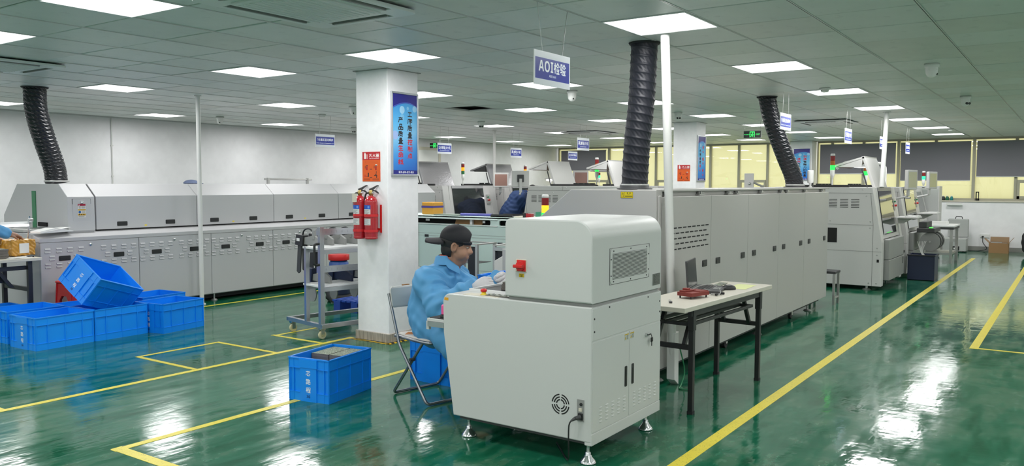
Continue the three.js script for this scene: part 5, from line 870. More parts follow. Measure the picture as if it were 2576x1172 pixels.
  for (const k of ['L', 'R']) { const a = P['an' + k], t = P['to' + k]; part(o, 'shoe', sdfMesh((x, y, z) => Math.max(smin(cone(x, y, z, [a[0], 0.045, a[2]], [t[0], 0.035, t[2]], 0.048, 0.04), cone(x, y, z, a, [a[0], 0.05, a[2]], 0.045, 0.05), 0.03), 0.001 - y), [Math.min(a[0], t[0]) - 0.07, 0, Math.min(a[2], t[2]) - 0.07], [Math.max(a[0], t[0]) + 0.07, a[1] + 0.06, Math.max(a[2], t[2]) + 0.07], 0.011), SHOE); }
  if (style.gloves) for (const [k, s] of [['L', 1], ['R', -1]]) part(o, 'glove', moved(handMesh(s, style.curl ?? [0.5, 0.7, 0.5], 0.002), frame(P['hand' + k], P['back' + k]), P['wr' + k]), style.gloves, 'white work glove');
}
// worker seated at the inspection machine (own origin under the seat)
{
  const o = thing('person', 'seated worker in a blue smock and black cap worn backwards', 'person', [4.345, 0, -3.635]);
  buildPerson(o, {
    hip: [0.0, 0.53, -0.03], waist: [0, 0.62, -0.04], chest: [0.0, 0.77, 0.0], neck: [0.01, 0.935, 0.075], head: [0.035, 1.075, 0.13], face: [0.56, -0.14, 0.82], up: [0.08, 1, 0.12],
    shR: [-0.175, 0.835, 0.055], elR: [-0.25, 0.685, 0.23], wrR: [-0.225, 0.84, 0.495], handR: [0.12, 0.4, 0.9], backR: [-0.9, 0.35, -0.05],
    shL: [0.17, 0.835, -0.01], elL: [0.14, 0.7, 0.27], wrL: [-0.03, 0.875, 0.53], handL: [-0.3, 0.2, 0.9], backL: [0.9, 0.4, 0.1],
    knR: [-0.14, 0.475, 0.4], anR: [-0.22, 0.1, 0.5], toR: [-0.28, 0.04, 0.68], knL: [0.13, 0.475, 0.4], anL: [0.1, 0.1, 0.5], toL: [0.1, 0.04, 0.68],
    skirtR: [[[-0.06, 0.52, 0.05], [-0.13, 0.49, 0.36], 0.14, 0.115], [[-0.13, 0.46, 0.2], [-0.15, 0.34, 0.3], 0.1, 0.07]], skirtL: [[[0.06, 0.52, 0.05], [0.12, 0.49, 0.36], 0.14, 0.115]],
  }, { coat: SMOCK, coatName: 'smock', fat: 0.166, hem: 0.24, wrinkle: 0.0058, sleeve: 1.14, cap: mat([0.007, 0.007, 0.011], 0.7), shirt: M.orange, gloves: GLOVE, curl: [0.85, 1.05, 0.7], trousers: TROUSER });
}
// worker bending between the far mounters
{
  const o = thing('person', 'worker in a navy coat bending between the far machines', 'person', [12.85, 0, -8.92]);
  buildPerson(o, {
    hip: [0, 0.9, -0.05], waist: [0.03, 1.0, 0], chest: [0.1, 1.18, 0.08], neck: [0.2, 1.3, 0.18], head: [0.3, 1.34, 0.27], face: [0.7, -0.55, 0.5], up: [0.3, 0.8, 0.3],
    shR: [0.02, 1.24, 0.22], elR: [0.15, 1.0, 0.34], wrR: [0.36, 1.02, 0.42], handR: [0.8, 0.0, 0.3], backR: [0, 1, 0], shL: [0.27, 1.24, -0.06], elL: [0.42, 1.0, 0.08], wrL: [0.6, 1.02, 0.2], handL: [0.8, 0, 0.3], backL: [0, 1, 0],
    knR: [-0.03, 0.48, 0.1], anR: [-0.06, 0.09, 0.1], toR: [0.06, 0.04, 0.18], knL: [0.05, 0.48, -0.1], anL: [0.02, 0.09, -0.1], toL: [0.14, 0.04, -0.02], skirtR: [[[0, 0.9, -0.04], [0, 0.62, 0.02], 0.19, 0.2]],
  }, { coat: NAVYCLOTH, coatName: 'coat', fat: 0.18, hem: 0.5, wrinkle: 0.003, trousers: TROUSER });
}
// worker at the left edge, only the reaching arm is in the picture
{
  const o = thing('person', 'worker in a light blue sleeve reaching over the left bench', 'person', [3.17, 0, -8.98]);
  buildPerson(o, {
    hip: [-0.1, 0.92, 0], waist: [-0.04, 1.02, 0], chest: [0.12, 1.2, 0], neck: [0.27, 1.36, 0.02], head: [0.36, 1.47, 0.03], face: [0.9, -0.4, 0.2], up: [0.3, 1, 0],
    shR: [0.22, 1.28, 0.19], elR: [0.45, 1.06, 0.14], wrR: [0.72, 0.97, 0.03], handR: [0.95, -0.12, -0.1], backR: [0.1, 1, 0.2], shL: [0.2, 1.28, -0.17], elL: [0.4, 1.02, -0.2], wrL: [0.62, 0.92, -0.1], handL: [0.95, -0.1, 0.1], backL: [0, 1, 0],
    knR: [-0.1, 0.5, 0.1], anR: [-0.14, 0.09, 0.1], toR: [0.04, 0.04, 0.13], knL: [-0.1, 0.5, -0.1], anL: [-0.14, 0.09, -0.1], toL: [0.04, 0.04, -0.13], skirtR: [[[-0.1, 0.92, 0], [-0.1, 0.66, 0], 0.17, 0.18]],
  }, { coat: SMOCK, coatName: 'smock', fat: 0.16, hem: 0.5, wrinkle: 0.0035 });
}
// ---------------------------------------------------------------- folding chair
{
  const o = thing('folding_chair', 'steel tube folding chair with a grey backrest under the seated worker', 'chair', [4.375, 0, -3.69], -0.22);
  const w = 0.225, r = 0.0105;
  part(o, 'rear_frame', pipe([[-w, 0.72, -0.245], [-w, 0.38, -0.12], [-w, 0.012, 0.2], [w, 0.012, 0.2], [w, 0.38, -0.12], [w, 0.72, -0.245]], r, 0.035), M.tubeSteel);
  part(o, 'front_frame', pipe([[-w + 0.024, 0.425, 0.13], [-w + 0.024, 0.012, -0.23], [w - 0.024, 0.012, -0.23], [w - 0.024, 0.425, 0.13]], r, 0.035), M.tubeSteel);
  part(o, 'seat', prism(rrect(-0.2, -0.2, 0.2, 0.2, 0.05), 'y', 0.425, 0.445, 0.006), mat([0.6, 0.56, 0.52], 0.6)); part(o, 'seat_rim', tube([[-0.2, 0.425, -0.2], [-0.2, 0.425, 0.2], [0.2, 0.425, 0.2], [0.2, 0.425, -0.2]], 0.012, 40, 8, 0.15), M.tubeSteel);
  part(o, 'worn_patch', [prism([[-0.19, -0.1], [-0.12, -0.16], [-0.08, -0.1], [-0.12, -0.04]], 'y', 0.4448, 0.4462), prism([[-0.17, 0.05], [-0.1, 0.02], [-0.09, 0.1], [-0.16, 0.14]], 'y', 0.4448, 0.4462)], mat([0.5, 0.18, 0.05], 0.8), 'worn orange patches');
  const back = part(o, 'backrest', (() => { const s = rrect(-0.235, 0.625, 0.235, 0.77, 0.025), g = prism(s, 'z', -0.008, 0.008, 0.004), p = g.attributes.position; for (let i = 0; i < p.count; i++) p.setZ(i, p.getZ(i) - 0.25 + 0.9 * p.getX(i) ** 2 - 0.2 * (p.getY(i) - 0.7)); g.computeVertexNormals(); return g; })(), mat([0.5, 0.5, 0.48], 0.55));
  part(back, 'brown_tape', (() => { const g = prism([[-0.07, 0.62], [-0.01, 0.62], [-0.04, 0.773], [-0.1, 0.773]], 'z', -0.0095, 0.0095), p = g.attributes.position; for (let i = 0; i < p.count; i++) p.setZ(i, p.getZ(i) - 0.25 + 0.9 * p.getX(i) ** 2 - 0.2 * (p.getY(i) - 0.7)); g.computeVertexNormals(); return g; })(), mat([0.3, 0.13, 0.03], 0.5), 'brown tape on the backrest');
  part(o, 'pivot', [-1, 1].map((s) => cyl([s * (w - 0.03), 0.29, 0.02], [s * (w + 0.012), 0.29, 0.02], 0.012, 0.012, 10)), M.dark);
}
// ---------------------------------------------------------------- posters and extinguishers
function poster(label, at, turn, w, h, left, right, rightFrom, leftFrom, foot) {
  const tex = canvasTex(384, 816, (x, W, H) => {
    const g = x.createLinearGradient(0, 0, W * 0.6, H); g.addColorStop(0, '#1d7fd0'); g.addColorStop(0.35, '#58b4ea'); g.addColorStop(0.55, '#7cc4f0'); g.addColorStop(0.8, '#2f8be0'); g.addColorStop(1, '#1564c8'); x.fillStyle = g; x.fillRect(0, 0, W, H);
    x.fillStyle = '#1b1886'; x.beginPath(); x.moveTo(0, 0); x.lineTo(W, 0); x.lineTo(W, 130); x.quadraticCurveTo(W * 0.6, 40, 0, 150); x.fill(); x.strokeStyle = '#4a6fd8'; x.lineWidth = 6; x.beginPath(); x.moveTo(0, 142); x.quadraticCurveTo(W * 0.6, 34, W, 124); x.stroke();
    for (const [a, b, r, c] of [[150, 160, 40, '#bfe4fa'], [150, 235, 34, '#86c8f0'], [350, 140, 34, '#a9d8f6'], [240, 140, 18, '#8fcdf2'], [40, 420, 46, '#a9b4ea']]) { x.globalAlpha = 0.75; x.fillStyle = c; x.beginPath(); x.arc(a, b, r, 0, 7); x.fill(); } x.globalAlpha = 1;
    hanColumn(x, right, 272, 200, 68, 71, [...right].map((_, i) => (rightFrom[0] <= i && i < rightFrom[1] ? '#c8142e' : '#101420')), 0.15, 1.3);
    hanColumn(x, left, 126, 262, 68, 71, [...left].map((_, i) => (leftFrom[0] <= i && i < leftFrom[1] ? '#c8142e' : '#101420')), 0.15, 1.3);
    x.fillStyle = '#1b1f84'; x.fillRect(0, H - 42, W, 42); han(x, '服务·进取·务实·高效', W / 2 + 20, H - 21, 27, '#ffffff', 0.1);
  });
  const o = thing('poster_board', label, 'poster', at, turn, 'framed blue posters on the pillars');
  part(o, 'frame', [box(-w / 2, -h / 2, 0, w / 2, -h / 2 + 0.018, 0.018, 0.003), box(-w / 2, h / 2 - 0.018, 0, w / 2, h / 2, 0.018, 0.003), box(-w / 2, -h / 2 + 0.018, 0, -w / 2 + 0.018, h / 2 - 0.018, 0.018, 0.003), box(w / 2 - 0.018, -h / 2 + 0.018, 0, w / 2, h / 2 - 0.018, 0.018, 0.003)], M.alu);
  const p = printed(o, 'print', w - 0.034, h - 0.034, 0.006, tex, M.paper, 0.25); p.position.z = 0.006;
}
poster('tall blue quality poster with red and black characters on the near pillar', [5.802, 1.957, -5.27], 0, 0.372, 0.785, '产品质量生命线', '工序质量控制点', [4, 7], [4, 7]);
poster('narrow blue poster on the second pillar, behind the big duct', [13.52, 1.93, -5.4], 0, 0.37, 0.79, '永保品质用心', '用心 细心 耐心', [0, 9], [4, 6]);
poster('blue poster on the window pillar, partly behind the slanting duct', [20.718, 1.98, -5.66], -Math.PI / 2, 0.42, 0.8, '造就忠实客户', '创造有魅力的质量', [0, 2], [0, 2]);
function firePoster(label, at, turn, w, h) {
  const tex = canvasTex(192, 304, (x, W, H) => {
    x.fillStyle = '#dc5a12'; x.fillRect(0, 0, W, H); x.fillStyle = '#b8141e'; x.fillRect(0, 0, W, 84); x.fillStyle = '#f4f0ee'; x.fillRect(20, 18, 18, 54); x.fillRect(24, 8, 10, 12); x.fillRect(48, 26, 6, 46); han(x, '灭火器', 126, 38, 38, '#f4f0ee', 0.12); x.font = 'bold 11px sans-serif'; x.textAlign = 'center'; x.fillStyle = '#f4f0ee'; x.fillText('FIRE EXTINGUISHER', 128, 72);
    x.strokeStyle = '#b84a10'; x.lineWidth = 2; x.strokeRect(30, 98, 130, 14);
    const can = (a, b) => { x.fillStyle = '#a51818'; x.fillRect(a, b, 16, 38); x.fillStyle = '#222'; x.fillRect(a - 2, b - 10, 22, 7); x.fillRect(a - 12, b - 6, 5, 26); };
    can(40, 150); can(138, 150); x.fillStyle = '#e8e4e0'; x.beginPath(); x.arc(150, 142, 14, 3.4, 6.2); x.fill(); x.fillStyle = '#2a2020'; x.fillRect(80, 176, 26, 6); x.fillRect(80, 262, 26, 6); x.fillRect(148, 200, 5, 24);
    x.fillStyle = '#241c1c'; x.beginPath(); x.arc(64, 222, 7, 0, 7); x.fill(); x.fillRect(58, 228, 12, 30); x.fillRect(40, 248, 20, 5); x.beginPath(); x.arc(146, 232, 7, 0, 7); x.fill(); x.fillRect(126, 240, 34, 8); x.fillRect(150, 244, 8, 24); x.fillStyle = '#c8341a'; x.beginPath(); x.moveTo(18, 258); x.lineTo(28, 228); x.lineTo(38, 258); x.fill(); x.fillStyle = '#7a2c0c'; for (let k = 0; k < 3; k++) { x.fillRect(14, 276 + k * 8, 70, 3); x.fillRect(108, 276 + k * 8, 70, 3); }
  });
  const o = thing('fire_notice', label, 'notice', at, turn, 'orange fire extinguisher notices'); printed(o, 'print', w, h, 0.003, tex, M.orange, 0.4);
}
firePoster('orange and red fire extinguisher notice above the two extinguishers', [5.5735, 1.652, -5.479], -Math.PI / 2, 0.23, 0.277);
firePoster('orange and red fire extinguisher notice on the second pillar', [13.2985, 1.68, -5.62], -Math.PI / 2, 0.23, 0.28);
// fire extinguishers in wall brackets
{
  const paperTex = canvasTex(128, 256, (x, W, H) => { x.fillStyle = '#cfd2d0'; x.fillRect(0, 0, W, H); x.fillStyle = '#1d55b8'; x.fillRect(0, 0, W, 52); x.fillStyle = '#6f9be0'; x.fillRect(90, 10, 24, 30); x.fillStyle = '#555'; for (let k = 0; k < 5; k++) x.fillRect(10, 62 + k * 10, 104 - (k % 3) * 14, 3); x.fillStyle = '#222'; x.fillRect(24, 116, 22, 24); x.fillRect(64, 112, 22, 28); x.fillRect(92, 120, 18, 20); x.fillStyle = '#9c1420'; x.fillRect(0, 150, W, 22); x.fillStyle = '#667'; for (let k = 0; k < 8; k++) x.fillRect(10, 180 + k * 9, 108 - (k * 23) % 40, 3); });
  const labM = new THREE.MeshStandardMaterial({ map: paperTex, roughness: 0.45 });
  function extinguisher(label, x, y, z, tagged) {
    const o = thing('fire_extinguisher', label, 'fire extinguisher', [x, y, z], 0.6, 'fire extinguishers on the pillar');
    const R = 0.062, H = 0.4;
    part(o, 'cylinder', lathe([[0, 0], [R - 0.004, 0], [R, 0.006], [R, 0.02], [R - 0.004, 0.024], [R, 0.03], [R, H - 0.055], [R - 0.004, H - 0.035], [R * 0.75, H - 0.012], [R * 0.4, H], [0.018, H + 0.004], [0.018, H + 0.012], [0, H + 0.012]], 36), M.redDeep);
    const lg = new THREE.CylinderGeometry(R + 0.0008, R + 0.0008, 0.185, 18, 1, true, Math.PI + 0.15, 1.5); part(o, 'paper_label', lg.translate(0, 0.225, 0), labM);
    part(o, 'valve', [lathe([[0, 0.05], [0.014, 0.05], [0.016, 0.03], [0.02, 0.026], [0.02, 0], [0, 0]].reverse()).translate(0, H + 0.008, 0), cyl([0, H + 0.035, 0], [0.035, H + 0.035, -0.03], 0.008, 0.008, 8)], M.brass);
    part(o, 'handle', [prism([[-0.014, H + 0.055], [0.02, H + 0.058], [0.07, H + 0.098], [0.078, H + 0.096], [0.078, H + 0.102], [0.066, H + 0.104], [0.01, H + 0.078], [-0.014, H + 0.07]], 'z', -0.01, 0.01, 0.002), prism([[-0.01, H + 0.05], [0.04, H + 0.046], [0.085, H + 0.02], [0.09, H + 0.024], [0.05, H + 0.056], [0, H + 0.06]], 'z', -0.01, 0.01, 0.002)], M.dark).rotation.y = -0.9;
    part(o, 'safety_ring', new THREE.TorusGeometry(0.016, 0.0018, 6, 16).translate(0.03, H + 0.07, 0.02), M.steel);
    part(o, 'hose', tube([[-0.015, H + 0.03, 0.01], [-0.05, H + 0.02, 0.02], [-0.072, H - 0.06, 0.02], [-0.07, 0.2, 0.01], [-0.066, 0.1, 0.0]], 0.008, 30), M.soft).rotation.y = -Math.PI / 2 - 0.75;
    part(o, 'gauge', cyl([-0.005, H + 0.03, 0.014], [-0.01, H + 0.03, 0.03], 0.013), M.steel);
    if (tagged) part(o, 'paper_tag', box(-0.071, H - 0.055, -0.035, -0.069, H + 0.025, 0.02), M.cream, 'cream inspection tag').rotation.y = -0.5;
    return o;
  }
  const b = thing('extinguisher_bracket', 'red steel bracket strapping two extinguishers to the pillar', 'bracket', [5.572, 0.975, -5.48]);
  part(b, 'back_plate', [box(-0.006, 0.06, 0.115, 0, 0.32, 0.135), box(-0.006, 0.02, -0.16, 0, 0.3, -0.14), box(-0.004, 0.08, -0.15, 0, 0.1, 0.125)], M.red);
  const strap = (z, y) => new THREE.CylinderGeometry(0.0665, 0.0665, 0.024, 28, 1, true).translate(-0.0685, y, z);
  part(b, 'strap', [strap(0.062, 0.078), strap(0.062, 0.222), strap(-0.082, 0.078), strap(-0.082, 0.222)], new THREE.MeshStandardMaterial({ color: lin(0.62, 0.02, 0.025), roughness: 0.35, side: THREE.DoubleSide }));
  extinguisher('right red fire extinguisher of the pair on the pillar', 5.5035, 0.975, -5.418, false);
  extinguisher('left red fire extinguisher with a cream tag on the pillar', 5.5035, 0.975, -5.562, true);
}
// ---------------------------------------------------------------- hanging signs
function hangSign(label, x, y, z, w, h, main, sub, wires = 0.16, hs = 1) {
  const tex = canvasTex(512, Math.round(512 * h / w), (c, W, H) => { c.fillStyle = '#d5dae0'; c.fillRect(0, 0, W, H); c.fillStyle = '#0a2a96'; c.fillRect(W * 0.025, H * 0.2, W * 0.95, H * 0.62); const n = [...main].reduce((p, ch) => p + (HAN[ch] ? 1 : 0.75), 0), s = Math.min(W * 0.86 / n / hs, H * 0.4); han(c, main, W / 2, H * 0.43, s, '#f2f5fa', 0.115, hs); latin(c, sub, W / 2, H * 0.7, H * 0.1, '#e6ecf6', W * 0.9); });
  const o = thing('hanging_sign', label, 'sign', [x, y - h / 2, z], 0, 'blue hanging signs');
  const p = printed(o, 'sign_board', w, h, 0.006, tex, M.paper, 0.3); p.position.y = h / 2; p.material[5] = p.material[4];
  for (const s of [-1, 1]) { const wx = s * w * 0.27; part(o, 'wire', cyl([wx, h - 0.012, 0], [s * wires, CEIL - (y - h / 2), 0], 0.0022, 0.0022, 6), M.zinc); part(o, 'ring', new THREE.TorusGeometry(0.012, 0.0018, 6, 16).translate(wx, h - 0.012, 0), M.steel); }
}
hangSign('large blue sign reading AOI hanging over the inspection machine', 4.22, 2.18, -2.635, 0.405, 0.2, 'AOI检验', 'AOI test', 0.17, 0.9);
hangSign('blue sign for the ten-zone oven hanging by the left wall', 8.95, 2.16, -9.8, 0.4, 0.2, '10温区回流焊炉', 'Reflow furnace in 10 temperature zone', 0.12);
hangSign('blue oven sign hanging beside the slanting shiny duct', 9.61, 2.215, -2.82, 0.42, 0.19, '10温区回流焊炉', 'Reflow furnace in 10 temperature zone', 0.1);
hangSign('blue mounter sign over the nearer right mounter', 12.42, 2.185, -2.75, 0.44, 0.21, '泛用贴片机', 'Universal placement machine', 0.1);
hangSign('middle blue sign of the right machine row', 14.51, 2.17, -2.68, 0.45, 0.205, '高速贴片机', 'High-speed mounter', 0.1);
hangSign('farthest blue sign of the right machine row, before the blind', 16.97, 2.175, -2.69, 0.45, 0.21, '全自动印刷机', 'Automatic printing machine', 0.1);
hangSign('blue sign hanging over the far mounter next to the exit light', 11.9, 2.145, -9.8, 0.41, 0.2, '泛用贴片机', 'Universal placement machine', 0.12);
hangSign('blue mounter sign right of the far white pole', 14.27, 2.14, -9.8, 0.41, 0.205, '高速贴片机', 'High-speed mounter', 0.12);
hangSign('blue printer sign before the corner blind', 16.62, 2.142, -9.8, 0.42, 0.205, '全自动印刷机', 'Automatic printing machine', 0.12);
hangSign('blue mounter sign left of the big matt duct', 12.92, 2.205, -7.4, 0.43, 0.225, '高速贴片机', 'High-speed mounter', 0.1);
function exitSign(label, x, y, z, w) {
  const tex = canvasTex(512, 208, (c, W, H) => { c.fillStyle = '#0c1410'; c.fillRect(0, 0, W, H); c.fillStyle = '#3be06a'; han(c, '安全出口', 96, H / 2, 40, '#3be06a', 0.14); latin(c, 'EXIT', 424, H / 2 + 2, 62, '#3be06a', 150); c.fillRect(176, 16, 152, 176); c.fillStyle = '#0c1410'; c.fillRect(200, 40, 104, 152); c.strokeStyle = '#3be06a'; c.lineCap = 'round'; c.lineWidth = 15; c.beginPath(); c.arc(262, 60, 10, 0, 7); c.stroke(); for (const s of [[252, 82, 244, 124], [252, 88, 222, 104], [254, 90, 282, 108], [244, 124, 272, 146, 262, 180], [242, 126, 228, 156, 204, 164]]) { c.beginPath(); for (let i = 0; i < s.length; i += 2) i ? c.lineTo(s[i], s[i + 1]) : c.moveTo(s[0], s[1]); c.stroke(); } });
  const o = thing('exit_sign', label, 'exit sign', [x, y, z], -Math.PI / 2, 'green exit signs'), h = w * 0.42;
  part(o, 'housing', box(-w / 2, -h / 2, -0.016, w / 2, h / 2, 0.012, 0.004), M.zinc);
  const f = mesh('sign_face', new THREE.PlaneGeometry(w - 0.014, h - 0.014).translate(0, 0, 0.0125), new THREE.MeshStandardMaterial({ map: tex, emissiveMap: tex, emissive: lin(1, 1, 1), emissiveIntensity: 0.9, roughness: 0.3 })); o.add(f);
  for (const s of [-1, 1]) part(o, 'hanger', cyl([s * w * 0.44, h / 2, 0], [s * w * 0.44, CEIL - y, 0], 0.003, 0.003, 6), M.zinc);
  const L = new THREE.PointLight(lin(0.2, 1, 0.4), 0.006); L.position.set(0, 0, 0.06); o.add(L);
}
exitSign('green lit EXIT sign hanging left of the slanting duct', 13.9, 2.343, -4.633, 0.31);
exitSign('green exit light half hidden behind a far mounter sign', 14.95, 2.385, -12.6, 0.32);
// ---------------------------------------------------------------- ceiling cameras and small fittings
function domeCamera(label, x, z, turn, twin) {
  const o = thing('security_camera', label, 'camera', [x, CEIL - 0.12, z], turn, 'ceiling security cameras');
  part(o, 'mount', lathe([[0, 0], [0.062, 0], [0.06, -0.03], [0.046, -0.034], [0, -0.034]].reverse(), 28).translate(0, 0.12, 0), M.paper);
  part(o, 'shell', sdfMesh((a, b, c) => Math.min(ell(a, b, c, [0, 0.05, 0], [0.048, 0.055, 0.048]), Math.max(Math.abs(b - 0.08) - 0.02, Math.hypot(a, c) - 0.05)), [-0.06, -0.02, -0.06], [0.06, 0.11, 0.06], 0.007), M.paper);
  if (twin) part(o, 'lens', [cyl([-0.018, 0.035, 0.03], [-0.018, 0.028, 0.05], 0.014), cyl([0.018, 0.035, 0.03], [0.018, 0.028, 0.05], 0.014)], M.black); else part(o, 'lens', cyl([0.01, 0.03, 0.036], [0.012, 0.022, 0.046], 0.008), M.black);
}
const face = -YAW;
domeCamera('white dome camera on the ceiling at the upper right', 8.03, -1.1, face + 0.6, false);
domeCamera('white twin-lens camera on the ceiling at the right', 11.2, -1.16, face + 0.3, true);
domeCamera('white dome camera under the AOI sign', 8.1, -4.79, face, false);
domeCamera('twin-lens camera above the second pillar', 11.4, -4.92, face, true);
domeCamera('twin-lens camera right of the dark ceiling opening', 11.25, -8.45, face, true);
domeCamera('white dome camera beside the pole over the left oven', 8.18, -11.4, face, false);
domeCamera('white dome camera half behind the near pillar', 8.1, -8.3, face, false);
domeCamera('twin-lens camera low behind the near pillar', 11.1, -11.35, face, true);
for (const [x, z, l] of [[8.8, -9.7, 'small smoke detector above the left oven sign'], [9.45, -2.35, 'small smoke detector by the second aisle light'], [17.6, -2.05, 'small smoke detector by the far aisle lights']]) { const o = thing('smoke_detector', l, 'smoke detector', [x, CEIL - 0.045, z], 0, 'ceiling smoke detectors'); part(o, 'base', lathe([[0, 0.045], [0.06, 0.045], [0.06, 0.03], [0.05, 0.025], [0, 0.025]].reverse()), M.paper); part(o, 'sensor', lathe([[0, 0.026], [0.045, 0.026], [0.038, 0.004], [0.02, 0], [0, 0]].reverse()), M.paper); }
for (const [x, z, r, l] of [[13.35, -9.7, 0.03, 'white pole between the far open covers'], [13.0, -2.35, 0.035, 'leaning white pole rising from the nearer right mounter']]) {
  const low = x > 13.2 ? 0 : 1.455, o = thing('ceiling_pole', l, 'pole', [x, low, z]), lean = low ? 0.08 : 0;
  part(o, 'shaft', cyl([low ? -0.22 : 0, 0, 0], [0, CEIL - low, 0], r, r * 0.9, 18), M.pole); part(o, 'ceiling_flange', cyl([0, CEIL - low - 0.012, 0], [0, CEIL - low, 0], r * 1.6, r * 1.6, 18), M.pole);
}
// ---------------------------------------------------------------- aluminium feeder cart, vacuum, pallet
{
  const o = thing('feeder_cart', 'aluminium profile cart on casters carrying black tape feeders', 'cart', [5.84, 0, -6.05], -0.2);
  const prof = (a, b, w = 0.04) => { const p = V(...a), q = V(...b), d = q.clone().sub(p), L = d.length(), g = [cbox(0, 0, 0, w, L, w * 0.5), cbox(0, 0, 0, w * 0.5, L, w), ...[[1, 1], [1, -1], [-1, 1], [-1, -1]].map(([x, z]) => cbox(x * w * 0.34, 0, z * w * 0.34, w * 0.32, L, w * 0.32, 0.002))]; const m = merge(g); m.applyQuaternion(new THREE.Quaternion().setFromUnitVectors(V(0, 1, 0), d.normalize())); return m.translate((p.x + q.x) / 2, (p.y + q.y) / 2, (p.z + q.z) / 2); };
  for (const z of [-0.38, 0.27]) part(o, 'base_rail', prof([-0.5, 0.13, z], [0.5, 0.13, z]), M.alu);
  for (const x of [-0.48, 0.48]) part(o, 'base_rail', prof([x, 0.13, -0.36], [x, 0.13, 0.25]), M.alu);
  for (const x of [-0.48, 0.48]) { part(o, 'post', prof([x, 0.15, 0.25], [x, 1.08, 0.25], 0.045), M.alu); part(o, 'post', prof([x, 0.15, -0.02], [x, 0.88, -0.02]), M.alu); }
  for (const y of [0.5, 0.86]) { part(o, 'shelf', box(-0.5, y, -0.06, 0.5, y + 0.02, 0.25, 0.003), M.frameWhite); for (const z of [-0.02, 0.25]) part(o, 'shelf_rail', prof([-0.48, y - 0.02, z], [0.48, y - 0.02, z]), M.alu); part(o, 'feeder_bar', [box(-0.5, y + 0.14, 0.2, 0.5, y + 0.2, 0.225), ...[...Array(16)].map((_, k) => box(-0.47 + k * 0.06, y + 0.16, 0.225, -0.45 + k * 0.06, y + 0.18, 0.228))], M.alu); }
  part(o, 'handle', pipe([[-0.505, 0.72, 0.25], [-0.55, 0.72, 0.25], [-0.55, 0.92, 0.25], [-0.505, 0.92, 0.25]], 0.012, 0.02), M.black);
  const wheelM = mat([0.6, 0.56, 0.36], 0.4);
  for (const [x, z] of [[-0.46, -0.34], [0.46, -0.34], [-0.46, 0.22], [0.46, 0.22]]) { const c = part(o, 'caster', [lathe([[0.008, -0.014], [0.036, -0.014], [0.04, -0.009], [0.04, 0.009], [0.036, 0.014], [0.008, 0.014]], 20).rotateX(Math.PI / 2).translate(x, 0.04, z)], wheelM); part(c, 'fork', [box(x - 0.028, 0.088, z - 0.026, x + 0.028, 0.11, z + 0.026, 0.003), box(x - 0.018, 0.03, z + 0.017, x + 0.018, 0.09, z + 0.02), box(x - 0.018, 0.03, z - 0.02, x + 0.018, 0.09, z - 0.017)], M.steel); }
  for (let k = 0; k < 5; k++) {
    const f = thing('tape_feeder', ['black tape feeder with hanging reel arm at the left end of the cart', 'second tape feeder on the cart top, beside the end one', 'middle tape feeder on the cart top shelf', 'fourth tape feeder on the cart top shelf', 'last tape feeder on the cart top, next to the pillar'][k], 'feeder', [5.49 + k * 0.14 + 0.01, 0.882, -6.22 + k * 0.028], -0.2, 'tape feeders on the cart');
    part(f, 'feeder_body', [prism([[-0.2, 0.0], [0.15, 0.0], [0.15, 0.06], [0.05, 0.1], [-0.2, 0.06]], 'x', -0.012, 0.012, 0.002), box(-0.016, 0.06, 0.02, 0.016, 0.15, 0.06)], M.mountGrey); part(f, 'feeder_head', prism([[-0.3, -0.01], [-0.15, -0.02], [-0.13, 0.09], [-0.27, 0.1]], 'x', -0.03, 0.03, 0.003), M.black);
    if (k < 2) for (const q of [[[-0.29, -0.28], [-0.255, -0.3], [-0.22, -0.28], [-0.19, 0.0], [-0.26, 0.0]], [[-0.22, -0.26], [-0.18, -0.275], [-0.15, -0.25], [-0.15, 0.0], [-0.22, 0.0]]]) part(f, 'reel_arm', prism(q, 'x', q[0][0] < -0.25 ? -0.018 : 0.008, q[0][0] < -0.25 ? -0.006 : 0.02, 0.002), M.dark);
    part(f, 'cable', tube([[0, 0.07, -0.2], [0, 0.14, -0.16], [0, 0.16, -0.06], [0, 0.12, 0.04]], 0.008, 20), M.black); part(f, 'screen', box(-0.032, 0.03, -0.26, -0.0295, 0.06, -0.2), M.paper);
  }
  for (let k = 0; k < 3; k++) { const f = thing('tape_feeder', ['tape feeder at the end of the lower cart shelf', 'middle tape feeder on the lower cart shelf', 'tape feeder nearest the pillar on the lower cart shelf'][k], 'feeder', [5.52 + k * 0.24, 0.522, -6.1 + k * 0.048], -0.2, 'tape feeders on the cart'); part(f, 'feeder_body', [prism([[-0.2, 0.0], [0.15, 0.0], [0.15, 0.06], [0.05, 0.1], [-0.2, 0.06]], 'x', -0.012, 0.012, 0.002)], k % 2 ? M.navy : M.mountGrey); part(f, 'feeder_head', prism([[-0.26, -0.02], [-0.18, -0.02], [-0.16, 0.12], [-0.25, 0.125]], 'x', -0.03, 0.03, 0.003), M.navy); part(f, 'reel', cyl([-0.006, -0.14, -0.2], [0.006, -0.14, -0.2], 0.075, 0.075, 20), M.mountGrey); }
}
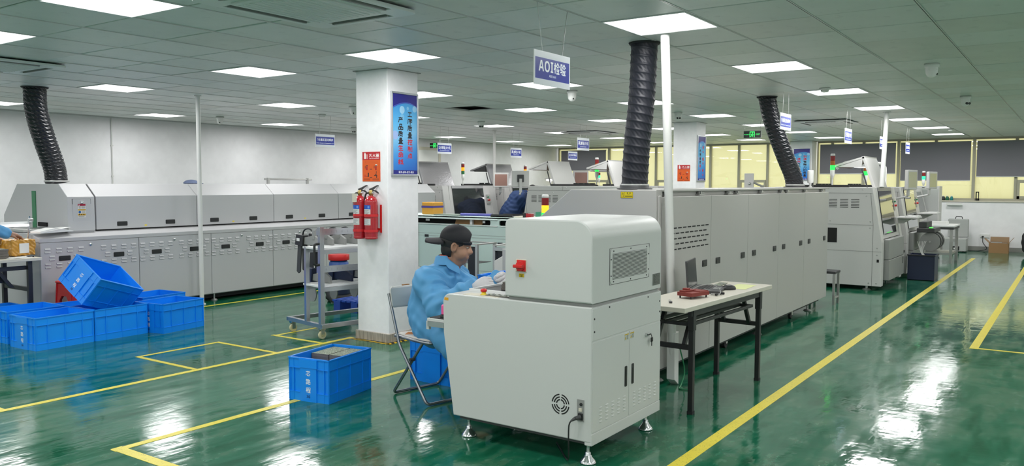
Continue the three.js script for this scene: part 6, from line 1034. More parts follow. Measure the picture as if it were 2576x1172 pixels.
{
  const o = thing('vacuum_cleaner', 'blue and red drum vacuum cleaner behind the aluminium cart', 'vacuum', [7.2, 0, -7.66], 0.3); o.scale.setScalar(0.8);
  part(o, 'drum', lathe([[0, 0.1], [0.17, 0.1], [0.185, 0.14], [0.185, 0.38], [0.175, 0.4], [0, 0.4]], 28), M.navy); part(o, 'band', lathe([[0.16, 0.4], [0.19, 0.4], [0.19, 0.46], [0.16, 0.46]], 28), M.black); part(o, 'motor_head', lathe([[0, 0.66], [0.12, 0.66], [0.15, 0.62], [0.155, 0.56], [0.185, 0.5], [0.185, 0.46], [0, 0.46]].reverse(), 28), mat([0.03, 0.09, 0.32], 0.4)); part(o, 'red_rim', lathe([[0.13, 0.66], [0.165, 0.66], [0.165, 0.745], [0.13, 0.745], [0, 0.75]], 28), M.red);
  part(o, 'skirt', lathe([[0, 0.04], [0.21, 0.05], [0.21, 0.09], [0.18, 0.12], [0, 0.12]], 28), M.soft); part(o, 'hose', tube([[-0.19, 0.5, 0.05], [-0.3, 0.52, 0.02], [-0.38, 0.4, 0.0], [-0.4, 0.2, 0.02], [-0.34, 0.06, 0.06], [-0.22, 0.05, 0.1]], 0.028, 40, 10), M.dark);
  for (const a of [0.4, 2.5, 4.6]) part(o, 'wheel', ball(0.17 * Math.cos(a), 0.03, 0.17 * Math.sin(a), 0.03), M.soft);
}
{
  const o = thing('plastic_pallet', 'flat blue plastic pallet on the floor behind the cart', 'pallet', [7.0, 0, -6.85], 0.05);
  const slats = []; for (let k = 0; k < 9; k++) part(o, 'slat', box(-0.35, 0.11, -0.34 + k * 0.075, 0.35, 0.13, -0.29 + k * 0.075), mat([0.02, 0.07, 0.36], 0.45)); part(o, 'runners', [-0.27, 0, 0.27].map((z) => box(-0.35, 0, z - 0.05, 0.35, 0.11, z + 0.05)), mat([0.02, 0.06, 0.32], 0.45));
}
// ---------------------------------------------------------------- pale green machine frame and what lies on it
{
  const o = thing('machine_frame', 'pale mint-green machine frame with slotted top band behind the seated worker', 'machine', [7.75, 0, -5.85]);
  const hole = (a, b) => rrect(a, 1.025, b, 1.08, 0.018);
  const shape = new THREE.Shape([[-7.0, 0.06], [-4.68, 0.06], [-4.68, 1.112], [-7.0, 1.112]].map((p) => new THREE.Vector2(...p))); shape.holes.push(hole(-6.62, -5.43), hole(-5.31, -4.78));
  wpart(o, 'front_panel', prism(shape, 'x', 7.4, 7.42), M.mint); wpart(o, 'frame_body', [box(7.6, 0.06, -6.98, 8.0, 1.0, -4.7), box(7.4, 1.1, -7.0, 8.0, 1.115, -4.68)], M.mint);
  wpart(o, 'inner_void', box(7.5, 0.98, -6.9, 7.6, 1.1, -4.72), M.slot);
  wpart(o, 'lip', [box(7.385, 1.083, -6.5, 7.4, 1.09, -5.33, 0.002), box(7.385, 1.083, -5.29, 7.4, 1.09, -4.7, 0.002), box(7.385, 1.012, -6.62, 7.4, 1.019, -5.33, 0.002), box(7.385, 1.012, -5.29, 7.4, 1.019, -4.7, 0.002)], M.frameWhite);
  wpart(o, 'crossbar', box(7.43, 1.0, -5.745, 7.46, 1.1, -5.71), M.frameWhite); wpart(o, 'cardboard', prism([[-6.0, 1.0], [-5.97, 1.09], [-5.57, 1.09], [-5.6, 1.06], [-5.58, 1.045], [-5.62, 1.0]], 'x', 7.465, 7.475), M.card); for (const g of [box(7.44, 1.045, -5.57, 7.446, 1.07, -5.535), box(7.44, 1.05, -6.42, 7.446, 1.075, -6.36)]) wpart(o, 'label_tag', g, M.paper);
  wpart(o, 'seam', [box(7.398, 0.905, -6.9, 7.4, 0.908, -4.7), box(7.398, 0.875, -6.9, 7.4, 0.878, -4.8), box(7.398, 0.5, -6.9, 7.4, 0.503, -4.7), box(7.398, 0.42, -4.86, 7.4, 0.875, -4.857)], M.mountGrey); for (const g of [box(7.396, 0.805, -5.33, 7.4, 0.835, -5.26), box(7.396, 0.86, -6.4, 7.4, 0.89, -6.34)]) wpart(o, 'black_label', g, M.black);
  wpart(o, 'foot', [[7.45, -6.9], [7.45, -4.8], [7.9, -6.9], [7.9, -4.8]].map(([x, z]) => cyl([x, 0, z], [x, 0.06, z], 0.04)), M.zinc); wpart(o, 'side_rail', [box(7.36, 0.5, -6.56, 7.4, 1.02, -6.5, 0.004), box(7.35, 0.35, -6.54, 7.4, 0.5, -6.46, 0.02)], M.frameWhite);
  const y = 1.116;
  const p = thing('parcel', 'amber taped box with a purple stripe on the mint-green frame', 'parcel', [7.72, y, -6.55]); part(p, 'parcel_body', box(-0.1, 0, -0.09, 0.1, 0.15, 0.09, 0.012, 2), mat([0.55, 0.27, 0.03], 0.3)); part(p, 'stripe', box(-0.103, 0.08, -0.091, 0.103, 0.105, 0.091), mat([0.06, 0.04, 0.22], 0.4));
  wsingle('plate', 'flat green-grey plate on the mint-green frame left of the blue rod', 'plate', box(7.5, y, -6.35, 7.7, y + 0.012, -5.98, 0.003), mat([0.2, 0.24, 0.2], 0.6)); wsingle('roll', 'purple-blue rod lying along the mint-green frame', 'rod', cyl([7.55, y + 0.016, -5.97], [7.6, y + 0.016, -5.55], 0.016), mat([0.08, 0.08, 0.35], 0.4));
  wsingle('tool_tray', 'black tool tray on the mint-green frame', 'tray', [box(7.5, y, -5.5, 7.75, y + 0.008, -5.2), box(7.5, y, -5.5, 7.51, y + 0.03, -5.2), box(7.74, y, -5.5, 7.75, y + 0.03, -5.2)], M.black); wsingle('document_sheets', 'stack of cream papers on the mint-green frame', 'paper', [box(7.5, y, -5.18, 7.75, y + 0.012, -5.02, 0.002), box(7.52, y + 0.012, -5.17, 7.7, y + 0.016, -5.04).rotateY(0)], M.cream);
  const d = thing('tape_dispenser', 'small red and black box beside a green pen cup', 'box', [7.5, y, -4.98]); part(d, 'box', box(-0.03, 0, -0.02, 0.03, 0.05, 0.05, 0.004), M.redDeep); part(d, 'dial', box(-0.03, 0, -0.06, 0.03, 0.055, -0.022, 0.004), M.soft);
  const c = thing('pen_cup', 'green pen cup holding thin brown sticks', 'cup', [7.5, y, -4.84]); part(c, 'cup', [box(-0.03, 0, -0.03, 0.03, 0.004, 0.03), box(-0.03, 0.004, -0.03, -0.026, 0.07, 0.03), box(0.026, 0.004, -0.03, 0.03, 0.07, 0.03), box(-0.026, 0.004, -0.03, 0.026, 0.07, -0.026), box(-0.026, 0.004, 0.026, 0.026, 0.07, 0.03)], mat([0.06, 0.3, 0.18], 0.5)); for (const [a, b] of [[0.02, 0.04], [0.03, 0.07], [0.0, 0.085]]) part(c, 'stick', cyl([0, 0.006, 0], [a, 0.19, b], 0.003, 0.003, 6), M.card);
}
function magazineRack(label, x, z, h) {
  const o = thing('magazine_rack', label, 'rack', [x, 0, z], 0, 'board magazines on the floor');
  for (const [a, b] of [[-0.15, -0.2], [0.15, -0.2], [-0.15, 0.2], [0.15, 0.2]]) part(o, 'post', box(a - 0.014, 0, b - 0.014, a + 0.014, h, b + 0.014, 0.002), M.alu);
  part(o, 'top_frame', [box(-0.165, h - 0.012, -0.215, 0.165, h, -0.18), box(-0.165, h - 0.012, 0.18, 0.165, h, 0.215), box(-0.165, h - 0.012, -0.18, -0.13, h, 0.18), box(0.13, h - 0.012, -0.18, 0.165, h, 0.18)], M.zinc);
  part(o, 'black_wall', [box(-0.14, 0.03, -0.186, -0.132, h - 0.05, 0.02), box(-0.14, 0.03, 0.08, -0.132, h - 0.03, 0.186)], mat([0.01, 0.013, 0.022], 0.45)); part(o, 'top_bar', box(-0.17, h - 0.06, -0.19, -0.14, h - 0.025, 0.04, 0.003), M.alu); part(o, 'inner_post', box(-0.16, 0.02, 0.02, -0.135, h - 0.03, 0.05), M.alu); part(o, 'base', box(-0.16, 0, -0.21, 0.16, 0.03, 0.21), M.zinc); part(o, 'board_rows', [...Array(5)].map((_, k) => box(-0.13, 0.1 + k * 0.15, -0.17, 0.13, 0.104 + k * 0.15, 0.17)), M.dark);
}
magazineRack('aluminium board magazine with black walls behind the worker face', 6.55, -5.06, 0.9);
magazineRack('aluminium board magazine half hidden by the inspection machine hood', 6.6, -4.48, 0.9);
{
  const o = thing('low_table', 'low grey table behind the worker hands, under the blue box', 'table', [5.06, 0, -3.4]); part(o, 'top', box(-0.26, 0.5, -0.3, 0.3, 0.53, 0.3, 0.004), M.cream); for (const [x, z] of [[-0.23, -0.27], [0.27, -0.27], [-0.23, 0.27], [0.27, 0.27]]) part(o, 'leg', box(x - 0.015, 0, z - 0.015, x + 0.015, 0.5, z + 0.015), M.zinc);
  crate('blue crate on the low table beyond the worker hands', [5.07, 0.532, -3.4], 0.02, 0.5, 0.5, 0.29, false);
  const b = thing('white_device', 'white sloped device just left of the inspection machine hood', 'device', [6.0, 0, -4.1]); part(b, 'cabinet', box(-0.15, 0, -0.14, 0.15, 0.72, 0.14, 0.006), M.mounter); part(b, 'sloped_head', prism([[-0.15, 0.72], [0.14, 0.72], [0.14, 0.88], [-0.02, 0.88], [-0.15, 0.81]], 'x', -0.15, 0.15, 0.005), M.mounter);
}
// ---------------------------------------------------------------- placement machines
const windowDark = mat([0.02, 0.022, 0.026], 0.08, { clearcoat: 1 }), foil = mat([0.33, 0.33, 0.34], 0.28, { metalness: 0.55, bumpMap: rep(plasterBump, 2, 1), bumpScale: 0.003 }), brownIn = mat([0.12, 0.07, 0.045], 0.6);
function mounter(name, label, x0, zf, dir, o2 = {}) {
  const Lx = o2.len ?? 1.62, D = 2.08, H = 1.45, x1 = x0 + Lx, Z = (d) => zf - dir * d, PZ = (pts) => pts.map(([d, y]) => [Z(d), y]);
  const o = thing(name, label, 'machine', [x0 + Lx / 2, 0, Z(D / 2)]);
  const Bd = (a, y0, d0, b, y1, d1, r = 0) => box(a, y0, Math.min(Z(d0), Z(d1)), b, y1, Math.max(Z(d0), Z(d1)), r);
  const tower = PZ([[0, 0.06], [0, 0.68], [0.14, H], [D - 0.14, H], [D, 0.68], [D, 0.06]]);
  wpart(o, 'side_tower', prism(tower, 'x', x0, x0 + 0.17, 0.006), M.mounter); wpart(o, 'side_tower', prism(tower, 'x', x1 - 0.17, x1, 0.006), M.mounter);
  wpart(o, 'core', prism(PZ([[0.3, 0.1], [0.3, 0.7], [0.2, 0.72], [0.2, H - 0.01], [D - 0.2, H - 0.01], [D - 0.2, 0.72], [D - 0.3, 0.7], [D - 0.3, 0.1]]), 'x', x0 + 0.17, x1 - 0.17), M.mounter);
  // sloping front with its dark window
  const fr = wpart(o, 'front_hood', prism(PZ([[0.02, 0.72], [0.13, H], [0.22, H], [0.22, 0.72]]), 'x', x0 + 0.17, x1 - 0.17, 0.004), M.mounter);
  wpart(fr, 'window', prism(PZ([[0.022, 0.78], [0.118, 1.41], [0.112, 1.41], [0.016, 0.78]]), 'x', x0 + 0.26, x1 - 0.42), windowDark); wpart(fr, 'film_top', prism(PZ([[0.117, 1.4], [0.128, H + 0.002], [0.12, H + 0.002], [0.11, 1.4]]), 'x', x0 + 0.25, x1 - 0.41), foil);
  if (o2.redline) wpart(fr, 'red_line', prism(PZ([[0.01, 0.735], [0.014, 0.76], [0.008, 0.76], [0.004, 0.735]]), 'x', x0 + 0.25, x1 - 0.41), M.red);
  const pn = wpart(fr, 'button_panel', prism(PZ([[0.07, 1.1], [0.098, 1.28], [0.09, 1.28], [0.062, 1.1]]), 'x', x1 - 0.34, x1 - 0.22), M.zinc); wpart(pn, 'stop_button', [cyl([x1 - 0.28, 1.17, Z(0.08)], [x1 - 0.28, 1.175, Z(0.045)], 0.016)], M.red); wpart(pn, 'start_button', cyl([x1 - 0.3, 1.23, Z(0.085)], [x1 - 0.3, 1.235, Z(0.06)], 0.012), M.greenPlastic);
  // feeder carriage below
  wpart(o, 'feeder_carriage', [Bd(x0 + 0.22, 0.13, -0.07, x1 - 0.22, 0.42, 0.3, 0.006), Bd(x0 + 0.22, 0.425, -0.06, x1 - 0.22, 0.71, 0.25, 0.006)], M.mountGrey); wpart(o, 'carriage_slot', Bd(x1 - 0.35, 0.3, -0.073, x1 - 0.32, 0.4, -0.06), M.slot);
  if (o2.shelf) { const s = wpart(o, 'keyboard_shelf', [Bd(x1 - 0.52, 0.985, -0.28, x1 - 0.08, 1.005, 0.02, 0.004), prism(PZ([[-0.2, 0.985], [0.05, 0.985], [0.05, 0.9], [-0.05, 0.9]]), 'x', x1 - 0.34, x1 - 0.26)], M.mounter); wpart(s, 'keyboard', Bd(x1 - 0.48, 1.005, -0.27, x1 - 0.12, 1.022, -0.1, 0.004), M.paper); }
  // side panels with seams, screws and slots on the face towards the camera
  const s = x0 - 0.002, line = (d0, y0, d1, y1) => Bd(s, y0, d0, x0 + 0.002, y1, d1);
  const near = o2.slatsFrom ?? 0.42;
  wpart(o, 'panel_seams', [line(0.0, 0.548, D, 0.551), line(near - 0.28, 1.37, D - 0.1, 1.373), line(near + 0.55, 1.37, near + 0.553, H - 0.004), line(0.117, 0.06, 0.12, 0.92), prism(PZ([[0.117, 0.92], [0.12, 0.92], [near - 0.257, 1.37], [near - 0.26, 1.37]]), 'x', s, x0 + 0.002), line(0.12, 0.92, D - 0.12, 0.923)], M.seam);
  const sc = []; for (const [d, y] of [[near - 0.2, 1.33], [near + 0.35, 1.335], [near - 0.15, 1.42], [near + 0.5, 1.42], [near + 0.62, 1.42], [0.16, 0.97], [0.7, 0.97], [0.16, 0.88], [0.06, 0.6], [0.06, 0.5], [0.06, 0.1], [0.16, 0.1], [0.75, 0.1], [near + 1.2, 1.42], [near + 0.95, 1.335]]) if (d > 0.02 && d < D - 0.05) sc.push(cyl([x0, y, Z(d)], [x0 - 0.004, y, Z(d)], 0.011, 0.009, 8)); wpart(o, 'screws', sc, M.zinc);
  const sl = []; for (let g = 0; g < (o2.groups ?? 4); g++) for (let k = 0; k < 6; k++) sl.push(Bd(x0 - 0.0015, 1.165 + k * 0.022, near + g * 0.15 - 0.11, x0 + 0.002, 1.172 + k * 0.022, near + g * 0.15)); wpart(o, 'vent_slots', sl, M.slot);
  if (o2.darkRecess) wpart(o, 'recess_dark_patch', Bd(x0 - 0.0015, 0.66, 0.6, x0 + 0.001, 0.87, 0.73), M.slot); wpart(o, 'small_holes', [Bd(x0 - 0.001, 0.78, 0.7, x0 + 0.001, 0.786, 0.706), Bd(s, 0.4, 0.03, x0 + 0.001, 0.44, 0.06)], M.slot);  // flat black side patch paints the dark of the recess beside the oven
  for (const [x, d] of [[x0 + 0.08, 0.2], [x1 - 0.08, 0.2], [x0 + 0.08, D - 0.2], [x1 - 0.08, D - 0.2]]) wpart(o, 'leveling_foot', [cyl([x, 0, Z(d)], [x, 0.02, Z(d)], 0.06, 0.04), cyl([x, 0.02, Z(d)], [x, 0.08, Z(d)], 0.018)], M.zinc);
  for (const [lx0, lx1, zb, mt] of o2.lids ?? []) {
    const t = 0.035, l = wpart(o, 'open_cover', [prism([[zb, H], [zb - 0.17, 1.9], [zb - 0.17 - t, 1.9], [zb - t - 0.01, H]], 'x', lx0, lx1, 0.004), prism([[zb - 0.165, 1.87], [zb - 0.165, 1.905], [zb - 0.6, 1.775], [zb - 0.6, 1.745], [zb - 0.55, 1.745]], 'x', lx0, lx1, 0.004)], mt, 'raised cover'); wpart(l, 'cover_lining', prism([[zb - 0.2, 1.855], [zb - 0.21, 1.868], [zb - 0.55, 1.752], [zb - 0.53, 1.74]], 'x', lx0 + 0.06, lx1 - 0.06), mt === foil ? M.dark : brownIn); wpart(l, 'cover_side', [prism([[zb - 0.19, 1.87], [zb - 0.57, 1.75], [zb - 0.2, 1.74]], 'x', lx0, lx0 + 0.012)], mt === foil ? M.dark : mt); wpart(l, 'gas_strut', cyl([lx0 + 0.03, H, zb - 0.12], [lx0 + 0.03, 1.72, zb - 0.2], 0.01, 0.01, 8), M.dark);
  }
  wpart(o, 'top_rail', box(x0 + 0.2, H, Math.min(Z(0.5), Z(1.4)), x0 + 0.24, H + 0.035, Math.max(Z(0.5), Z(1.4))), M.black); for (let k = 0; k < 4; k++) wpart(o, 'rail_block', box(x0 + 0.3 + k * 0.2, H, Z(0.95) - 0.04, x0 + 0.36 + k * 0.2, H + 0.055, Z(0.95) + 0.04), M.black);
  return o;
}
function monitor(label, x, y, z, turn, screenM, w = 0.3, h = 0.24, armTo) {
  const o = thing('monitor', label, 'monitor', [x, y, z], turn, 'machine monitors'); part(o, 'housing', box(-w / 2, 0, -0.03, w / 2, h, 0.02, 0.008), M.mounter); part(o, 'screen', box(-w / 2 + 0.03, 0.03, 0.018, w / 2 - 0.03, h - 0.03, 0.0215), screenM); part(o, 'arm', [box(-0.025, -0.1, -0.06, 0.025, h * 0.5, -0.03, 0.005), cyl([0, -0.1, -0.045], [armTo?.[0] ?? 0, -0.14, armTo?.[1] ?? -0.12], 0.016)], M.mounter); part(o, 'back_box', box(-0.06, h * 0.3, -0.05, 0.06, h * 0.75, -0.03, 0.006), M.dark);
}
const scrOff = mat([0.03, 0.032, 0.035], 0.06), scrRose = mat([0.3, 0.17, 0.14], 0.3), scrReflection = mat([0.5, 0.48, 0.3], 0.12);  // last screen has a pale yellow reflection put into its colour
mounter('placement_machine', 'nearer placement machine of the right row, vents and sloping window', 12.3, -2.24, 1, { shelf: true, darkRecess: true, slatsFrom: 0.42, groups: 4, lids: [[12.72, 13.6, -2.42, M.mounter]] });
mounter('placement_machine', 'second placement machine of the right row, before the window wall', 14.35, -2.24, 1, { shelf: true, lids: [], groups: 3 });
mounter('placement_machine', 'far placement machine by the left wall with a dark film-covered window', 11.45, -9.35, 1, { slatsFrom: 0.4, redline: true, lids: [[11.55, 12.45, -10.0, foil]] });
mounter('placement_machine', 'second far placement machine, its cover raised behind the far white pole', 13.4, -9.35, 1, { lids: [[13.72, 14.6, -10.0, foil]] });
mounter('placement_machine', 'placement machine facing left behind the navy-coated worker', 12.35, -8.35, -1, { slatsFrom: 0.32, groups: 4, lids: [[12.6, 13.35, -7.78, M.mounter], [12.6, 13.35, -6.55, M.mounter]] });
mounter('placement_machine', 'farther placement machine of the middle row', 14.3, -8.35, -1, { lids: [[14.9, 15.6, -7.78, M.mounter]], groups: 3 });
monitor('monitor, pale reflection painted on its screen, on the nearer right mounter', 13.42, 1.42, -2.06, -0.3, scrReflection, 0.3, 0.29, [-0.05, -0.2]);
monitor('monitor, pale reflection painted on its screen, on the second right mounter', 15.5, 1.42, -2.06, -0.3, scrReflection, 0.3, 0.29, [-0.1, -0.2]);
monitor('monitor with a rose screen left of the navy-coated worker', 12.85, 1.42, -9.18, -0.75, scrRose, 0.3, 0.28, [0, -0.12]);
monitor('grey monitor seen from behind above the navy-coated worker', 12.4, 1.43, -8.42, 2.3, scrOff, 0.32, 0.3, [0.02, -0.06]);
monitor('far monitor with a rose screen behind the middle mounter', 14.4, 1.47, -8.3, -0.75, scrRose, 0.32, 0.28, [0, -0.1]);
towerLight(12.7, 1.45, -3.02, 1.15, 'green', 'signal light with green lit on the nearer right mounter', 0.13);
towerLight(14.9, 1.45, -3.0, 1.15, 'green', 'signal light with green lit below the raised white cover', 0.07);
towerLight(17.9, 1.42, -2.53, 1.1, 'teal', 'small green-lit signal light before the right-hand blind', 0.05);
towerLight(12.1, 1.45, -9.52, 1.05, 'amber', 'amber-lit signal light left of the far white pole', 0.1);
towerLight(14.5, 1.45, -9.72, 1.05, 'amber', 'amber-lit signal light behind the navy-coated worker', 0.1);
towerLight(13.0, 1.45, -7.16, 1.2, 'green', 'signal light with green lit in front of the second raised cover', 0.13);
towerLight(17.0, 1.4, -9.3, 1.0, 'teal', 'small green-lit signal light low behind the taller one', 0.12);
// machines carrying the far signal lights, white pipe bows, cabinet
{
  const p = (label, x0, x1, z0, z1, h) => { const o = thing('printing_machine', label, 'machine', [(x0 + x1) / 2, 0, (z0 + z1) / 2]); wpart(o, 'lower_cabinet', box(x0, 0.05, z0, x1, 0.9, z1, 0.01), M.mounter); wpart(o, 'upper_hood', prism([[z0, 0.905], [z1, 0.905], [z1 - 0.12, h], [z0 + 0.12, h]], 'x', x0, x1, 0.01), M.mounter); wpart(o, 'hood_window', prism([[z1 + 0.002, 0.96], [z1 - 0.1, h - 0.07], [z1 - 0.11, h - 0.07], [z1 - 0.01, 0.96]], 'x', x0 + 0.2, x1 - 0.2), windowDark); wpart(o, 'foot', [[x0 + 0.1, z0 + 0.1], [x1 - 0.1, z0 + 0.1], [x0 + 0.1, z1 - 0.1], [x1 - 0.1, z1 - 0.1]].map(([x, z]) => cyl([x, 0, z], [x, 0.06, z], 0.04)), M.zinc); return o; };
  p('low white printing machine at the far end of the right row', 16.9, 18.3, -3.7, -2.5, 1.42);
  p('low white printing machine at the far end of the left row', 16.2, 17.7, -10.5, -9.1, 1.4);
  const b = thing('pipe_bow', 'pair of white bent pipes behind the leaning pole', 'pipe', [14.45, 1.452, -2.75]); for (const q of [[[0, 0, 0], [0, 0.42, 0], [0.0, 0.42, -0.5], [0, 0.3, -0.62]], [[0.5, 0, 0.05], [0.5, 0.4, 0.05], [0.5, 0.4, -0.3]]]) part(b, 'bow', pipe(q, 0.022, 0.12, 10), M.pole);
  const wl = thing('work_lamp', 'white lit work lamp under the raised cover of the right row', 'lamp', [14.35, 1.78, -2.95]); part(wl, 'lamp_face', box(-0.2, -0.012, -0.09, 0.2, 0, 0.09), mat([0.9, 0.9, 0.9], 0.4, { emissive: lin(1, 1, 1), emissiveIntensity: 1.3 })); part(wl, 'lamp_shade', box(-0.21, 0, -0.1, 0.21, 0.03, 0.1, 0.008), M.frameWhite); part(wl, 'hook', cyl([0, 0.03, 0], [0.1, 0.08, 0.2], 0.012, 0.012, 8), M.pole); const L = new THREE.RectAreaLight(lin(1, 1, 1), 3, 0.4, 0.18); L.position.y = -0.016; L.rotation.x = -Math.PI / 2; wl.add(L);
  const wl2 = thing('work_lamp', 'white tube lamp above the rails of the middle machine', 'lamp', [13.0, 1.56, -8.12], 0.2); part(wl2, 'lamp_tube', cyl([-0.24, 0, 0], [0.24, 0, 0], 0.018), mat([0.9, 0.9, 0.9], 0.4, { emissive: lin(1, 1, 1), emissiveIntensity: 1.6 })); part(wl2, 'lamp_shade', [box(-0.26, 0.015, -0.04, 0.26, 0.03, 0.04, 0.004)], M.frameWhite); part(wl2, 'stand', [cyl([0.0, -0.108, -0.02], [0.0, 0.02, -0.02], 0.008, 0.008, 8)], M.pole); const L2 = new THREE.PointLight(lin(1, 1, 1), 0.15); L2.position.y = -0.05; wl2.add(L2);
  const c = thing('cabinet', 'tall grey two-door cabinet beyond the right mounters', 'cabinet', [18.55, 0, -2.6]); part(c, 'body', box(-0.2, 0.02, -0.35, 0.2, 1.46, 0.3, 0.006), M.mounter); for (const z of [[-0.33, -0.028], [-0.022, 0.28]]) { const d = part(c, 'door', box(-0.215, 0.08, z[0], -0.2, 1.4, z[1], 0.003), mat([0.42, 0.43, 0.42], 0.42)); part(d, 'handle', box(-0.23, 0.98, z[0] < -0.1 ? -0.07 : 0.02, -0.213, 1.14, z[0] < -0.1 ? -0.055 : 0.035), M.black); } part(c, 'plinth', box(-0.19, 0, -0.34, 0.19, 0.03, 0.29), M.dark);
  const d = thing('monitor', 'grey box on an arm above the right oven, before the window', 'monitor', [11.0, 1.2, -3.7], 0.2); part(d, 'housing', box(-0.03, 0.24, -0.06, 0.03, 0.44, 0.06, 0.006), M.mounter); part(d, 'arm', [cyl([0, 0.32, 0.05], [0.02, 0.27, 0.16], 0.014), cbox(0.02, 0.26, 0.17, 0.04, 0.04, 0.04)], M.mountGrey); part(d, 'knob', ball(-0.033, 0.3, 0.01, 0.018), M.zinc); part(d, 'pedestal', box(-0.02, -1.2, -0.02, 0.02, 0.24, 0.02), M.mounter);
  const w = thing('white_canister', 'white canister lamp standing at the far end of the right oven', 'lamp', [10.28, 1.456, -2.7]); part(w, 'body', lathe([[0, 0], [0.028, 0], [0.012, 0.02], [0.014, 0.05], [0.036, 0.06], [0.038, 0.2], [0.03, 0.21], [0, 0.21]]), M.paper); part(w, 'bracket', box(0.03, 0, -0.02, 0.07, 0.08, 0.02), M.dark);
}
// feeders, bin, small table, cases along the window wall
{
  const f = thing('feeder_reels', 'dark tape reels hanging at the second right mounter', 'feeder', [14.95, 0.55, -1.98]); for (let k = 0; k < 5; k++) part(f, 'reel', cyl([-0.3 + k * 0.13, 0.02, 0.03], [-0.285 + k * 0.13, 0.02, 0.03], 0.15, 0.15, 24), k % 2 ? M.dark : M.mountGrey); part(f, 'feeder_block', [box(-0.36, 0.17, -0.16, 0.32, 0.24, 0.1, 0.01), box(-0.3, 0.24, -0.14, 0.25, 0.34, -0.02, 0.01)], M.dark); part(f, 'reel_axle', cyl([-0.34, 0.02, 0.03], [0.3, 0.02, 0.03], 0.012), M.zinc); part(f, 'status_led', box(-0.365, 0.245, 0.02, -0.2, 0.255, 0.06), lens([0.1, 1, 0.1], 1.2));
  const b = thing('waste_bin', 'dark navy box bin on the floor beside the second right mounter', 'bin', [14.22, 0, -1.98], 0); const s = 0.19, h = 0.4; part(b, 'bin_body', [prism([[-s, 0], [s, 0], [s + 0.02, h], [-s - 0.02, h]], 'z', s - 0.01, s), prism([[-s, 0], [s, 0], [s + 0.02, h], [-s - 0.02, h]], 'z', -s, -s + 0.01), box(-s, 0, -s, -s + 0.01, h, s), box(s - 0.01, 0, -s, s, h, s), box(-s, 0, -s, s, 0.01, s)], M.navy); part(b, 'rim', [box(-s - 0.02, h - 0.015, -s - 0.01, -s, h, s + 0.01), box(s, h - 0.015, -s - 0.01, s + 0.02, h, s + 0.01), box(-s, h - 0.015, -s - 0.01, s, h, -s), box(-s, h - 0.015, s, s, h, s + 0.01)], M.black); part(b, 'tape_scraps', [...Array(6)].map((_, k) => tube([[-0.12 + k * 0.05, h - 0.08, 0.05], [-0.1 + k * 0.04, h + 0.03, -0.02], [-0.05 + k * 0.03, h + 0.2, -0.08 + k * 0.02]], 0.003, 12, 5)), M.paper);
  const t = thing('side_table', 'grey metal table with a white tray near the window wall', 'table', [17.75, 0, -2.18]); part(t, 'table_top', box(-0.45, 0.69, -0.28, 0.5, 0.72, 0.28, 0.004), M.frameWhite); part(t, 'rim', [box(-0.44, 0.645, -0.27, 0.49, 0.69, 0.27)], M.dark); for (const [x, z] of [[-0.4, -0.23], [0.45, -0.23], [-0.4, 0.23], [0.45, 0.23]]) part(t, 'leg', box(x - 0.025, 0, z - 0.025, x + 0.025, 0.645, z + 0.025), M.zinc); part(t, 'lower_shelf', box(-0.4, 0.16, -0.23, 0.45, 0.2, 0.23), M.zinc);
  const w = thing('white_tray', 'white tray lying on the far side table', 'tray', [17.6, 0.722, -2.2]); part(w, 'base', box(-0.2, 0, -0.14, 0.2, 0.006, 0.14), M.paper); part(w, 'rim', [box(-0.21, 0, -0.15, -0.2, 0.06, 0.15), box(0.2, 0, -0.15, 0.21, 0.06, 0.15), box(-0.2, 0, -0.15, 0.2, 0.06, -0.14), box(-0.2, 0, 0.14, 0.2, 0.06, 0.15)], M.paper);
  const c = thing('tool_case', 'open grey machine case with its lid up against the window wall', 'case', [20.6, 0, -2.22]); part(c, 'case_body', [box(-0.2, 0.02, -0.24, 0.2, 0.3, 0.22, 0.012)], mat([0.42, 0.43, 0.42], 0.45)); const lid = part(c, 'lid', box(0.18, 0.31, -0.19, 0.3, 0.72, 0.22, 0.02), mat([0.4, 0.41, 0.4], 0.45)); part(lid, 'handle', pipe([[0.24, 0.72, -0.05], [0.24, 0.77, -0.04], [0.24, 0.77, 0.08], [0.24, 0.72, 0.09]], 0.008, 0.015), M.black); part(c, 'control_panel', box(-0.206, 0.04, -0.1, -0.198, 0.13, 0.09), M.black); part(c, 'switches', [box(-0.212, 0.06, -0.02, -0.204, 0.1, 0.02), box(-0.212, 0.08, 0.04, -0.204, 0.11, 0.06)], M.paper); part(c, 'latch', box(-0.21, 0.25, -0.03, -0.198, 0.3, 0.0), M.zinc); for (const z of [-0.18, 0.17]) part(c, 'foot', box(-0.16, 0, z - 0.02, 0.16, 0.02, z + 0.02), M.soft);
  const k = thing('cardboard_box', 'open cardboard box with papers under the wall socket', 'box', [20.78, 0, -1.4]); part(k, 'box_body', [box(-0.15, 0, -0.185, -0.142, 0.22, 0.185), box(0.142, 0, -0.185, 0.15, 0.22, 0.185), box(-0.142, 0, -0.185, 0.142, 0.22, -0.177), box(-0.142, 0, 0.177, 0.142, 0.22, 0.185), box(-0.142, 0, -0.177, 0.142, 0.008, 0.177)], M.card); part(k, 'flap', [prism([[-0.185, 0.215], [-0.18, 0.222], [-0.27, 0.31], [-0.275, 0.303]], 'x', -0.14, 0.14), prism([[0.185, 0.215], [0.18, 0.222], [0.27, 0.34], [0.275, 0.333]], 'x', -0.14, 0.14), box(0.15, 0.2, -0.18, 0.157, 0.34, 0.18)], mat([0.36, 0.24, 0.14], 0.8)); part(k, 'paper', [box(-0.12, 0.205, -0.16, 0.12, 0.225, 0.05).rotateZ(0.08), box(-0.1, 0.2, -0.02, 0.1, 0.22, 0.15).rotateZ(-0.05)], M.mountGrey);
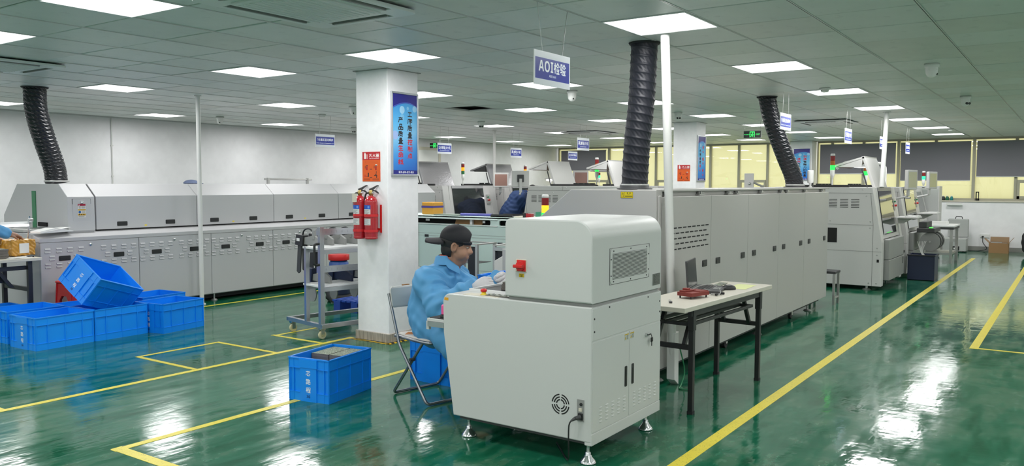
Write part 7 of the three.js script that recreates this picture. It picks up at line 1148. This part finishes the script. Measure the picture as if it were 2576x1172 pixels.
  const so = thing('wall_socket', 'white double wall socket above the cardboard box', 'socket', [21.14, 0.34, -1.705]); part(so, 'plate', box(-0.012, -0.04, -0.09, 0.01, 0.04, 0.09, 0.004), M.paper); part(so, 'plug', box(-0.05, -0.03, -0.06, -0.012, 0.0, -0.02, 0.006), M.black); part(so, 'cable', tube([[-0.04, -0.03, -0.04], [-0.06, -0.15, -0.03], [-0.08, -0.28, 0.05], [-0.12, -0.333, -0.1], [-0.2, -0.333, -0.3]], 0.007, 30), M.black);
  wsingle('wall_papers', 'white paper rack fixed under the window sill', 'paper', [box(21.06, 1.02, -2.49, 21.15, 1.026, -2.17), box(21.05, 1.02, -2.49, 21.056, 1.075, -2.17)], M.paper);
  for (const [z, r, m, l] of [[-2.66, 0.03, M.black, 'black bottle on the window sill, leftmost of four'], [-2.57, 0.035, M.dark, 'dark bottle on the window sill, second of four'], [-2.49, 0.035, mat([0.03, 0.16, 0.09], 0.4), 'dark green bottle on the window sill'], [-2.4, 0.03, mat([0.02, 0.25, 0.25], 0.4), 'teal bottle on the window sill, rightmost of four']]) { const q = thing('bottle', l, 'bottle', [21.17, 1.131, z], 0, 'bottles on the window sill'); part(q, 'bottle_body', lathe([[0, 0], [r, 0], [r, 0.07], [r * 0.6, 0.09], [0, 0.09]]), m); part(q, 'cap', cyl([0, 0.09, 0], [0, 0.105, 0], r * 0.55), M.paper); }
  const v = thing('window_handle', 'black handle bracket at the window post under the blinds', 'handle', [21.18, 1.131, -1.89]); part(v, 'bracket', [box(-0.02, 0, -0.03, 0.02, 0.2, -0.01), box(-0.02, 0, 0.02, 0.02, 0.2, 0.035), box(-0.02, 0.18, -0.03, 0.02, 0.2, 0.035), box(-0.02, 0.0, -0.03, 0.02, 0.05, 0.035)], M.black);
  const g = thing('shoulder_bag', 'black bulging bag at the right edge of the picture', 'bag', [20.2, 0, -0.78]); part(g, 'bag_body', sdfMesh((x, y, z) => smin(ell(x, y, z, [0, 0.34, 0.02], [0.16, 0.24, 0.2]), ell(x, y, z, [0, 0.2, 0.0], [0.14, 0.2, 0.17]), 0.05) + 0.006 * Math.sin(y * 40 + x * 20), [-0.22, 0, -0.24], [0.22, 0.62, 0.28], 0.018), M.soft); part(g, 'strap', tube([[0, 0.5, -0.1], [0, 0.66, -0.04], [0, 0.66, 0.08], [0, 0.5, 0.14]], 0.012, 20), M.black);
}
renderer.render(scene, camera);
